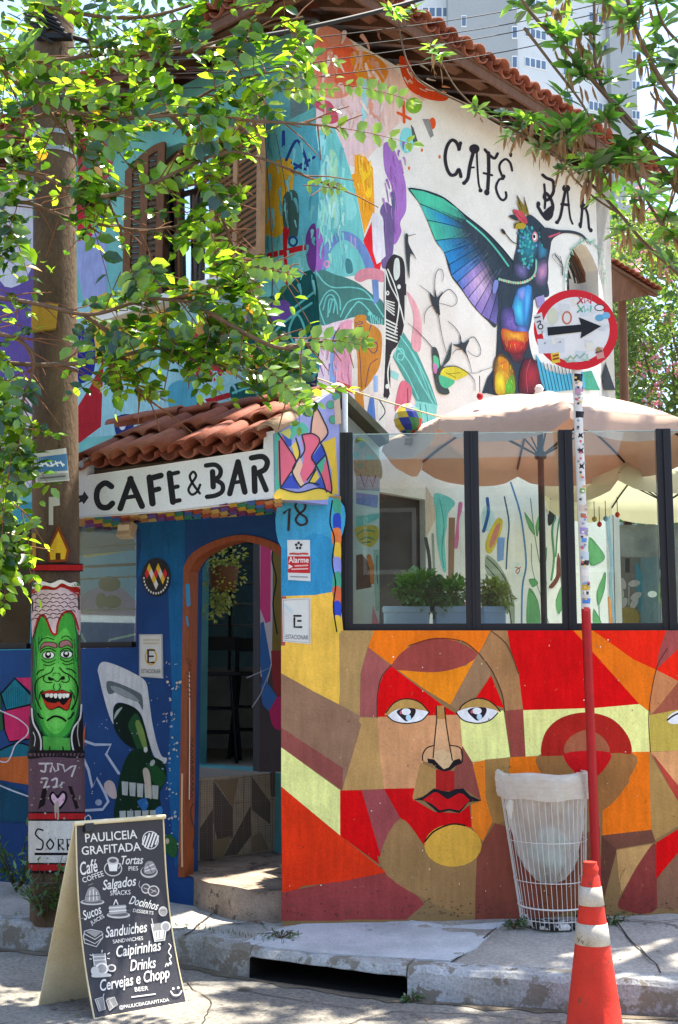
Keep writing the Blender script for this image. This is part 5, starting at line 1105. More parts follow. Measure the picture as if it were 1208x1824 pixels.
gf.sm('188,1222 250,1200 300,1190 340,1200 400,1188 450,1205 505,1230 490,1330 465,1395 430,1398 370,1370 290,1395 240,1360 215,1300', '#12100f').sm('198,1228 260,1195 300,1195 340,1208 400,1195 450,1210 495,1232 440,1225 340,1222 250,1232', '#a82c20').sm('205,1275 250,1310 330,1325 370,1310 420,1345 490,1270 462,1385 430,1388 370,1355 290,1388 240,1352', '#b3301f')
for i, x in enumerate((250, 292, 335, 380, 420, 455)): gf.sm([(x - 16, 1232), (x + 20, 1230), (x + 16, 1270 - abs(i - 3) * 4), (x, 1282 - abs(i - 3) * 6), (x - 14, 1262)], '#dcdccc')
gf.poly('205,1660 480,1680 490,1800 520,1900 190,1900 215,1800', '#4a9a40').poly('60,1450 110,1480 160,1560 200,1680 190,1900 60,1900', '#24201f').poly('640,1400 590,1420 520,1560 500,1680 520,1900 640,1900', '#1a1718').line('95,1380 110,1520 170,1640 190,1740 175,1900', 16, '#c9c9c4').line('600,1340 585,1480 520,1580 500,1700 530,1850', 16, '#c9c9c4').line('110,1620 130,1680 120,1760', 8, '#b9b9b4').line('570,1500 560,1640 580,1760', 10, '#a9a9a4').line('280,1770 270,1830', 14, BL).line('410,1770 420,1830', 14, BL)
gf.build('painted_green_face', pole); gf = Mural(pole_hit, .00009, .0180, 2.6); random.seed(5)
gf.tr(3.553, 0, 1180)
gf.poly('180,575 540,575 540,960 180,960', '#5d4650').sm('180,560 540,560 540,600 460,605 380,600 280,600 180,610', '#1e181a').line('250,640 330,640', 12, '#b9b0b0').line('290,645 285,690 260,685', 12, '#b9b0b0').line('320,690 330,650 350,690 370,680 365,640 400,650 410,690 450,660 480,650 455,720', 12, '#b9b0b0', False).line('265,735 300,735 290,770 280,795 310,785', 12, '#b9b0b0').line('330,745 360,735 355,780 335,790 380,780 395,760', 12, '#b9b0b0')
gf.sm('370,935 320,880 312,840 335,815 365,840 395,812 424,830 420,880', '#15121a').sm('370,915 332,875 325,845 340,830 366,862 396,828 412,842 405,880', '#c9a4b4').poly('240,930 270,800 300,790 285,900', '#1c1518').poly('480,930 430,780 455,785 500,920', '#1c1518').sm('345,900 370,880 372,990 350,980', '#a39488')
gf.poly('180,945 540,945 540,1000 180,1000', '#15121a').poly('180,955 540,955 540,992 180,992', '#a32022').poly('180,1003 540,1003 540,1268 180,1268', '#c4c2ba').poly('180,1268 540,1268 540,1335 180,1335', '#15121a').poly('180,1278 540,1278 540,1318 180,1318', '#a32022')
gf.line('272,1062 240,1055 225,1085 245,1110 272,1135 265,1180 232,1182', 10, '#17151a').line('318,1118 296,1150 318,1182 340,1150 318,1118', 10, '#17151a').line('372,1185 370,1118 400,1122 398,1148 374,1152 402,1185', 10, '#17151a', False).line('428,1185 426,1118 456,1122 454,1148 430,1152 458,1185', 10, '#17151a', False).line('484,1182 482,1118', 10, '#17151a', False).line('226,1212 460,1212 520,1212', 16, '#17151a', False)
for i in range(60): x = random.uniform(195, 520); y = random.uniform(600, 1330); gf.ell(x, y, random.uniform(2, 9), random.uniform(2, 10), random.choice(['#8d8070', '#a39a8c', '#6a5f55']), 0, 7)
gf.poly('180,1390 540,1390 540,1400 180,1400', '#5d5248')
gf.tr(1, 0, 0)
gf.poly('56,540 104,540 100,585 56,592', '#b08a34').line('56,592 98,586', 3, '#8a6a24').poly('56,1004 148,1004 148,1018 56,1018', '#15121a').poly('56,1006 148,1006 148,1016 56,1016', '#a32022')
gf.poly('84,980 104,935 124,980 120,1000 88,1002', '#7a3a1a').poly('88,980 104,946 119,980 116,996 90,997', '#c9a02a').poly('99,985 108,985 108,997 99,997', '#4a2f14').poly('58,950 64,950 64,1000 58,1000', '#b58a2a')
gf.build('painted_bands', pole)['kind'] = 'stuff'
# bills pasted on the pole
pb = thing('pasted_poster', 'torn white and blue poster pasted round the concrete pole', 'poster', tuple(pole_hit(92, 830, .003)))
po = Mural(pole_hit, .00015, .0035, 3)
po.poly('60,806 118,798 124,856 64,861', '#b9bab5').poly('63,815 119,808 121,838 65,842', '#3f6f9c').line('68,832 80,826 90,830 104,824 114,828', 3, '#d5dce0').poly('66,846 122,842 123,854 67,858', '#8d908c'); po.line('72,852 116,848', 3, '#55585a', False)
for i in range(5): po.line([(72 + i * 9, 822), (76 + i * 9, 830)], 2.5, '#dfe6ea', False)
po.poly('87,885 106,885 107,900 95,902 95,935 87,935', '#a9a69c')
po.build('poster_sheet', pb, PRINT)
# ================================================================ round traffic sign on its pole
SG = Plane((0, 6.86), (1, .06))
sgn = thing('traffic_sign', 'round red bordered traffic sign with black arrow covered in stickers', 'traffic sign', tuple(on_pave(1066, 1652)))
sc_ = SG.hit(1026, 587)
def disc(r, off, th, n=48): 
    return [sc_ + SG.u * (r * math.cos(2 * math.pi * i / n)) + up * (r * .97 * math.sin(2 * math.pi * i / n)) + SG.n * off for i in range(n)]
m = MB(); m.slab(disc(.252, 0, 0), -SG.n * .004); plate = m.build('plate', mat('sign_red', '#c4101a', .45, .1, 6, fine=.05), sgn, fix=True)
sp2 = Mural(SG.hit, .00006, .001)
sp2.ell(1026, 587, 60, 58, '#d5d2cc', 0, 40)
sp2.poly('950,563 965,556 972,592 958,596', '#c9c8c4').poly('957,604 1006,602 1006,628 960,630', '#c4c6c8').poly('981,630 996,627 998,645 984,648', '#d9b52f').poly('1003,638 1047,630 1050,642 1010,646', '#9fb8a4').poly('1060,622 1073,618 1077,637 1064,640', '#c48a80')
for i in range(26):
    a = random.uniform(0, 6.28); r = random.uniform(34, 52); x, y = 1026 + r * math.cos(a), 587 + r * math.sin(a); w_, h_ = random.uniform(4, 10), random.uniform(3, 9); sp2.poly([(x - w_, y - h_), (x + w_, y - h_ * .8), (x + w_ * .9, y + h_), (x - w_, y + h_ * .9)], random.choice(['#c9c8c2', '#bfc4c4', '#d6d0c0', '#c4cbd0', '#d9d6d0']))
sp2.ell(1010, 566, 9, 12, '#b9664a').ell(1010, 566, 6, 9, '#cfc9c0').ell(985, 563, 10, 15, '#c4c2a8').line('1030,527 1038,540 1034,534 1028,542 1041,528 1042,540 1047,534 1052,541 1054,527', 2.6, '#c43a4a', False).line('1030,544 1038,556 1034,550 1028,557 1041,545 1042,556 1047,550 1052,556 1053,545', 2.6, '#5aa98a', False)
sp2.ell(1068, 548, 9, 6, '#2a2a2c').ell(1068, 548, 7.5, 4.5, '#d5d2cc').ell(1068, 566, 8, 6, '#5a9ab8').ell(1080, 562, 7, 6, '#6aa8c4')
sp2.line('1022,600 1050,592', 3, '#b8243a').line('1020,595 1035,606', 3, '#b8243a').line('1032,614 1030,602', 3, '#b8243a').line('1056,612 1050,600 1062,596 1075,594', 3, '#c43a4a').line('1075,598 1082,606', 2.6, '#c43a4a').line('952,572 962,570 956,580 966,584', 2.5, '#222', False) if False else None
sp2.line('953,566 962,564', 2, '#2a2a2c').line('957,574 963,572 960,584', 2, '#2a2a2c').ell(963, 582, 5, 5, '#2a2a2c').ell(963, 582, 3, 3, '#c9c8c4')
sp2.ell(966, 591, 2, 2, '#9a9a98').ell(971, 611, 1.6, 1.6, '#8a8a88').ell(998, 609, 1.6, 1.6, '#8a8a88').line('1010,642 1016,634 1021,640 1028,632 1033,638 1041,630', 3, '#7fa08a', False).line('1062,628 1072,625', 3, '#5a3a3a').ell(1066, 622, 4, 4, '#8f7a3a').line('986,634 994,632', 3, '#8a3a1a').line('986,640 995,638', 3, '#8a3a1a')
sp2.poly('975,583 1035,578 1031,565 1071,581 1034,603 1036,591 976,598', '#111114')
sp2.build('arrow_and_stickers', sgn, PRINT)
SB = on_pave(1066, 1652); ST_ = sc_ - SG.n * .03 + Vector((.004, 0, -.20)); SBs = SB + Vector((0, 0, -.02))
def spole(t): return SBs.lerp(ST_, t)
m = MB(); m.tube([spole(0), spole(.56)], .0275, 16); m.build('red_post', mat('red_post_paint', '#a8141c', .5, .2, 9, fine=.1, spots='#d9cfc8', spot_scale=22, spot_at=.73), sgn)
m = MB(); m.tube([spole(.56), spole(1.0), sc_ - SG.n * .03 + up * .12], .0265, 16); wp = m.build('stickered_post', mat('white_post', '#cfccc6', .6, .12, 12, fine=.1), sgn)
def sp_hit(px, py, off=0.0):
    p = SG.hit(px, py); t = max(0, min(1, (p.z - SBs.z) / (ST_.z - SBs.z))); c = spole(t); r = .0268 + off
    d = ray(px, py); a = d.x ** 2 + d.y ** 2; b = -2 * (d.x * c.x + d.y * c.y); k = c.x ** 2 + c.y ** 2 - r * r; q = max(b * b - 4 * a * k, 0); tt = (-b - math.sqrt(q)) / (2 * a); return CAM + d * tt
stk = Mural(sp_hit, .00006, .0006, 3)
sty = [(672, '#1c1a1e', 14), (684, '#e0cfc4', 10), (697, '#b58aa0', 12), (712, '#d9d2c4', 12), (738, '#1c1a1e', 12), (748, '#d5d2cc', 4), (775, '#1c1a1e', 9), (802, '#1c1a1e', 9), (830, '#1c1a1e', 9), (853, '#b9b9b4', 8), (874, '#6aa03a', 9), (905, '#c9b5a4', 12), (918, '#a86a4a', 8), (945, '#9a8ac0', 12), (962, '#5a8ac0', 8), (990, '#b9c4c9', 16), (1002, '#2a2426', 10), (1020, '#d9d2c9', 12), (1046, '#c9a23a', 10), (1056, '#3a3034', 6), (1070, '#4a7ac0', 10), (1085, '#c43a3a', 8)]
for y, c, h in sty:
    x = 1030.5 + (y - 672) * .036; w_ = 7.5 if h > 9.5 else 5
    if c == '#1c1a1e' and h == 9: stk.poly([(x - 4, y - 5), (x, y - 2), (x + 5, y - 5), (x + 3, y), (x + 5, y + 6), (x, y + 3), (x - 5, y + 5), (x - 3, y)], c)
    else: stk.poly([(x - w_, y - h / 2), (x + w_, y - h / 2 + 1), (x + w_ - 1, y + h / 2), (x - w_, y + h / 2)], c)
for i in range(70): y = random.uniform(670, 1090); x = 1030.5 + (y - 672) * .036 + random.uniform(-6, 6); stk.poly([(x - 2, y - 2), (x + 2.5, y - 1.5), (x + 2, y + 2), (x - 2, y + 1.5)], random.choice(['#3a3a40', '#c9566a', '#7a9ac4', '#e0ddd4', '#b5a890', '#8a8a8a', '#d9b86a']))
stk.build('stickers', wp, PRINT)['kind'] = 'stuff'
# ================================================================ wire litter basket with its bag
bb = on_pave(986, 1646); bt = bb + Vector((-.045, 0.02, .865)); r_b, r_t = .185, .262
WIRE = mat('white_wire', '#d5d3cc', .5, .15, 12); BAG = None
bin_ = thing('litter_basket', 'tapered white wire litter basket with a bag in front of the face mural', 'litter bin', tuple(bb))
def bpt(a, t, k=1.0): c = bb.lerp(bt, t); r = (r_b + (r_t - r_b) * t) * k; return c + Vector((r * math.cos(a), r * math.sin(a), 0))
m = MB()
for i in range(44): a = 2 * math.pi * i / 44; m.tube([bpt(a, .0), bpt(a, .5), bpt(a, .98)], .0018, 5, cap=False)
m.build('wire_cage', WIRE, bin_)['kind'] = 'stuff'
for t in (.05, .13, .30, .56, .985):
    m = MB(); m.tube([bpt(2 * math.pi * i / 36, t, 1.012) for i in range(37)],   .0024 if t != .13 else .005, 6, cap=False); m.build('hoop', WIRE, bin_)
m = MB(); m.lathe(bb, [(r_b * .98, .0), (r_b * 1.0, .012), (r_b * 1.01, .035), (r_b * .96, .036), (r_b * .9, .014)], 36); m.build('base_plate', mat('chipped_base', '#cfcdc6', .6, .2, 10, spots='#1c1a19', spot_scale=14, spot_at=.47), bin_)
def bagmat(name, col, alpha):
    m_ = bpy.data.materials.new(name); m_.use_nodes = True; n_ = m_.node_tree.nodes; l_ = m_.node_tree.links; b_ = n_['Principled BSDF']
    b_.inputs['Base Color'].default_value = hexc(col); b_.inputs['Roughness'].default_value = .35; b_.inputs['Specular IOR Level'].default_value = .4
    o_ = n_['Material Output']; t_ = n_.new('ShaderNodeBsdfTransparent'); tr_ = n_.new('ShaderNodeBsdfTranslucent'); tr_.inputs[0].default_value = hexc(col)
    x1 = n_.new('ShaderNodeMixShader'); x1.inputs[0].default_value = .55; l_.new(b_.outputs[0], x1.inputs[1]); l_.new(tr_.outputs[0], x1.inputs[2])
    nz = n_.new('ShaderNodeTexNoise'); nz.inputs['Scale'].default_value = 9; mr = n_.new('ShaderNodeMapRange'); mr.inputs[3].default_value = alpha - .2; mr.inputs[4].default_value = alpha + .2; l_.new(nz.outputs[0], mr.inputs[0])
    x2 = n_.new('ShaderNodeMixShader'); l_.new(mr.outputs[0], x2.inputs[0]); l_.new(t_.outputs[0], x2.inputs[1]); l_.new(x1.outputs[0], x2.inputs[2]); l_.new(x2.outputs[0], o_.inputs[0]); return m_
BAG = bagmat('thin_plastic_bag', '#ecece6', .66)
def bag(prof, seg=60, amp=.008, f=17):
    m = MB(); vs = []; fs = []
    for i, (t, k) in enumerate(prof):
        for j in range(seg):
            a = 2 * math.pi * j / seg; w_ = amp * (math.sin(a * f + i * 1.3) + .6 * math.sin(a * 7 - i * .9) + .5 * math.sin(a * 29 + i * 2.1)); vs.append(bpt(a, t, k + w_ / .22) + Vector((0, 0, .006 * math.sin(a * 5 + i))))
    for i in range(len(prof) - 1):
        for j in range(seg): fs.append((i * seg + j, i * seg + (j + 1) % seg, (i + 1) * seg + (j + 1) % seg, (i + 1) * seg + j))
    m.add(vs, fs, True); return m
lb = bag([(.84, 1.05), (.88, 1.06), (.92, 1.065), (.96, 1.07), (1.0, 1.05), (1.015, 1.0), (1.0, .96)], amp=.006).build('bag_cuff', bagmat('bag_cuff_plastic', '#f0eee4', .8), bin_)
bag([(1.0, .955), (.9, .93), (.78, .9), (.66, .86), (.54, .8), (.44, .74), (.36, .6), (.30, .40), (.27, .12), (.265, .01)], amp=.014, f=9).build('bag', BAG, bin_)
m = MB(); 
for i in range(5):
    a = random.uniform(0, 6.28); c = bb.lerp(bt, .42) + Vector((.06 * math.cos(a), .06 * math.sin(a), .03 * i)); m.lathe(c, [(.02, -.05), (.07, -.02), (.075, .02), (.03, .06)], 10)
m.build('rubbish', mat('rubbish_blue', '#7fb8b4', .6, .3, 12, col2='#b9c4b4'), bin_)['kind'] = 'stuff'
a = math.radians(215); m = MB(); kp = bpt(a, .83, 1.06); m.tube([kp, kp + Vector((-.012, -.012, -.04)), kp + Vector((-.006, -.015, -.10))], [.016, .022, .006], 8); m.build('bag_knot', lb.data.materials[0], bin_)
# ================================================================ traffic cone
cb_ = atz(1060, 1852, 0); cone = thing('traffic_cone', 'orange red traffic cone with two dirty white bands', 'traffic cone', tuple(cb_))
CRED = mat('cone_red', '#c62a16', .55, .22, 7, .25, 40, fine=.1, spec=.35, spots='#8a3524', spot_scale=12, spot_at=.61); CWH = mat('cone_band', '#c9c2b6', .5, .2, 9, col2='#a89e90', fine=.2, spots='#6a6258', spot_scale=13, spot_at=.62)
H = .80
def cr(z): return .134 - (.134 - .040) * ((z - .03) / (.74 - .03))
m = MB(); pr = [(cr(.03) + .015, .028), (cr(.05), .05)] + [(cr(z), z) for z in (.2, .4, .6, .735)] + [(.034, .745), (.037, .755), (.038, .775), (.032, .785), (.032, H)]
m.lathe(cb_, pr, 40, cap=(True, True)); m.build('body', CRED, cone)
for z0, z1 in ((.43, .525), (.605, .69)):
    m = MB(); m.lathe(cb_, [(cr(z0) + .001, z0), (cr(z0) + .003, z0 + .001), (cr(z1) + .003, z1 - .001), (cr(z1) + .001, z1)], 40, cap=(False, False)); m.build('white_band', CWH, cone)
m = MB(); m.box(cb_ + up * .016, (1, .25), .36, .36, .03); m.build('base', mat('cone_base', '#2a2524', .7, .2), cone, bevel=.01)
# ================================================================ A-frame menu board
fl, fr = atz(168, 1815, 0), atz(332, 1786, 0); rl_ = atz(70, 1791, 0); spd = rl_ - fl
ap = aty(135, 1469, (fl + spd * .34).y); wv = fr - fl; apr = ap + wv * .97; apr.z = ap.z
BP = AnyPlane(fl, (fr - fl).cross(ap - fl))
brd = thing('menu_board', 'folding black menu board with white lettering standing on the street', 'sandwich board', tuple(fl))
BLK = mat('chalkboard_black', '#35343a', .55, .22, 5, fine=.15, spec=.35, spots='#4a494e', spot_scale=7, spot_at=.63); CRM = mat('cream_board', '#d9cda9', .7, .15, 5, fine=.08, col2='#cbb98c')
def sag(z): t = max(0, min(1, z / ap.z)); return .062 * math.sin(math.pi * t ** .9)
def bhit(px, py, off=0.0):
    p = BP.hit(px, py, off)
    for _ in range(4): p = BP.hit(px, py, off - sag(p.z))
    return p
m = MB(); NR = 18; vs = []
for i in range(NR + 1):
    t = i / NR; a_ = fl.lerp(ap, t); b_ = fr.lerp(apr, t); o2_ = -BP.n * sag(a_.z)
    vs += [a_ + o2_, b_ + o2_, b_ + o2_ - BP.n * .010, a_ + o2_ - BP.n * .010]
fs = []
for i in range(NR):
    for j in range(4): fs.append((i * 4 + j, i * 4 + (j + 1) % 4, i * 4 + 4 + (j + 1) % 4, i * 4 + 4 + j))
fs += [(3, 2, 1, 0), (NR * 4, NR * 4 + 1, NR * 4 + 2, NR * 4 + 3)]
m.add(vs, fs); fp = m.build('front_panel', BLK, brd, fix=True)
m = MB(); rr_ = rl_ + wv; bn = (wv.cross(ap - rl_)).normalized(); bn = bn if bn.y > 0 else -bn
o_ = -BP.n * .014; m.slab([rl_, rr_, apr + o_, ap + o_], bn * .012); m.build('rear_panel', CRM, brd, fix=True)
m = MB(); A, B = ap + BP.n * .004, apr + BP.n * .004; e = (B - A).normalized(); m.tube([A - e * .01 + up * .006, B + e * .01 + up * .006], .012, 10); m.build('top_rail', CRM, brd)
for a_, b_ in ((fl, ap), (fr, apr), (fl, fr)):
    m = MB(); m.tube([(lambda q_: q_ - BP.n * (sag(q_.z) - .001))(a_.lerp(b_, i / 14)) for i in range(15)], .0045, 6); m.build('edge_strip', CRM, brd)
ms = Mural(bhit, .00005, .0022, 4.5).tr(4.027, 60, 1440); W = '#dcdad4'
for t, x, y, wd, ht, an, shr, bo in (('PAULICEIA', 372, 243, 374, 62, -4.5, 0, .01), ('GRAFITADA', 347, 334, 425, 60, -4.5, 0, .01), ('Café', 342, 480, 132, 92, -14, .35, .012), ('COFFEE', 357, 534, 158, 38, -19, 0, .006), ('Tortas', 632, 402, 156, 62, -2, .35, .01), ('PIES', 682, 446, 68, 30, -2, 0, .004),
    ('Salgados', 497, 585, 246, 70, -8, .35, .012), ('SNACKS', 550, 624, 146, 33, -3, 0, .006), ('Docinhos', 682, 682, 214, 60, 13, .35, .012), ('DESSERTS', 712, 742, 148, 24, 8, 0, .004), ('Sucos', 364, 802, 142, 66, -22, .35, .012), ('JUICES', 415, 836, 110, 27, -30, 0, .004),
    ('Sanduiches', 517, 926, 306, 76, -8, .35, .012), ('SANDWICHES', 570, 969, 218, 27, -7, 0, .004), ('Caipirinhas', 598, 1066, 326, 78, -9, .35, .012), ('Drinks', 694, 1166, 190, 78, -8, .35, .012), ('Cervejas e Chopp', 482, 1310, 508, 80, -11, .35, .012), ('BEER', 727, 1314, 98, 31, -6, 0, .004), ('@PAULICEIAGRAFITADA', 616, 1440, 362, 25, -9, 0, .006)):
    ms.text(t, x, y, wd, ht, W, an, shr, bo)
ms.line('705,1353 790,1342 872,1331', 9, W, False)
ms.ell(838, 228, 60, 66, W); ms.ell(838, 228, 54, 60, '#35343a')
for i in range(-2, 3):
    c = i * 23; k = math.sqrt(max(0, 1 - (c / 56) ** 2)) * 50; ms.line([(838 + c - k * .35, 228 + k), (838 + c + k * .35, 228 - k)], 12, W, False)
IC = '#b9b7b2'
ms.ell(570, 432, 66, 56, IC).ell(570, 432, 58, 48, '#35343a').poly('532,385 606,385 598,450 545,450', W).ell(569, 375, 42, 28, IC).ell(569, 375, 28, 16, '#55545a').line('606,395 625,400 610,430', 6, IC)
ms.ell(828, 455, 62, 44, IC).ell(828, 448, 54, 36, '#35343a').sm('790,450 805,390 850,380 880,430 860,465 810,470', '#8f8d8a').line('800,430 860,400', 6, W).line('800,450 870,430', 6, W).line('820,400 850,460', 5, '#45444a')
ms.ell(422, 672, 86, 22, IC).ell(422, 668, 74, 15, '#5d5c60').sm('372,665 385,590 410,565 440,568 468,600 474,660', '#8f8d8a').line('400,660 405,590', 6, W).line('430,660 428,580', 6, W).line('455,655 450,600', 6, W).line('380,630 470,625', 5, '#45444a').line('395,550 425,540', 6, '#7f7d7a')
ms.ell(805, 575, 34, 36, IC).ell(805, 575, 26, 28, '#45444a').ell(860, 592, 42, 40, IC).ell(860, 592, 34, 32, '#45444a').line('790,570 820,580', 4, IC).line('840,580 880,600', 4, IC).line('845,605 875,585', 4, IC).line('762,520 755,545 765,570', 4, IC)
ms.ell(608, 765, 84, 24, IC).ell(608, 760, 72, 16, '#5d5c60').poly('540,700 660,690 665,750 545,762', '#9f9d9a').line('540,715 662,705', 7, W, False).line('543,740 664,730', 7, W, False).line('575,690 590,660 605,688', 7, W).ell(590, 660, 8, 8, W)
ms.ell(928, 738, 32, 36, IC).ell(928, 742, 25, 26, '#8f8d8a').line('905,735 950,728', 4, '#55545a')
ms.poly('845,830 955,815 940,945 870,955', '#8f8d8a').line('845,830 870,955 940,945 955,815', 7, W, False).ell(948, 845, 36, 36, W).ell(948, 850, 26, 28, '#9f9d9a').poly('865,880 935,870 930,935 875,942', W).line('860,850 848,790', 5, W, False).line('880,885 885,935', 6, '#6f6d6a', False).line('905,880 906,930', 6, '#6f6d6a', False)
ms.line('358,920 365,880 410,868 490,885 497,925 450,992 365,965 358,920', 7, IC, False).line('365,900 440,940 497,900', 7, IC, False).line('365,935 440,970 490,930', 6, IC, False).poly('375,885 415,875 485,890 440,925', '#8f8d8a')
ms.poly('425,1045 512,1040 522,1120 435,1125', '#8f8d8a').line('425,1045 435,1125 522,1120 512,1040', 6, W, False).line('430,1065 515,1060', 5, W, False).line('432,1090 518,1085', 5, W, False).ell(490, 1150, 46, 44, W).ell(490, 1150, 34, 32, '#8f8d8a').ell(440, 1165, 30, 32, IC).ell(560, 1145, 32, 28, IC).ell(560, 1145, 22, 18, '#45444a').line('490,1030 492,1018', 10, IC).sm('420,1190 470,1180 540,1185 550,1205 430,1212', IC)
for a_, b_ in (((405, 1050), (418, 1055)), ((402, 1080), (416, 1080)), ((532, 1045), (545, 1035)), ((530, 1075), (545, 1078))): ms.line([a_, b_], 5, W, False)
ms.line('970,970 985,990 968,1030 988,1060 975,1080 990,1110', 7, W).line('945,1135 955,1110 965,1130 975,1105 985,1120', 6, W)
ms.ell(1002, 1292, 9, 9, W).ell(1038, 1286, 9, 9, W).line('985,1312 1005,1338 1040,1338 1062,1310', 10, W)
ms.poly('440,1370 500,1350 515,1440 470,1455', '#7f7d7a').poly('520,1360 580,1350 600,1400 550,1450', '#7f7d7a').line('440,1370 500,1350 515,1440 470,1455 440,1370', 5, IC, False).line('520,1375 580,1352 602,1405 545,1450 520,1375', 5, IC, False).line('460,1380 480,1440', 5, IC, False).line('545,1380 570,1425', 5, IC, False).line('500,1345 505,1330', 6, IC)
ms.line('320,790 350,788', 6, '#8f8d8a')
ms.build('lettering', fp, PRINT)
bc = thing('binder_clip', 'black binder clip gripping the top left of the menu board', 'clip', tuple(bhit(157, 1478)))
c = BP.hit(158, 1474, .004); m = MB(); e2 = (ap - fl).normalized(); m.obox(c, wv.normalized() * .026, e2 * .022, BP.n * .014); m.build('clip_body', METAL_BK, bc, bevel=.004)
m = MB(); q = c + e2 * .02; m.tube([q - wv.normalized() * .016, q - wv.normalized() * .02 + e2 * .03 + BP.n * .01, q + e2 * .042 + BP.n * .012, q + wv.normalized() * .012 + e2 * .03 + BP.n * .01, q + wv.normalized() * .014], .003, 6); m.build('wire_handle', STEEL, bc)
# ================================================================ signs fixed to the walls
def plate_on(plane, corners, col, name, label, cat, off=.006):
    p = [plane.hit(x, y, off) for x, y in P2(corners)]; t = thing(name, label, cat, tuple(sum(p, Vector()) / len(p)))
    m = MB(); m.slab(p, -plane.n * .005); m.build('plate', mat('plate_' + col, col, .5, .1, 7, fine=.06), t, fix=True, bevel=.001); return t
t = plate_on(EW, '248,1205 290,1208 289,1130 248,1130', '#c9cac6', 'parking_sign', 'faded white parking sign on the blue wall left of the doorway', 'sign')
q = Mural(EW.hit, .00005, .0075)
q.line('249,1131 288,1131 289,1206 249,1204 249,1131', 1.2, '#8a8f94', False).ell(269, 1170, 11, 15, '#c9a43a').ell(269, 1170, 8.5, 12, '#c9cac6').line('263,1158 275,1158', 3, '#1c1a1c', False).line('264,1160 264,1180 274,1180', 3.4, '#1c1a1c', False).line('264,1169 273,1169', 3, '#1c1a1c', False).text('ESTACIONAR', 252, 1199, 34, 7.5, '#3a3a40', 1).line('256,1140 284,1140', 2.5, '#b9b094', False).line('256,1146 282,1146', 2.5, '#b9b094', False)
q.build('sign_print', t, PRINT)
t = plate_on(PW, '504,1143 553,1147 553,1065 503,1067', '#d2d2cc', 'parking_sign', 'white parking sign on the yellow pier right of the doorway', 'sign')
q = Mural(PW.hit, .00005, .0075)
q.line('505,1069 551,1067 551,1145 506,1141 505,1069', 1.2, '#9a9a9c', False).line('524,1097 536,1097', 3.4, '#1c1a1c', False).line('524.5,1101 524.5,1117 537,1117', 3.6, '#1c1a1c', False).line('531,1106 536,1106', 3.4, '#1c1a1c', False).text('ESTACIONAR', 509, 1138, 40, 8, '#55555a', 2).line('508,1078 520,1090', 5, '#b9ccd0')
q.build('sign_print', t, PRINT)
t = plate_on(PW, '513,1033 553,1035 552,962 512,962', '#cfd2d0', 'alarm_sign', 'small white and red alarm company sign below the house number', 'sign')
q = Mural(PW.hit, .00005, .0075)
q.poly('513,991 552.5,991 552.5,1021 513,1020', '#b81c24').text('Alarme', 514, 1002, 36, 10, '#dfd8d4', 0, 0, .02).line('526,1008 548,1007', 2.6, '#d5a8a4', False).line('520,1014 548,1013', 2.6, '#d5a8a4', False).poly('514,1005 522,1009 514,1014', '#dfd8d4').line('517,986.5 523,986 530,987 540,986 548,986.5', 3.4, '#b83a34', False).line('518,1027 548,1028', 2, '#8a8a8c', False)
for i in range(5): a = 1.57 + i * 1.2566; q.ell(532 + 4.6 * math.cos(a), 972 - 5 * math.sin(a), 2.4, 2.6, '#2a2422', 0, 8)
q.build('sign_print', t, PRINT)
t = thing('round_emblem', 'round harlequin emblem in red yellow white and black on blue wall', 'emblem', tuple(EW.hit(278, 1028)))
m = MB(); m.slab([EW.hit(278 + 25.5 * math.cos(2 * math.pi * i / 36), 1028 + 34 * math.sin(2 * math.pi * i / 36), .006) for i in range(36)], -EW.n * .005); m.build('plate', mat('emblem_black', '#17161c', .5, .1), t, fix=True)
q = Mural(EW.hit, .00005, .0066)
hc = ['#c9202a', '#d9b52a', '#d5d4d0', '#17161c', '#2f55a0']
for i in range(-3, 4):
    for j in range(-3, 4):
        x = 278 + i * 8 + (j % 2) * 4; y = 1022 + j * 9.5
        d8 = [(x - 4, y), (x, y - 9.5), (x + 4, y), (x, y + 9.5)]
        if all(((a_ - 278) / 21) ** 2 + ((b_ - 1024) / 28) ** 2 < 1 for a_, b_ in d8): q.poly(d8, hc[(i * 2 + j * 3) % 4])
for i in range(15): a = math.pi * (.02 + .96 * i / 14); q.ell(278 + 21.5 * math.cos(a), 1028 + 29 * math.sin(a), 1.5, 2.4, '#d5d4d0', 0, 6)
q.build('emblem_print', t, PRINT)
# flood lamp under the canopy, camera box on the house, ornaments
t = thing('flood_lamp', 'small pale flood lamp under the left end of the canopy', 'lamp', tuple(EW.hit(226, 945, .2)))
p = EW.hit(226, 945, .2); m = MB(); m.obox(p, EW.u * .062, EW.n * .03 + up * .012, (up * .05 - EW.n * .016)); m.build('housing', mat('lamp_housing', '#b5a488', .5, .15), t, bevel=.008)
m = MB(); m.tube([p - EW.n * .02, p + up * .06 - EW.n * .05, p + up * .09 - EW.n * .16], .01, 6); m.build('bracket', METAL_BK, t)
m = MB(); m.obox(p + EW.n * .032 - up * .002, EW.u * .052, EW.n * .003, up * .04); m.build('glass', mat('lamp_glass', '#cfc4a8', .15, .05, spec=.6), t)
t = thing('junction_box', 'small white box with a dangling cable near the house corner', 'box', tuple(LW.hit(533, 637, .04)))
p = LW.hit(533, 637, .04); m = MB(); m.obox(p, LW.u * .055, LW.n * .04, up * .05); m.build('box', mat('white_box', '#cfcfc8', .5, .1), t, bevel=.006)
m = MB(); m.tube([Vector(v) for v in catmull([tuple(p - up * .05), tuple(p - up * .15 + LW.u * .01), tuple(p - up * .2 - LW.u * .03), tuple(p - up * .2 - LW.u * .07)], False, 4)], .006, 6); m.build('cable', mat('white_cable', '#c4c4bc', .6, .1), t)
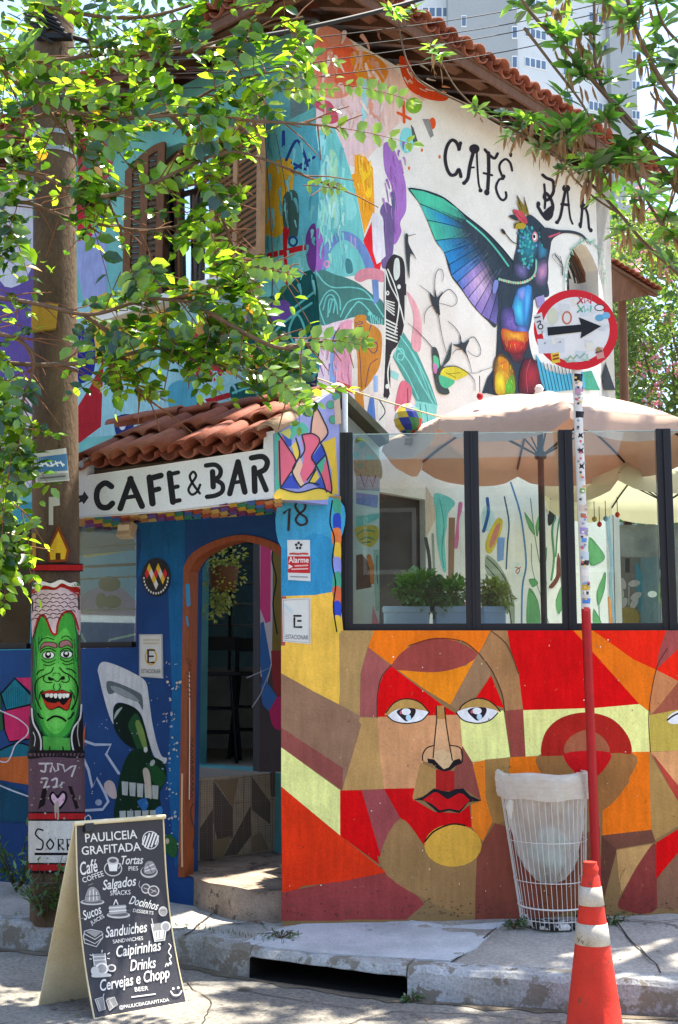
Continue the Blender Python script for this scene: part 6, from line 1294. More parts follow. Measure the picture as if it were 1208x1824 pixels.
m = MB(); p2 = LW.hit(537, 606, .06); m.lathe(p2, [(.0, -.05), (.03, -.045), (.048, -.02), (.05, .01), (.03, .02)], 16); m.build('dome_camera', mat('white_box2', '#c9c9c4', .4, .1), t)
# ================================================================ parasols in the patio
CANV = mat('beige_canvas', '#c4a693', .85, .12, 4, .2, 120, fine=.05, spec=.1)
CREAM = mat('cream_canvas', '#d9d0b6', .85, .12, 4, .2, 120, fine=.05, spec=.1)
def translucent(m_, col, k):
    n_ = m_.node_tree.nodes; l_ = m_.node_tree.links; b_ = n_['Principled BSDF']; t_ = n_.new('ShaderNodeBsdfTranslucent'); t_.inputs[0].default_value = hexc(col)
    x = n_.new('ShaderNodeMixShader'); x.inputs[0].default_value = k; l_.new(b_.outputs[0], x.inputs[1]); l_.new(t_.outputs[0], x.inputs[2]); l_.new(x.outputs[0], n_['Material Output'].inputs[0])
translucent(CANV, '#a8705a', .08); translucent(CREAM, '#e0d6b8', .25)
def parasol(c, zr, rise, rad, mt, label, pole_col, ang0=0):
    t = thing('parasol', label, 'parasol', (c.x, c.y, TERR), 'patio parasols')
    N, M_ = 8, 10
    vx = [Vector((c.x + rad * math.cos(ang0 + k * math.pi / 4), c.y + rad * math.sin(ang0 + k * math.pi / 4), zr)) for k in range(8)]
    apx = Vector((c.x, c.y, zr + rise))
    def pt(k, u, s):
        a, b = vx[k], vx[(k + 1) % 8]; e = a.lerp(b, u); mid = math.sin(math.pi * u)
        e = Vector((e.x + (c.x - e.x) * .04 * mid, e.y + (c.y - e.y) * .04 * mid, e.z))
        p = apx.lerp(e, s); p.z = zr + rise * (1 - s ** 1.75) - .035 * mid * s * (1 - s) * 2; return p
    for k in range(8):
        vs = []; fs = []
        for i in range(M_ + 1):
            for j in range(N + 1): vs.append(pt(k, j / N, max(i / M_, .03)))
        for hx in (0.35, .7, 1.0):
            for j in range(N + 1):
                u = j / N; e = pt(k, u, 1.0); dpt = (.075 + .115 * math.sin(math.pi * u) ** .55) * hx; vs.append(e + Vector(((e.x - c.x) * .02 * hx, (e.y - c.y) * .02 * hx, -dpt)) + Vector((math.sin(u * 19 + k) * .006 * hx, math.cos(u * 23 + k) * .006 * hx, 0)))
        R_ = M_ + 4
        for i in range(R_ - 1):
            for j in range(N): q_ = i * (N + 1) + j; fs.append((q_, q_ + 1, q_ + N + 2, q_ + N + 1))
        m = MB(); m.add(vs, fs, True); m.build('canopy_panel', mt, t)
        m = MB(); m.tube([pt(k, 0, s) - up * .014 for s in (.04, .3, .6, .85, 1.0)], .009, 6); m.build('rib', pole_col, t)
        mid = pt(k, 0, .52) - up * .014; m = MB(); m.tube([mid, Vector((c.x, c.y, zr - .12))], .007, 6); m.build('strut', pole_col, t)
    m = MB(); m.tube([Vector((c.x, c.y, TERR + .04)), Vector((c.x, c.y, zr + rise + .02))], .024, 12); m.build('pole', pole_col, t)
    m = MB(); m.lathe(Vector((c.x, c.y, zr + rise)), [(.03, -.01), (.04, .01), (.03, .04), (.036, .06), (.02, .085), (.0, .09)], 12); m.build('finial', mat('finial_white', '#c9c6c0', .5, .1), t)
    m = MB(); m.lathe(Vector((c.x, c.y, zr - .14)), [(.03, 0), (.045, .01), (.045, .05), (.03, .06)], 12); m.build('runner', pole_col, t)
    m = MB(); m.lathe(Vector((c.x, c.y, TERR)), [(.22, 0), (.22, .04), (.05, .06), (.04, .2)], 20); m.build('base', pole_col, t); return t
DKP = mat('dark_parasol_pole', '#2c211d', .5, .2)
pc = aty(965, 900, 8.95); zr1 = aty(690, 786, 8.95).z
parasol(pc, zr1, aty(955, 692, 8.95).z - zr1 - .06, 1.17, CANV, 'beige parasol with scalloped edge over the patio behind the glass', DKP)
pc2 = aty(1186, 900, 10.5)
parasol(pc2, aty(960, 868, 10.4).z, .34, 1.12, CREAM, 'cream parasol farther back at the right of the patio', DKP, .2)
# ================================================================ planters, shrubs and hanging things
GREEN = leafmat('shrub_leaf', '#3f6a1e', '#7aa82a', .45); YEL = leafmat('yellow_green_leaf', '#8a9440', '#b0b84a', .4); DKG = leafmat('dark_leaf', '#1f4416', '#4f8020', .4)
def leafshape(L, wd, fold=.25, curl=.12):
    """one leaf blade from its stalk along +x; returns vertices and faces"""
    v = [(0, 0, 0), (.28 * L, 0, -.02 * L), (.65 * L, 0, -curl * .5 * L), (L, 0, -curl * L),
         (.25 * L, wd * .42, fold * wd * .4), (.62 * L, wd * .45, fold * wd * .4 - curl * .4 * L), (.25 * L, -wd * .42, fold * wd * .4), (.62 * L, -wd * .45, fold * wd * .4 - curl * .4 * L)]
    return [Vector(q) for q in v], [(0, 1, 4), (1, 2, 5, 4), (2, 3, 5), (0, 6, 1), (1, 6, 7, 2), (2, 7, 3)]
def frame(x, nrm):
    x = x.normalized(); y = nrm.cross(x)
    if y.length < 1e-4: y = Vector((0, 1, 0)).cross(x)
    y.normalize(); z = x.cross(y); return Matrix((x, y, z)).transposed()
def rv(s=1.0): 
    while True:
        v = Vector((random.uniform(-1, 1), random.uniform(-1, 1), random.uniform(-1, 1)))
        if .05 < v.length < 1: return v.normalized() * s
def clump(mb, c, rx, ry, rz, n, L, shape=1.9, bias=.35):
    for _ in range(n):
        d = rv(); r = random.random() ** bias; p = c + Vector((d.x * rx * r, d.y * ry * r, d.z * rz * r))
        vs, fs = leafshape(L * random.uniform(.6, 1.2), L / shape); M_ = frame((d + rv(.7)), Vector((0, 0, 1)) + rv(.6)); mb.add([p + M_ @ v for v in vs], fs, True)
def stems(mb, c, n, h, sp_, r=.006):
    for i in range(n): a = rv(); mb.tube([c, c + Vector((a.x * sp_ * .5, a.y * sp_ * .5, h * .5)), c + Vector((a.x * sp_, a.y * sp_, h * random.uniform(.8, 1.1)))], [r, r * .7, r * .4], 5)
STEMM = mat('plant_stem', '#4a3f24', .8, .3)
PLW = mat('pale_blue_planter', '#a9bcd8', .6, .12, 6)
pl = [(622, 672, 1048, 8.15, 'pale blue planter box beside the gatehouse wall', 'bushy green shrub in planter beside the gatehouse wall'), (684, 764, 1022, 8.05, 'wide pale blue planter box left of the second glass post', 'large bushy green shrub behind the first glass pane'), (776, 832, 1035, 8.1, 'pale blue planter box against the second glass post', 'small bushy shrub left of the second glass post'), (862, 902, 1040, 8.3, 'pale blue planter box right of the second glass post', 'low yellowish shrub right of the second glass post')]
for x0, x1, yt, Y, l1, l2 in pl:
    a, b = aty(x0, 1090, Y), aty(x1, 1090, Y); c = (a + b) / 2; w_ = (b - a).length; zt = aty(x0, 1083, Y).z
    t = thing('planter_box', l1, 'planter', (c.x, c.y, TERR), 'pale blue planters'); m = MB()
    q = lambda k, z: [Vector((c.x + sx * w_ / 2 * k, c.y + .14 + sy * .14 * k, z)) for sx, sy in ((-1, -1), (1, -1), (1, 1), (-1, 1))]
    m.hexa(q(.86, TERR) + q(1.0, zt)); m.build('box', PLW, t, bevel=.01)
    m = MB(); m.hexa(q(1.04, zt - .03) + q(1.05, zt + .012)); m.build('rim', PLW, t, bevel=.004)
    t = thing('patio_shrub', l2, 'shrub', (c.x, c.y + .14, zt), 'patio shrubs'); m = MB(); hgt = aty(x0, yt, Y).z - zt
    cc = Vector((c.x, c.y + .14, zt + hgt * .45)); k = 5
    for i in range(k): clump(m, cc + Vector((random.uniform(-.4, .4) * w_, random.uniform(-.06, .06), random.uniform(-.1, .25) * hgt)), w_ * .5, .16, hgt * .55, 150, .05)
    m.build('foliage', GREEN if x0 < 850 else YEL, t)['kind'] = 'stuff'
    m = MB(); stems(m, Vector((c.x, c.y + .14, zt - .01)), 9, hgt * .9, w_ * .4); m.build('stems', STEMM, t)['kind'] = 'stuff'
# hanging plant in the doorway
hp = aty(398, 1030, 8.55); t = thing('hanging_plant', 'ball of yellow green hanging plant inside the arched doorway', 'hanging plant', tuple(hp))
m = MB(); 
for i in range(9): clump(m, hp + Vector((random.uniform(-.06, .06), random.uniform(-.06, .06), .18 - i * .05)), .125 - i * .006, .12, .09, 80, .034, 1.6)
m.build('foliage', YEL, t)['kind'] = 'stuff'
m = MB(); m.lathe(hp + up * .02, [(.02, -.12), (.09, -.1), (.11, .05), (.1, .06)], 16); m.build('pot', mat('brown_pot', '#5a3a24', .8, .2), t)
for a in (0, 2.1, 4.2): m = MB(); m.tube([hp + Vector((.1 * math.cos(a), .1 * math.sin(a), .07)), hp + up * .55], .002, 4); m.build('hanger_wire', METAL_BK, t)
m = MB(); m.tube([hp + up * .55, Vector((hp.x, hp.y, fz0 + .02))], .003, 4); m.build('hanging_hook', METAL_BK, t)
# string of ornaments between gatehouse and house
def sagline(A, B, s, n=14): return [A.lerp(B, i / n) - up * (s * 4 * (i / n) * (1 - i / n)) for i in range(n + 1)]
m = MB(); A, B = aty(500, 680, 8.2), aty(905, 770, 8.7); A = aty(565, 674, 8.1); m.tube(sagline(A, B, .03), .006, 5)
tag(m.build('rope', mat('pale_rope', '#b5a684', .9, .2)), 'pale rope slung from the gatehouse past the house corner', 'rope', kind='thing')
def ball(px, py, Y, r, cols, name, label, cat, group=None, seg=16, rows_=8):
    c = aty(px, py, Y); t = thing(name, label, cat, tuple(c), group); m = MB()
    for i in range(rows_):
        for j in range(seg):
            q_ = []
            for a, b in ((i, j), (i, j + 1), (i + 1, j + 1), (i + 1, j)):
                th = math.pi * a / rows_; ph = 2 * math.pi * (b + a * .5) / seg; k = 1.0 if th < 1.9 else 1 - (th - 1.9) * .35
                q_.append(c + Vector((r * math.sin(th) * math.cos(ph) * k, r * math.sin(th) * math.sin(ph) * k, r * 1.15 * math.cos(th))))
            m.add(q_, [(0, 1, 2, 3)], True, hexc(cols[(j // 2 + i // 2) % len(cols)]))
    m.build('globe', PRINT, t); m = MB(); m.tube([c + up * r * 1.1, c + up * (r * 1.1 + .12)], .003, 4); m.build('string', METAL_BK, t)
    return t, c
t, c = ball(727, 748, 8.6, .105, ['#c9a82f', '#2f3a8a', '#3f7a4a', '#b82a2a', '#d5cdbb'], 'paper_balloon', 'harlequin coloured paper balloon hanging left of the beige parasol', 'ornament')
m = MB(); m.box(c - up * .16, (1, 0), .05, .05, .04); m.build('basket', mat('basket', '#7a5a34', .8, .2), t)
ball(855, 706, 8.2, .024, ['#c4202a', '#a81822'], 'hanging_bauble', 'tiny red bauble hanging above the edge of the beige parasol', 'bauble', None, 10, 6)
for x, y, cs, lb_ in ((1059, 925, ['#b59a3a'], 'tiny gold bauble hanging left of the red one behind the glass'), (1068, 934, ['#c4341c'], 'tiny red bauble hanging between gold and blue ones'), (1079, 924, ['#7fa8c4'], 'tiny pale blue bauble hanging behind the third pane'), (1100, 917, ['#d03a1c'], 'tiny orange bauble hanging right of the other baubles')):
    ball(x, y, 9.4, .02, cs, 'hanging_bauble', lb_, 'bauble', 'baubles behind the glass', 10, 6)
# ================================================================ patio back wall at the right
BK = Plane((0, 13.0), (1, -.05))
bw = thing('patio_back_wall', 'grey patio back wall with dark leaf painting and a tile coping', 'wall', tuple(BK.hit(1150, 1110)))
a, b = BK.hit(1080, 935), BK.hit(1420, 935); m = MB(); m.slab([Vector((a.x, a.y, .5)), Vector((b.x, b.y, .5)), Vector((b.x, b.y, a.z)), a], -BK.n * .2); m.build('wall', mat('grey_plaster', '#85877f', .9, .3, 4, .4, 50, col2='#6a6b64'), bw, fix=True)
q = Mural(BK.hit).tr(3.113, 820, 840)
q.poly('860,470 1130,480 1130,860 860,860', '#5a5650').poly('1000,480 1130,470 1130,860 1000,860', '#5d6f70').sm('975,500 1010,600 1000,780 980,700', '#3f6a74').line('935,640 935,740', 6, '#8a867c')
for x, y, r in ((900, 620, 40), (965, 620, -40), (890, 680, 60), (975, 690, -60), (905, 730, 90), (965, 730, -90)): q.ell(x, y, 18, 34, '#8f8b84', r - 60)
q.ell(930, 810, 65, 60, '#7a6a3a').poly('915,480 940,480 940,560 915,560', '#2f2c2a').sm('1105,600 1130,600 1130,720 1100,720', '#6f9a54').ell(1065, 680, 26, 18, '#cfd4c4')
q.build('painted_leaves', bw)
ct = tile_mesh(.36, .08, .07); ct.materials.append(TILE[0]); uu = (b - a).normalized()
for r in range(2):
    for i in range(18): lay(ct, Vector((a.x, a.y, a.z)) + uu * (.1 + i * .17) + BK.n * (.12 - r * .22) + up * (.02 + r * .12), uu, (-BK.n + up * .5).normalized(), bw, 'coping_tile', jit=.012)
# ================================================================ tower block far behind
tw_ = thing('tower_block', 'pale grey residential tower block rising behind the tiled roof', 'building', (0, 118, 0))
TG = mat('tower_grey', '#9a9fa0', .9, .08, .2, fine=.04); TL = mat('tower_pale', '#c6cacb', .9, .08, .2, fine=.04); TWN = mat('tower_glass', '#5a6f86', .2, .25, .5, spec=.6); TFR = mat('tower_frame', '#d9dcdc', .7, .05)
TA = Plane((0, 119), (1, .0)); TB = Plane((0, 117), (1, .0)); tb_r = TB.hit(931, 300)
TCp = Plane((tb_r.x, 117.4), (.93, .37)); 
def tower(plane, x0, x1, mt, dep=12):
    a, b = plane.hit(x0, 600), plane.hit(x1, 600); m = MB(); m.slab([Vector((a.x, a.y, -1)), Vector((b.x, b.y, -1)), Vector((b.x, b.y, 80)), Vector((a.x, a.y, 80))], -plane.n * dep); m.build('block', mt, tw_, fix=True)
tower(TA, 560, 806, TL); tower(TB, 806, 933, TG); tower(TCp, 933, 1112, TL)
TD = Plane((TCp.hit(1103, 300).x, TCp.hit(1103, 300).y - 1.2), (1, .2)); tower(TD, 1103, 1150, TG)
def twin(plane, x0, y0, x1, y1, panes):
    p = [plane.hit(x, y, .06) for x, y in ((x0, y0), (x1, y0), (x1, y1), (x0, y1))]; p[1].z = p[0].z; p[2].z = p[3].z
    m = MB(); m.slab(p, -plane.n * .05); f = m.build('window', TFR, tw_, fix=True); 
    for i in range(panes):
        e0, e1 = (i + .12) / panes, (i + .88) / panes; tp = lambda s_, v_: (p[3].lerp(p[2], s_)).lerp(p[0].lerp(p[1], s_), v_) + plane.n * .02
        m = MB(); m.slab([tp(e0, .1), tp(e1, .1), tp(e1, .9), tp(e0, .9)], -plane.n * .01); m.build('pane', TWN, f)
for k in range(-2, 9):
    dy = k * 53
    twin(TA, 752, 12 + dy, 800, 31 + dy, 4)
    twin(TB, 822, 27 + dy, 831, 48 + dy, 1); twin(TB, 912, 99 + dy - 53, 922, 122 + dy - 53, 1)
    for x, w_ in ((935, 38), (1003, 18), (1049, 33)):
        sl = (x - 935) * .22; twin(TCp, x, 100 + dy + sl, x + w_, 118 + dy + sl, 4 if w_ > 20 else 2)
    twin(TD, 1126, 90 + dy, 1140, 106 + dy, 2)
# ================================================================ overhead cables
CAB = mat('black_cable', '#1c1b1d', .6, .2)
def cable(name, label, pts, r, sagv=0.0, mt=None):
    m = MB(); P_ = [aty(x, y, Y) for x, y, Y in pts]; P_ = [Vector(v) for v in catmull([tuple(v) for v in P_], False, 6)]; m.tube(P_, r, 7); return tag(m.build(name, mt or CAB), label, 'cable', 'overhead cables', 'thing')
cable('bundled_cable', 'thick black bundled cable crossing above the roof corner to the pole', [(900, -60, 9.0), (770, -8, 8.6), (600, 38, 8.2), (420, 72, 7.9), (250, 92, 7.75), (130, 66, 7.65)], .017)
cable('bundled_cable', 'second black cable sagging below the thick bundle towards the pole', [(415, 74, 7.9), (370, 98, 7.85), (310, 104, 7.8), (240, 90, 7.75), (140, 98, 7.66)], .011)
for i, (y0, y1, y2, y3) in enumerate(((60, 52, 20, -20), (85, 74, 44, 5), (110, 95, 60, 22), (136, 122, 92, 50))):
    cable('thin_wire', ['highest', 'second highest', 'third highest', 'lowest'][i] + ' of the thin wires crossing in front of the tiled eave', [(120, y0 + 25, 7.66), (400, y0 + 18, 7.8), (604, y1 + 10, 7.9), (900, y2, 8.2), (1208, y3 - 30, 8.6), (1400, y3 - 60, 9)], .0035)
cable('drop_wire', 'thin black wire hanging down in front of the shuttered window', [(470, 205, 8.0), (478, 330, 8.0), (486, 470, 8.0), (480, 600, 8.05)], .004)
cable('drop_wire', 'short thin black wire hanging beside the window shutter', [(492, 240, 8.0), (508, 330, 8.0), (512, 410, 8.05)], .003)
m = MB()
for i in range(5): p = pole_hit(70 + i * 6, 40 + i * 9, .03); m.tube([p, p + Vector((-.1, -.02, .05)), p + Vector((-.02, .02, .12)), p + Vector((.1, -.03, .04))], .012, 6)
tag(m.build('cable_coil', CAB, pole), kind='stuff')
m = MB(); p = pole_hit(97, 66, .02); m.box(p, (1, 0), .24, .05, .035); m.build('cable_bracket', CAB, pole)
m = MB(); p = pole_hit(97, 172, .05)
m.tube([p - Vector((.14, 0, 0)), p + Vector((.14, 0, 0))], .018, 10); m.build('insulator_rod', mat('porcelain', '#c4bfb2', .3, .1), pole)
# ================================================================ trees reaching into the picture
LM = [leafmat('tree_leaf_bright', '#6a9220', '#b2d82c', .6, .25, .35, .045), leafmat('tree_leaf_mid', '#426c1a', '#8cba24', .55, .25, .4, .05), leafmat('tree_leaf_dark', '#20420f', '#4f7a18', .45, .25, .4, .05), leafmat('tree_leaf_yellow', '#c08a24', '#d9a02a', .45)]
BARK = mat('grey_brown_bark', '#6f5a48', .95, .35, 14, .6, 60, fine=.2); TWIG = mat('reddish_twig', '#7a5138', .9, .3, 14)
class Leaves:
    """collects leaves of a tree: the most visible ones become objects of their own, the rest one crown"""
    def __init__(s): s.all = []
    def add(s, p, x, nrm, L, wd, mi): s.all.append((p, frame(x, nrm), L, wd, mi))
    def build(s, tree, mats, shapes, most=300):
        def score(q):
            p = q[0]; d = p - CAM; Zc = d.y * cp + d.z * sp; px = CX + FPX * d.x / Zc; py = CY - FPX * (d.z * cp - d.y * sp) / Zc
            if not (10 < px < 1198 and 10 < py < 1814): return -1
            face = abs((q[1] @ Vector((0, 0, 1))).dot(d.normalized())); return q[2] * q[3] * (.2 + face) / Zc ** 2
        order = sorted(range(len(s.all)), key=lambda i: -score(s.all[i])); single = set(order[:most]); rest = [MB() for _ in mats]; cache = {}
        for i, (p, M_, L, wd, mi) in enumerate(s.all):
            if i in single:
                if mi not in cache:
                    vs, fs = leafshape(1.0, shapes); b = MB(); b.add(vs, fs, True); cache[mi] = b.mesh('leaf'); cache[mi].materials.append(mats[mi])
                o = put(cache[mi], 'leaf', tree); o.matrix_basis = Matrix.Translation(p) @ M_.to_4x4() @ Matrix.Diagonal((L, wd / shapes, L * .9, 1))
            else:
                vs, fs = leafshape(L, wd); rest[mi].add([p + M_ @ v for v in vs], fs, True)
        # the rest: one crown object carrying all the leaf colours
        v = []; f = []; mi_ = []
        for k, b in enumerate(rest):
            o = len(v); v += b.v; f += [[i + o for i in q] for q in b.f]; mi_ += [k] * len(b.f)
        me = bpy.data.meshes.new('crown'); me.from_pydata(v, [], f); ob = put(me, 'crown', tree)
        for mm in mats: me.materials.append(mm)
        me.polygons.foreach_set('material_index', mi_); me.polygons.foreach_set('use_smooth', [True] * len(f)); me.update(); ob['kind'] = 'stuff'
random.seed(11)
# ---- left tree: feathery compound leaves
lt0 = Vector((-3.7, 6.9, 0.15)); ltree = thing('pinnate_tree', 'street tree with feathery round leaflets reaching in from the left', 'tree', tuple(lt0))
m = MB(); tp = lt0 + Vector((.5, -.1, 4.4)); m.tube([lt0, lt0 + Vector((.1, 0, 1.4)), lt0 + Vector((.22, -.05, 3.0)), tp], [.17, .14, .12, .1], 14); m.build('trunk', BARK, ltree)
LV = Leaves(); limbs = MB(); twigs = MB()
def keep(px, py):
    if py > 700: return .9 if px < 58 else 0.0
    if py > 640 and px > 145: return .5
    if px > 560: return .0
    k = .82
    if 52 < px < 145: k = .3 if py < 270 else .08
    elif px <= 52: k = .8
    elif 185 < px < 465 and 250 < py < 480: k = .15
    elif px > 465: k = .6 if py < 200 else (.42 if py > 560 else .12)
    elif py < 60: k = .5
    return k
def pixel(p):
    d = p - CAM; Zc = d.y * cp + d.z * sp; return CX + FPX * d.x / Zc, CY - FPX * (d.z * cp - d.y * sp) / Zc
def compound(p, d, nrm, L, pairs, lf, mi=None, always=False):
    """one pinnate leaf: a rachis with pairs of oval leaflets"""
    d = d.normalized(); k0 = 1.0
    if not always:
        k0 = keep(*pixel(p + d * L * .5))
        if random.random() > k0: return
    pts = [p + d * (L * i / 5) - up * (L * .12 * (i / 5) ** 2) for i in range(6)]; twigs.tube(pts, [.0032, .003, .0026, .0022, .0018, .0012], 4, cap=False)
    side = nrm.cross(d).normalized()
    for i in range(pairs):
        t = (i + .7) / pairs; q = p + d * (L * t) - up * (L * .12 * t * t)
        k = lf * (.75 + .5 * math.sin(math.pi * min(1, t * .9 + .1))) * random.uniform(.85, 1.1)
        for s_ in (-1, 1):
            if random.random() < .06 or (not always and keep(*pixel(q)) < .15 and random.random() < .7): continue
            x = (side * s_ + d * random.uniform(.25, .6) + rv(.18)).normalized(); nn = (nrm + rv(.45)).normalized(); LV.add(q, x, nn, k, k * random.uniform(.58, .72), mi if mi is not None else random.choices((0, 1, 2, 3), (4, 4, 5, .18))[0])
    LV.add(pts[-1], d, nrm, lf * .8, lf * .5, 0)
def px3(pts, Y0_, Y1_):
    n_ = len(pts); P_ = [aty(x, y, Y0_ + (Y1_ - Y0_) * i / (n_ - 1)) for i, (x, y) in enumerate(pts)]; return [Vector(v) for v in catmull([tuple(v) for v in P_], False, 6)]
LIMB = [ # traced limbs, depth at start and end, how many side twigs, leafiness
 ('-220,-40 -60,60 60,170 190,210 320,205 450,215 560,222 600,228', 6.7, 6.6, 30), ('-220,260 -40,250 80,205 170,215 300,200 400,150 520,120', 6.8, 6.9, 30),
 ('-200,120 -60,90 20,110 80,110 200,95 330,90 430,60 540,30', 6.6, 6.7, 30), ('-180,-60 -40,-30 120,20 260,30 400,-10 500,-30', 6.5, 6.7, 24),
 ('-240,430 -90,400 30,360 130,390 250,410 330,400', 7.0, 7.0, 30), ('-240,520 -90,520 60,540 160,560 255,534 310,535 355,545 400,600 440,640', 6.9, 7.0, 38),
 ('310,535 400,500 470,480 520,478', 7.0, 6.9, 18), ('355,545 430,590 500,620 560,610 640,603', 6.9, 6.7, 14),
 ('-230,640 -80,640 80,650 190,640 280,620 340,640 430,660 520,690', 7.0, 6.9, 38), ('-230,300 -80,300 60,310 160,350 260,330 330,300 420,270 560,320 600,335', 6.9, 6.7, 30),
 ('-220,700 -90,700 -20,760 10,840 20,920 15,990', 6.9, 7.2, 26), ('-220,600 -80,590 20,600 60,640 40,720 30,800', 6.7, 7.0, 24), ('150,560 200,600 230,660 250,700 270,715', 7.0, 7.0, 18),
 ('-150,-160 0,-90 150,-60 320,-90 480,-110', 6.4, 6.6, 26), ('60,170 140,260 180,330 220,420', 6.8, 6.9, 18), ('300,200 350,260 380,330 400,400 430,470', 6.8, 6.9, 22)]
for pts, Ya, Yb, nt_ in LIMB:
    P_ = px3(P2(pts), Ya, Yb); n_ = len(P_); limbs.tube(P_, [.014 * (1 - .8 * i / n_) + .003 for i in range(n_)], 7)
    for k in range(nt_):
        t = .12 + .88 * (k + random.random()) / nt_; i = min(int(t * (n_ - 1)), n_ - 2); p = P_[i].lerp(P_[i + 1], t * (n_ - 1) - i); d = (P_[i + 1] - P_[i]).normalized()
        br = (d * random.uniform(.3, 1) + rv(.85) + Vector((.15, 0, -.2))).normalized(); br.y *= .6
        Lb_ = random.uniform(.06, .34); e = p + br * Lb_; twigs.tube([p, p + br * Lb_ * .5 + up * .01, e], [.005, .004, .003], 5)
        nl = 1 if Lb_ < .16 else 2
        for j in range(nl):
            q = p.lerp(e, (j + 1) / nl); dd = (br * .7 + rv(.8) + Vector((.1, 0, -.15))).normalized(); nr = (Vector((0, -.35, 1)) if random.random() < .55 else Vector((0, -1, .35))) + rv(.45)
            compound(q, dd, nr.normalized(), random.uniform(.2, .42), random.randint(4, 7), random.uniform(.066, .102))
    # tip spray
    compound(P_[-1], (P_[-1] - P_[-3]), Vector((0, -1, .45)).normalized(), .28, 6, .078, 0)
# the prominent sprays in front of the bird wall
for (x0, y0), (x1, y1), pr, lf in (((555, 222), (735, 236), 6, .088), ((600, 600), (650, 600), 3, .08), ((520, 680), (545, 720), 3, .08), ((605, 150), (735, 165), 7, .075), ((520, 602), (650, 600), 6, .082), ((440, 475), (520, 480), 6, .075), ((470, 650), (545, 715), 6, .075), ((540, 330), (605, 330), 5, .06), ((500, 160), (590, 150), 6, .07), ((40, 160), (250, 185), 10, .08), ((20, 100), (130, 120), 7, .08)):
    A, B = aty(x0, y0, 6.6), aty(x1, y1, 6.55); compound(A, B - A, Vector((.1, -1, .3)).normalized(), (B - A).length, pr, lf, 0, True)
limbs.tube([tp, aty(-220, 250, 6.9)], [.1, .03], 8); limbs.tube([tp, aty(-220, -40, 6.7)], [.1, .03], 8); limbs.tube([tp - up * .6, aty(-240, 600, 6.95)], [.1, .03], 8); limbs.tube([tp, aty(-150, -160, 6.4)], [.09, .02], 8)
limbs.build('limbs', BARK, ltree); tag(twigs.build('twigs', TWIG, ltree), kind='stuff')
LV.build(ltree, LM, .64)
# ---- right tree: whorled leaves, dry ones hanging
random.seed(23)
rt0 = Vector((4.0, 8.3, .3)); rtree = thing('whorled_tree', 'rangy tree with whorled leaves and hanging dry leaves at the upper right', 'tree', tuple(rt0))
WM = [leafmat('whorl_leaf', '#4a8028', '#9ccf3a', .5, .35, .35, .08), leafmat('whorl_leaf_dark', '#2a5220', '#5f8a2a', .45, .35, .3, .10), leafmat('dry_leaf', '#8a6a4a', '#b58a5a', .35, .6, .3, .02)]
m = MB(); rtop = Vector((3.6, 8.1, 5.2)); m.tube([rt0, rt0 + Vector((-.1, 0, 2.2)), rtop], [.16, .13, .09], 12); m.build('trunk', BARK, rtree)
RL = Leaves(); limbs = MB(); twigs = MB()
for pts, Ya, Yb, r in (('1320,480 1208,338 1130,225 1080,170 1010,90 940,15 900,-60', 7.9, 7.6, .03), ('1290,560 1160,445 1105,382 1060,335 1000,282 940,246 850,196 760,152 730,120 715,72 710,28', 7.9, 8.0, .016), ('1290,240 1208,182 1150,92 1118,0 1108,-70', 7.8, 7.6, .028), ('1105,382 1050,345 1000,290 985,255', 7.9, 7.8, .010), ('1300,330 1160,252 1100,200 1062,120 1058,0 1050,-60', 7.8, 7.7, .022), ('1250,470 1180,400 1140,330 1120,260', 7.9, 7.8, .018), ('850,196 815,160 795,128 782,100', 8.0, 8.0, .009), ('934,50 980,110 1040,190 1062,250 1052,300', 7.7, 7.8, .014), ('1300,120 1230,90 1180,40 1160,-40', 7.7, 7.6, .02), ('1060,335 1090,300 1130,285', 7.9, 7.8, .009), ('1180,400 1200,350 1215,300', 7.9, 7.8, .012), ('940,246 925,225 905,205', 8.0, 7.9, .008)):
    P_ = px3(P2(pts), Ya, Yb); n_ = len(P_); limbs.tube(P_, [r * .8 * (1 - .6 * i / n_) for i in range(n_)], 7); RLP = globals().setdefault('RLP', []); RLP += P_[n_ // 4:]
limbs.tube([rtop, aty(1320, 480, 7.9)], [.08, .03], 8); limbs.tube([rtop, aty(1290, 240, 7.8)], [.08, .03], 8); limbs.tube([rtop - up * .7, aty(1290, 560, 7.9)], [.07, .02], 8); limbs.tube([rtop, rtop + Vector((-.6, -.6, 2.5)), rtop + Vector((-1.6, -1.2, 4.4))], [.08, .06, .03], 8)
def whorl(c, n_, L, dry=0, tilt=None):
    ax = (Vector((0, -.2, 1)) + rv(.5)).normalized() if tilt is None else tilt; x = ax.orthogonal().normalized(); y = ax.cross(x)
    for i in range(n_):
        a = 2 * math.pi * i / n_ * 1.0 + random.uniform(-.3, .3); d = (x * math.cos(a) + y * math.sin(a)) + ax * random.uniform(-.25, .7); k = L * random.uniform(.7, 1.15)
        RL.add(c + rv(.02), d, ax + rv(.35), k, k * random.uniform(.34, .46), random.choices((0, 1), (3, 2))[0])
    for i in range(dry): d = Vector((random.uniform(-.35, .35), random.uniform(-.35, .35), -1)); RL.add(c + rv(.05) - up * .02, d, rv(), L * random.uniform(.6, 1.1), L * .16, 2)
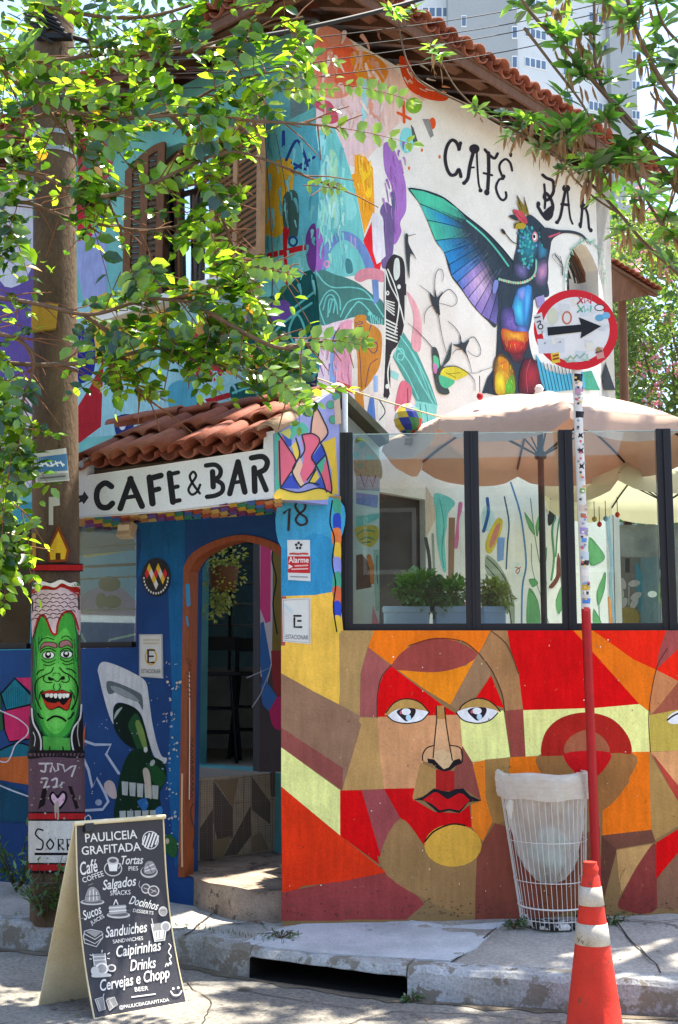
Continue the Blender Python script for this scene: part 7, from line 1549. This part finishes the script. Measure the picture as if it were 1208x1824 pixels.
for x, y, s_, n_, dr in ((985, 255, 1.1, 14, 10), (1012, 232, 1.1, 14, 10), (955, 215, .9, 12, 6), (925, 225, .8, 12, 8), (895, 205, .7, 9, 2), (850, 192, .6, 8, 3), (782, 100, .7, 11, 5), (770, 85, .6, 9, 3), (711, 30, .65, 10, 2), (700, 20, .6, 9, 0), (735, 18, .6, 8, 0), (1052, 300, 1.1, 13, 12), (1085, 290, 1.0, 12, 8), (1120, 262, 1.1, 13, 10), (1135, 285, 1.0, 12, 8), (1150, 95, 1.1, 13, 8), (1118, 30, 1.1, 13, 8), (1180, 45, 1.1, 13, 4), (1062, 100, .9, 12, 10), (1040, 60, .9, 11, 12), (1195, 200, 1.1, 13, 4), (1170, 150, 1.0, 12, 6), (1200, 330, 1.1, 13, 4), (1215, 290, 1.1, 12, 2), (1190, 395, 1.2, 13, 6), (1140, 350, 1.1, 12, 12), (1110, 410, .9, 10, 12), (1160, 440, 1.0, 12, 6), (1205, 420, 1.2, 12, 0), (940, 18, .8, 10, 0), (985, 20, .9, 10, 8), (1010, -10, .9, 10, 6), (920, 5, .7, 8, 0), (1205, 110, 1.2, 13, 2), (1080, 0, 1.0, 12, 8), (1030, 240, .9, 10, 8), (1190, 470, .9, 10, 2), (1005, 300, .7, 8, 8), (960, 262, .7, 8, 8)):
    whorl(aty(x, y, random.uniform(7.65, 8.05)), n_, .18 * s_, dr)
for p in RLP:
    x, y = pixel(p)
    if 850 < x < 1215 and y < 190 + .62 * (x - 850) and random.random() < .22: whorl(p + rv(.12), random.randint(8, 12), .15, random.choice((0, 0, 3)))
# crown above the picture, over patio and pavement
for i in range(70):
    c = Vector((random.uniform(1.8, 4.2), random.uniform(7.7, 8.8), random.uniform(7.3, 8.8))); whorl(c, 12, .19)
    if i % 6 == 0: limbs.tube([rtop + Vector((-.6, -.6, 2.5)), (c + rtop) / 2 + up * 1.2, c], [.03, .02, .006], 5)
limbs.build('limbs', BARK, rtree)
RL.build(rtree, WM, .32)
# ---- flowering bush behind the house
random.seed(31)
fbp = aty(1180, 700, 14.6); fb = thing('flowering_bush', 'tall bush with pink blossom behind the bird wall', 'bush', (fbp.x, fbp.y, 0))
m = MB(); fl_ = MB(); stm = MB()
for i in range(150):
    c = aty(random.uniform(1085, 1330), random.uniform(385, 850), random.uniform(14, 15.8)); clump(m, c, .34, .3, .30, 80, .085, 2.0, .5)
    if i % 2 == 0: clump(fl_, c + rv(.25) + Vector((0, -.2, .1)), .09, .09, .08, 26, .045, 1.2)
for i in range(9): a = Vector((fbp.x + random.uniform(-.3, 1.2), fbp.y + random.uniform(-.2, .5), .3)); stm.tube([a, a + Vector((random.uniform(-.3, .3), 0, 2.5)), a + Vector((random.uniform(-.8, .8), .1, 5.6))], [.05, .035, .012], 6)
m.build('foliage', leafmat('bush_leaf', '#3f5a22', '#7f9a34', .45), fb)['kind'] = 'stuff'; fl_.build('blossom', leafmat('pink_petal', '#c9788c', '#d98a9c', .4), fb)['kind'] = 'stuff'; stm.build('stems', BARK, fb)['kind'] = 'stuff'
# trees beyond, closing the gap at the left and right of the house
def far_tree(px, py, Y, rad, label, n_=26, mt=None):
    c = aty(px, py, Y); t = thing('background_tree', label, 'tree', (c.x, c.y, 0)); m = MB()
    for i in range(n_): d = rv(); clump(m, c + Vector((d.x * rad, d.y * rad * .6, d.z * rad * .8)), rad * .42, rad * .4, rad * .36, 60, rad * .1, 2.0, .5)
    m.build('crown', mt or DKG, t)['kind'] = 'stuff'; m = MB(); m.tube([(c.x, c.y, 0), (c.x + .1, c.y, c.z * .6), (c.x, c.y, c.z)], [.25, .18, .06], 8); m.build('trunk', BARK, t)
far_tree(60, -40, 17, 1.9, 'dark leafy tree behind the pole at the upper left'); far_tree(1260, 620, 19, 3.0, 'leafy tree behind the flowering bush at the right', 60); far_tree(-60, 330, 15, 1.7, 'dark leafy tree beyond the left end of the house')
# ---- weeds
WG = leafmat('weed_leaf', '#2f5a1c', '#6f9a2a', .45)
def weed(px, py, h, n_, label, L=.05, sp_=.1, base=None):
    c = base or on_pave(px, py); t = thing('weed', label, 'weed', tuple(c), 'weeds along the walls'); m = MB(); s2 = MB()
    for i in range(n_):
        a = rv(); tip = c + Vector((a.x * sp_, a.y * sp_ * .6 - .01, h * random.uniform(.45, 1.05))); s2.tube([c, (c + tip) / 2 + up * .02, tip], [.003, .0025, .0015], 4, cap=False)
        for j in range(7):
            q = c.lerp(tip, .35 + .65 * j / 6); d = Vector((a.x, a.y, .3)) + rv(.9); vs, fs = leafshape(L * random.uniform(.7, 1.2), L * .42); M_ = frame(d, Vector((0, -.3, 1)) + rv(.4)); m.add([q + M_ @ v for v in vs], fs, True)
    m.build('leaves', WG, t)['kind'] = 'stuff'; s2.build('stems', STEMM, t)['kind'] = 'stuff'
weed(540, 1622, .22, 14, 'leafy green weed growing at the foot of the red pier', .06, .12)
weed(752, 1628, .10, 9, 'low weed at the foot of the wall below the painted chin', .04, .12)
weed(1080, 1612, .22, 9, 'weed against the mural wall right of the traffic cone', .05, .08)
weed(1092, 1650, .08, 8, 'low weed in the pavement joint right of the cone', .03, .1)
weed(92, 1606, .40, 26, 'bushy weed growing round the foot of the painted pole', .05, .2, Vector((pole_c(.2).x - .02, pole_c(.2).y - .2, .19)))
weed(30, 1590, .45, 26, 'dark bushy weed left of the painted pole', .06, .25)
weed(300, 1545, .13, 10, 'small weed beside the left foot of the door frame', .04, .09)
weed(915, 1655, .06, 9, 'short weed at the foot of the litter basket', .03, .06)
weed(740, 1790, .05, 6, 'dry tuft at the right end of the drain mouth', .03, .05, atz(735, 1786, 0.0))
weed(500, 1672, .04, 9, 'low grass tuft on the pavement edge before the doorstep', .025, .12)
# moss and grass in the kerb joint at the left
m = MB()
for i in range(260):
    p = K2[random.randrange(0, 26)] + Vector((random.uniform(-.03, .03), random.uniform(-.03, .06), KH)); d = Vector((random.uniform(-.4, .4), random.uniform(-.4, .4), 1)); vs, fs = leafshape(random.uniform(.015, .04), .004); M_ = frame(d, rv()); m.add([p + M_ @ v for v in vs], fs)
tag(m.build('joint_grass', WG), 'sparse grass blades growing along the kerb joint', 'grass', kind='stuff')
# ================================================================ the other side of the street, seen in the glass
random.seed(41)
def across(x0, x1, y, h, wall_c, label):
    t = thing('house_across_street', label, 'house', ((x0 + x1) / 2, y, 0)); m = MB()
    m.hexa([Vector(q) for q in ((x0, y, 0), (x1, y, 0), (x1, y - 6, 0), (x0, y - 6, 0), (x0, y, h), (x1, y, h), (x1, y - 6, h), (x0, y - 6, h))]); m.build('wall', mat('across_' + wall_c, wall_c, .9, .2, 1.5, .3, 40), t)
    m = MB(); m.hexa([Vector(q) for q in ((x0 - .3, y + .4, h + .003), (x1 + .3, y + .4, h + .003), (x1 + .3, y - 6.3, h + .003), (x0 - .3, y - 6.3, h + .003), (x0 - .3, y + .4, h + .2), (x1 + .3, y + .4, h + .2), (x1, y - 3.2, h + 1.5), (x0, y - 3.2, h + 1.5))]); m.build('roof', TILE[1], t)
    for i in range(int((x1 - x0) / 2.2)):
        for z in (1.0, 3.9):
            if z + 1.5 > h: continue
            c = Vector((x0 + 1.2 + i * 2.2, y + .02, z + .75)); m = MB(); m.box(c, (1, 0), 1.2, .08, 1.5); f = m.build('window', WHITE, t); m = MB(); m.box(c + Vector((0, .05, 0)), (1, 0), 1.0, .02, 1.3); m.build('pane', mat('across_glass', '#2c3438', .15, .2, spec=.6), f)
across(-13, -5, -11, 6.4, '#8a7a66', 'tan house across the street mirrored in the glass')
across(-4.6, 4.2, -12, 5.6, '#6a5f58', 'brown house across the street mirrored in the glass')
across(4.6, 14, -11.5, 6.8, '#90897c', 'grey house across the street mirrored in the glass')

t = thing('house_across_street', 'ochre house down the side street mirrored in the left glass', 'house', (-12, 5.5, 0)); m = MB()
m.hexa([Vector(q) for q in ((-17, 0, 0), (-10, 0, 0), (-10, 10, 0), (-17, 10, 0), (-17, 0, 6.5), (-10, 0, 6.5), (-10, 10, 6.5), (-17, 10, 6.5))]); m.build('wall', mat('across_ochre', '#7a6a55', .9, .2, 1.5, .3, 40), t)
for i in range(4):
    for z in (1.0, 3.9):
        c = Vector((-9.98, 1.4 + i * 2.4, z + .75)); m = MB(); m.box(c, (0, 1), 1.2, .08, 1.5); f = m.build('window', WHITE, t); m = MB(); m.box(c + Vector((.05, 0, 0)), (0, 1), 1.0, .02, 1.3); m.build('pane', MATS['across_glass'], f)
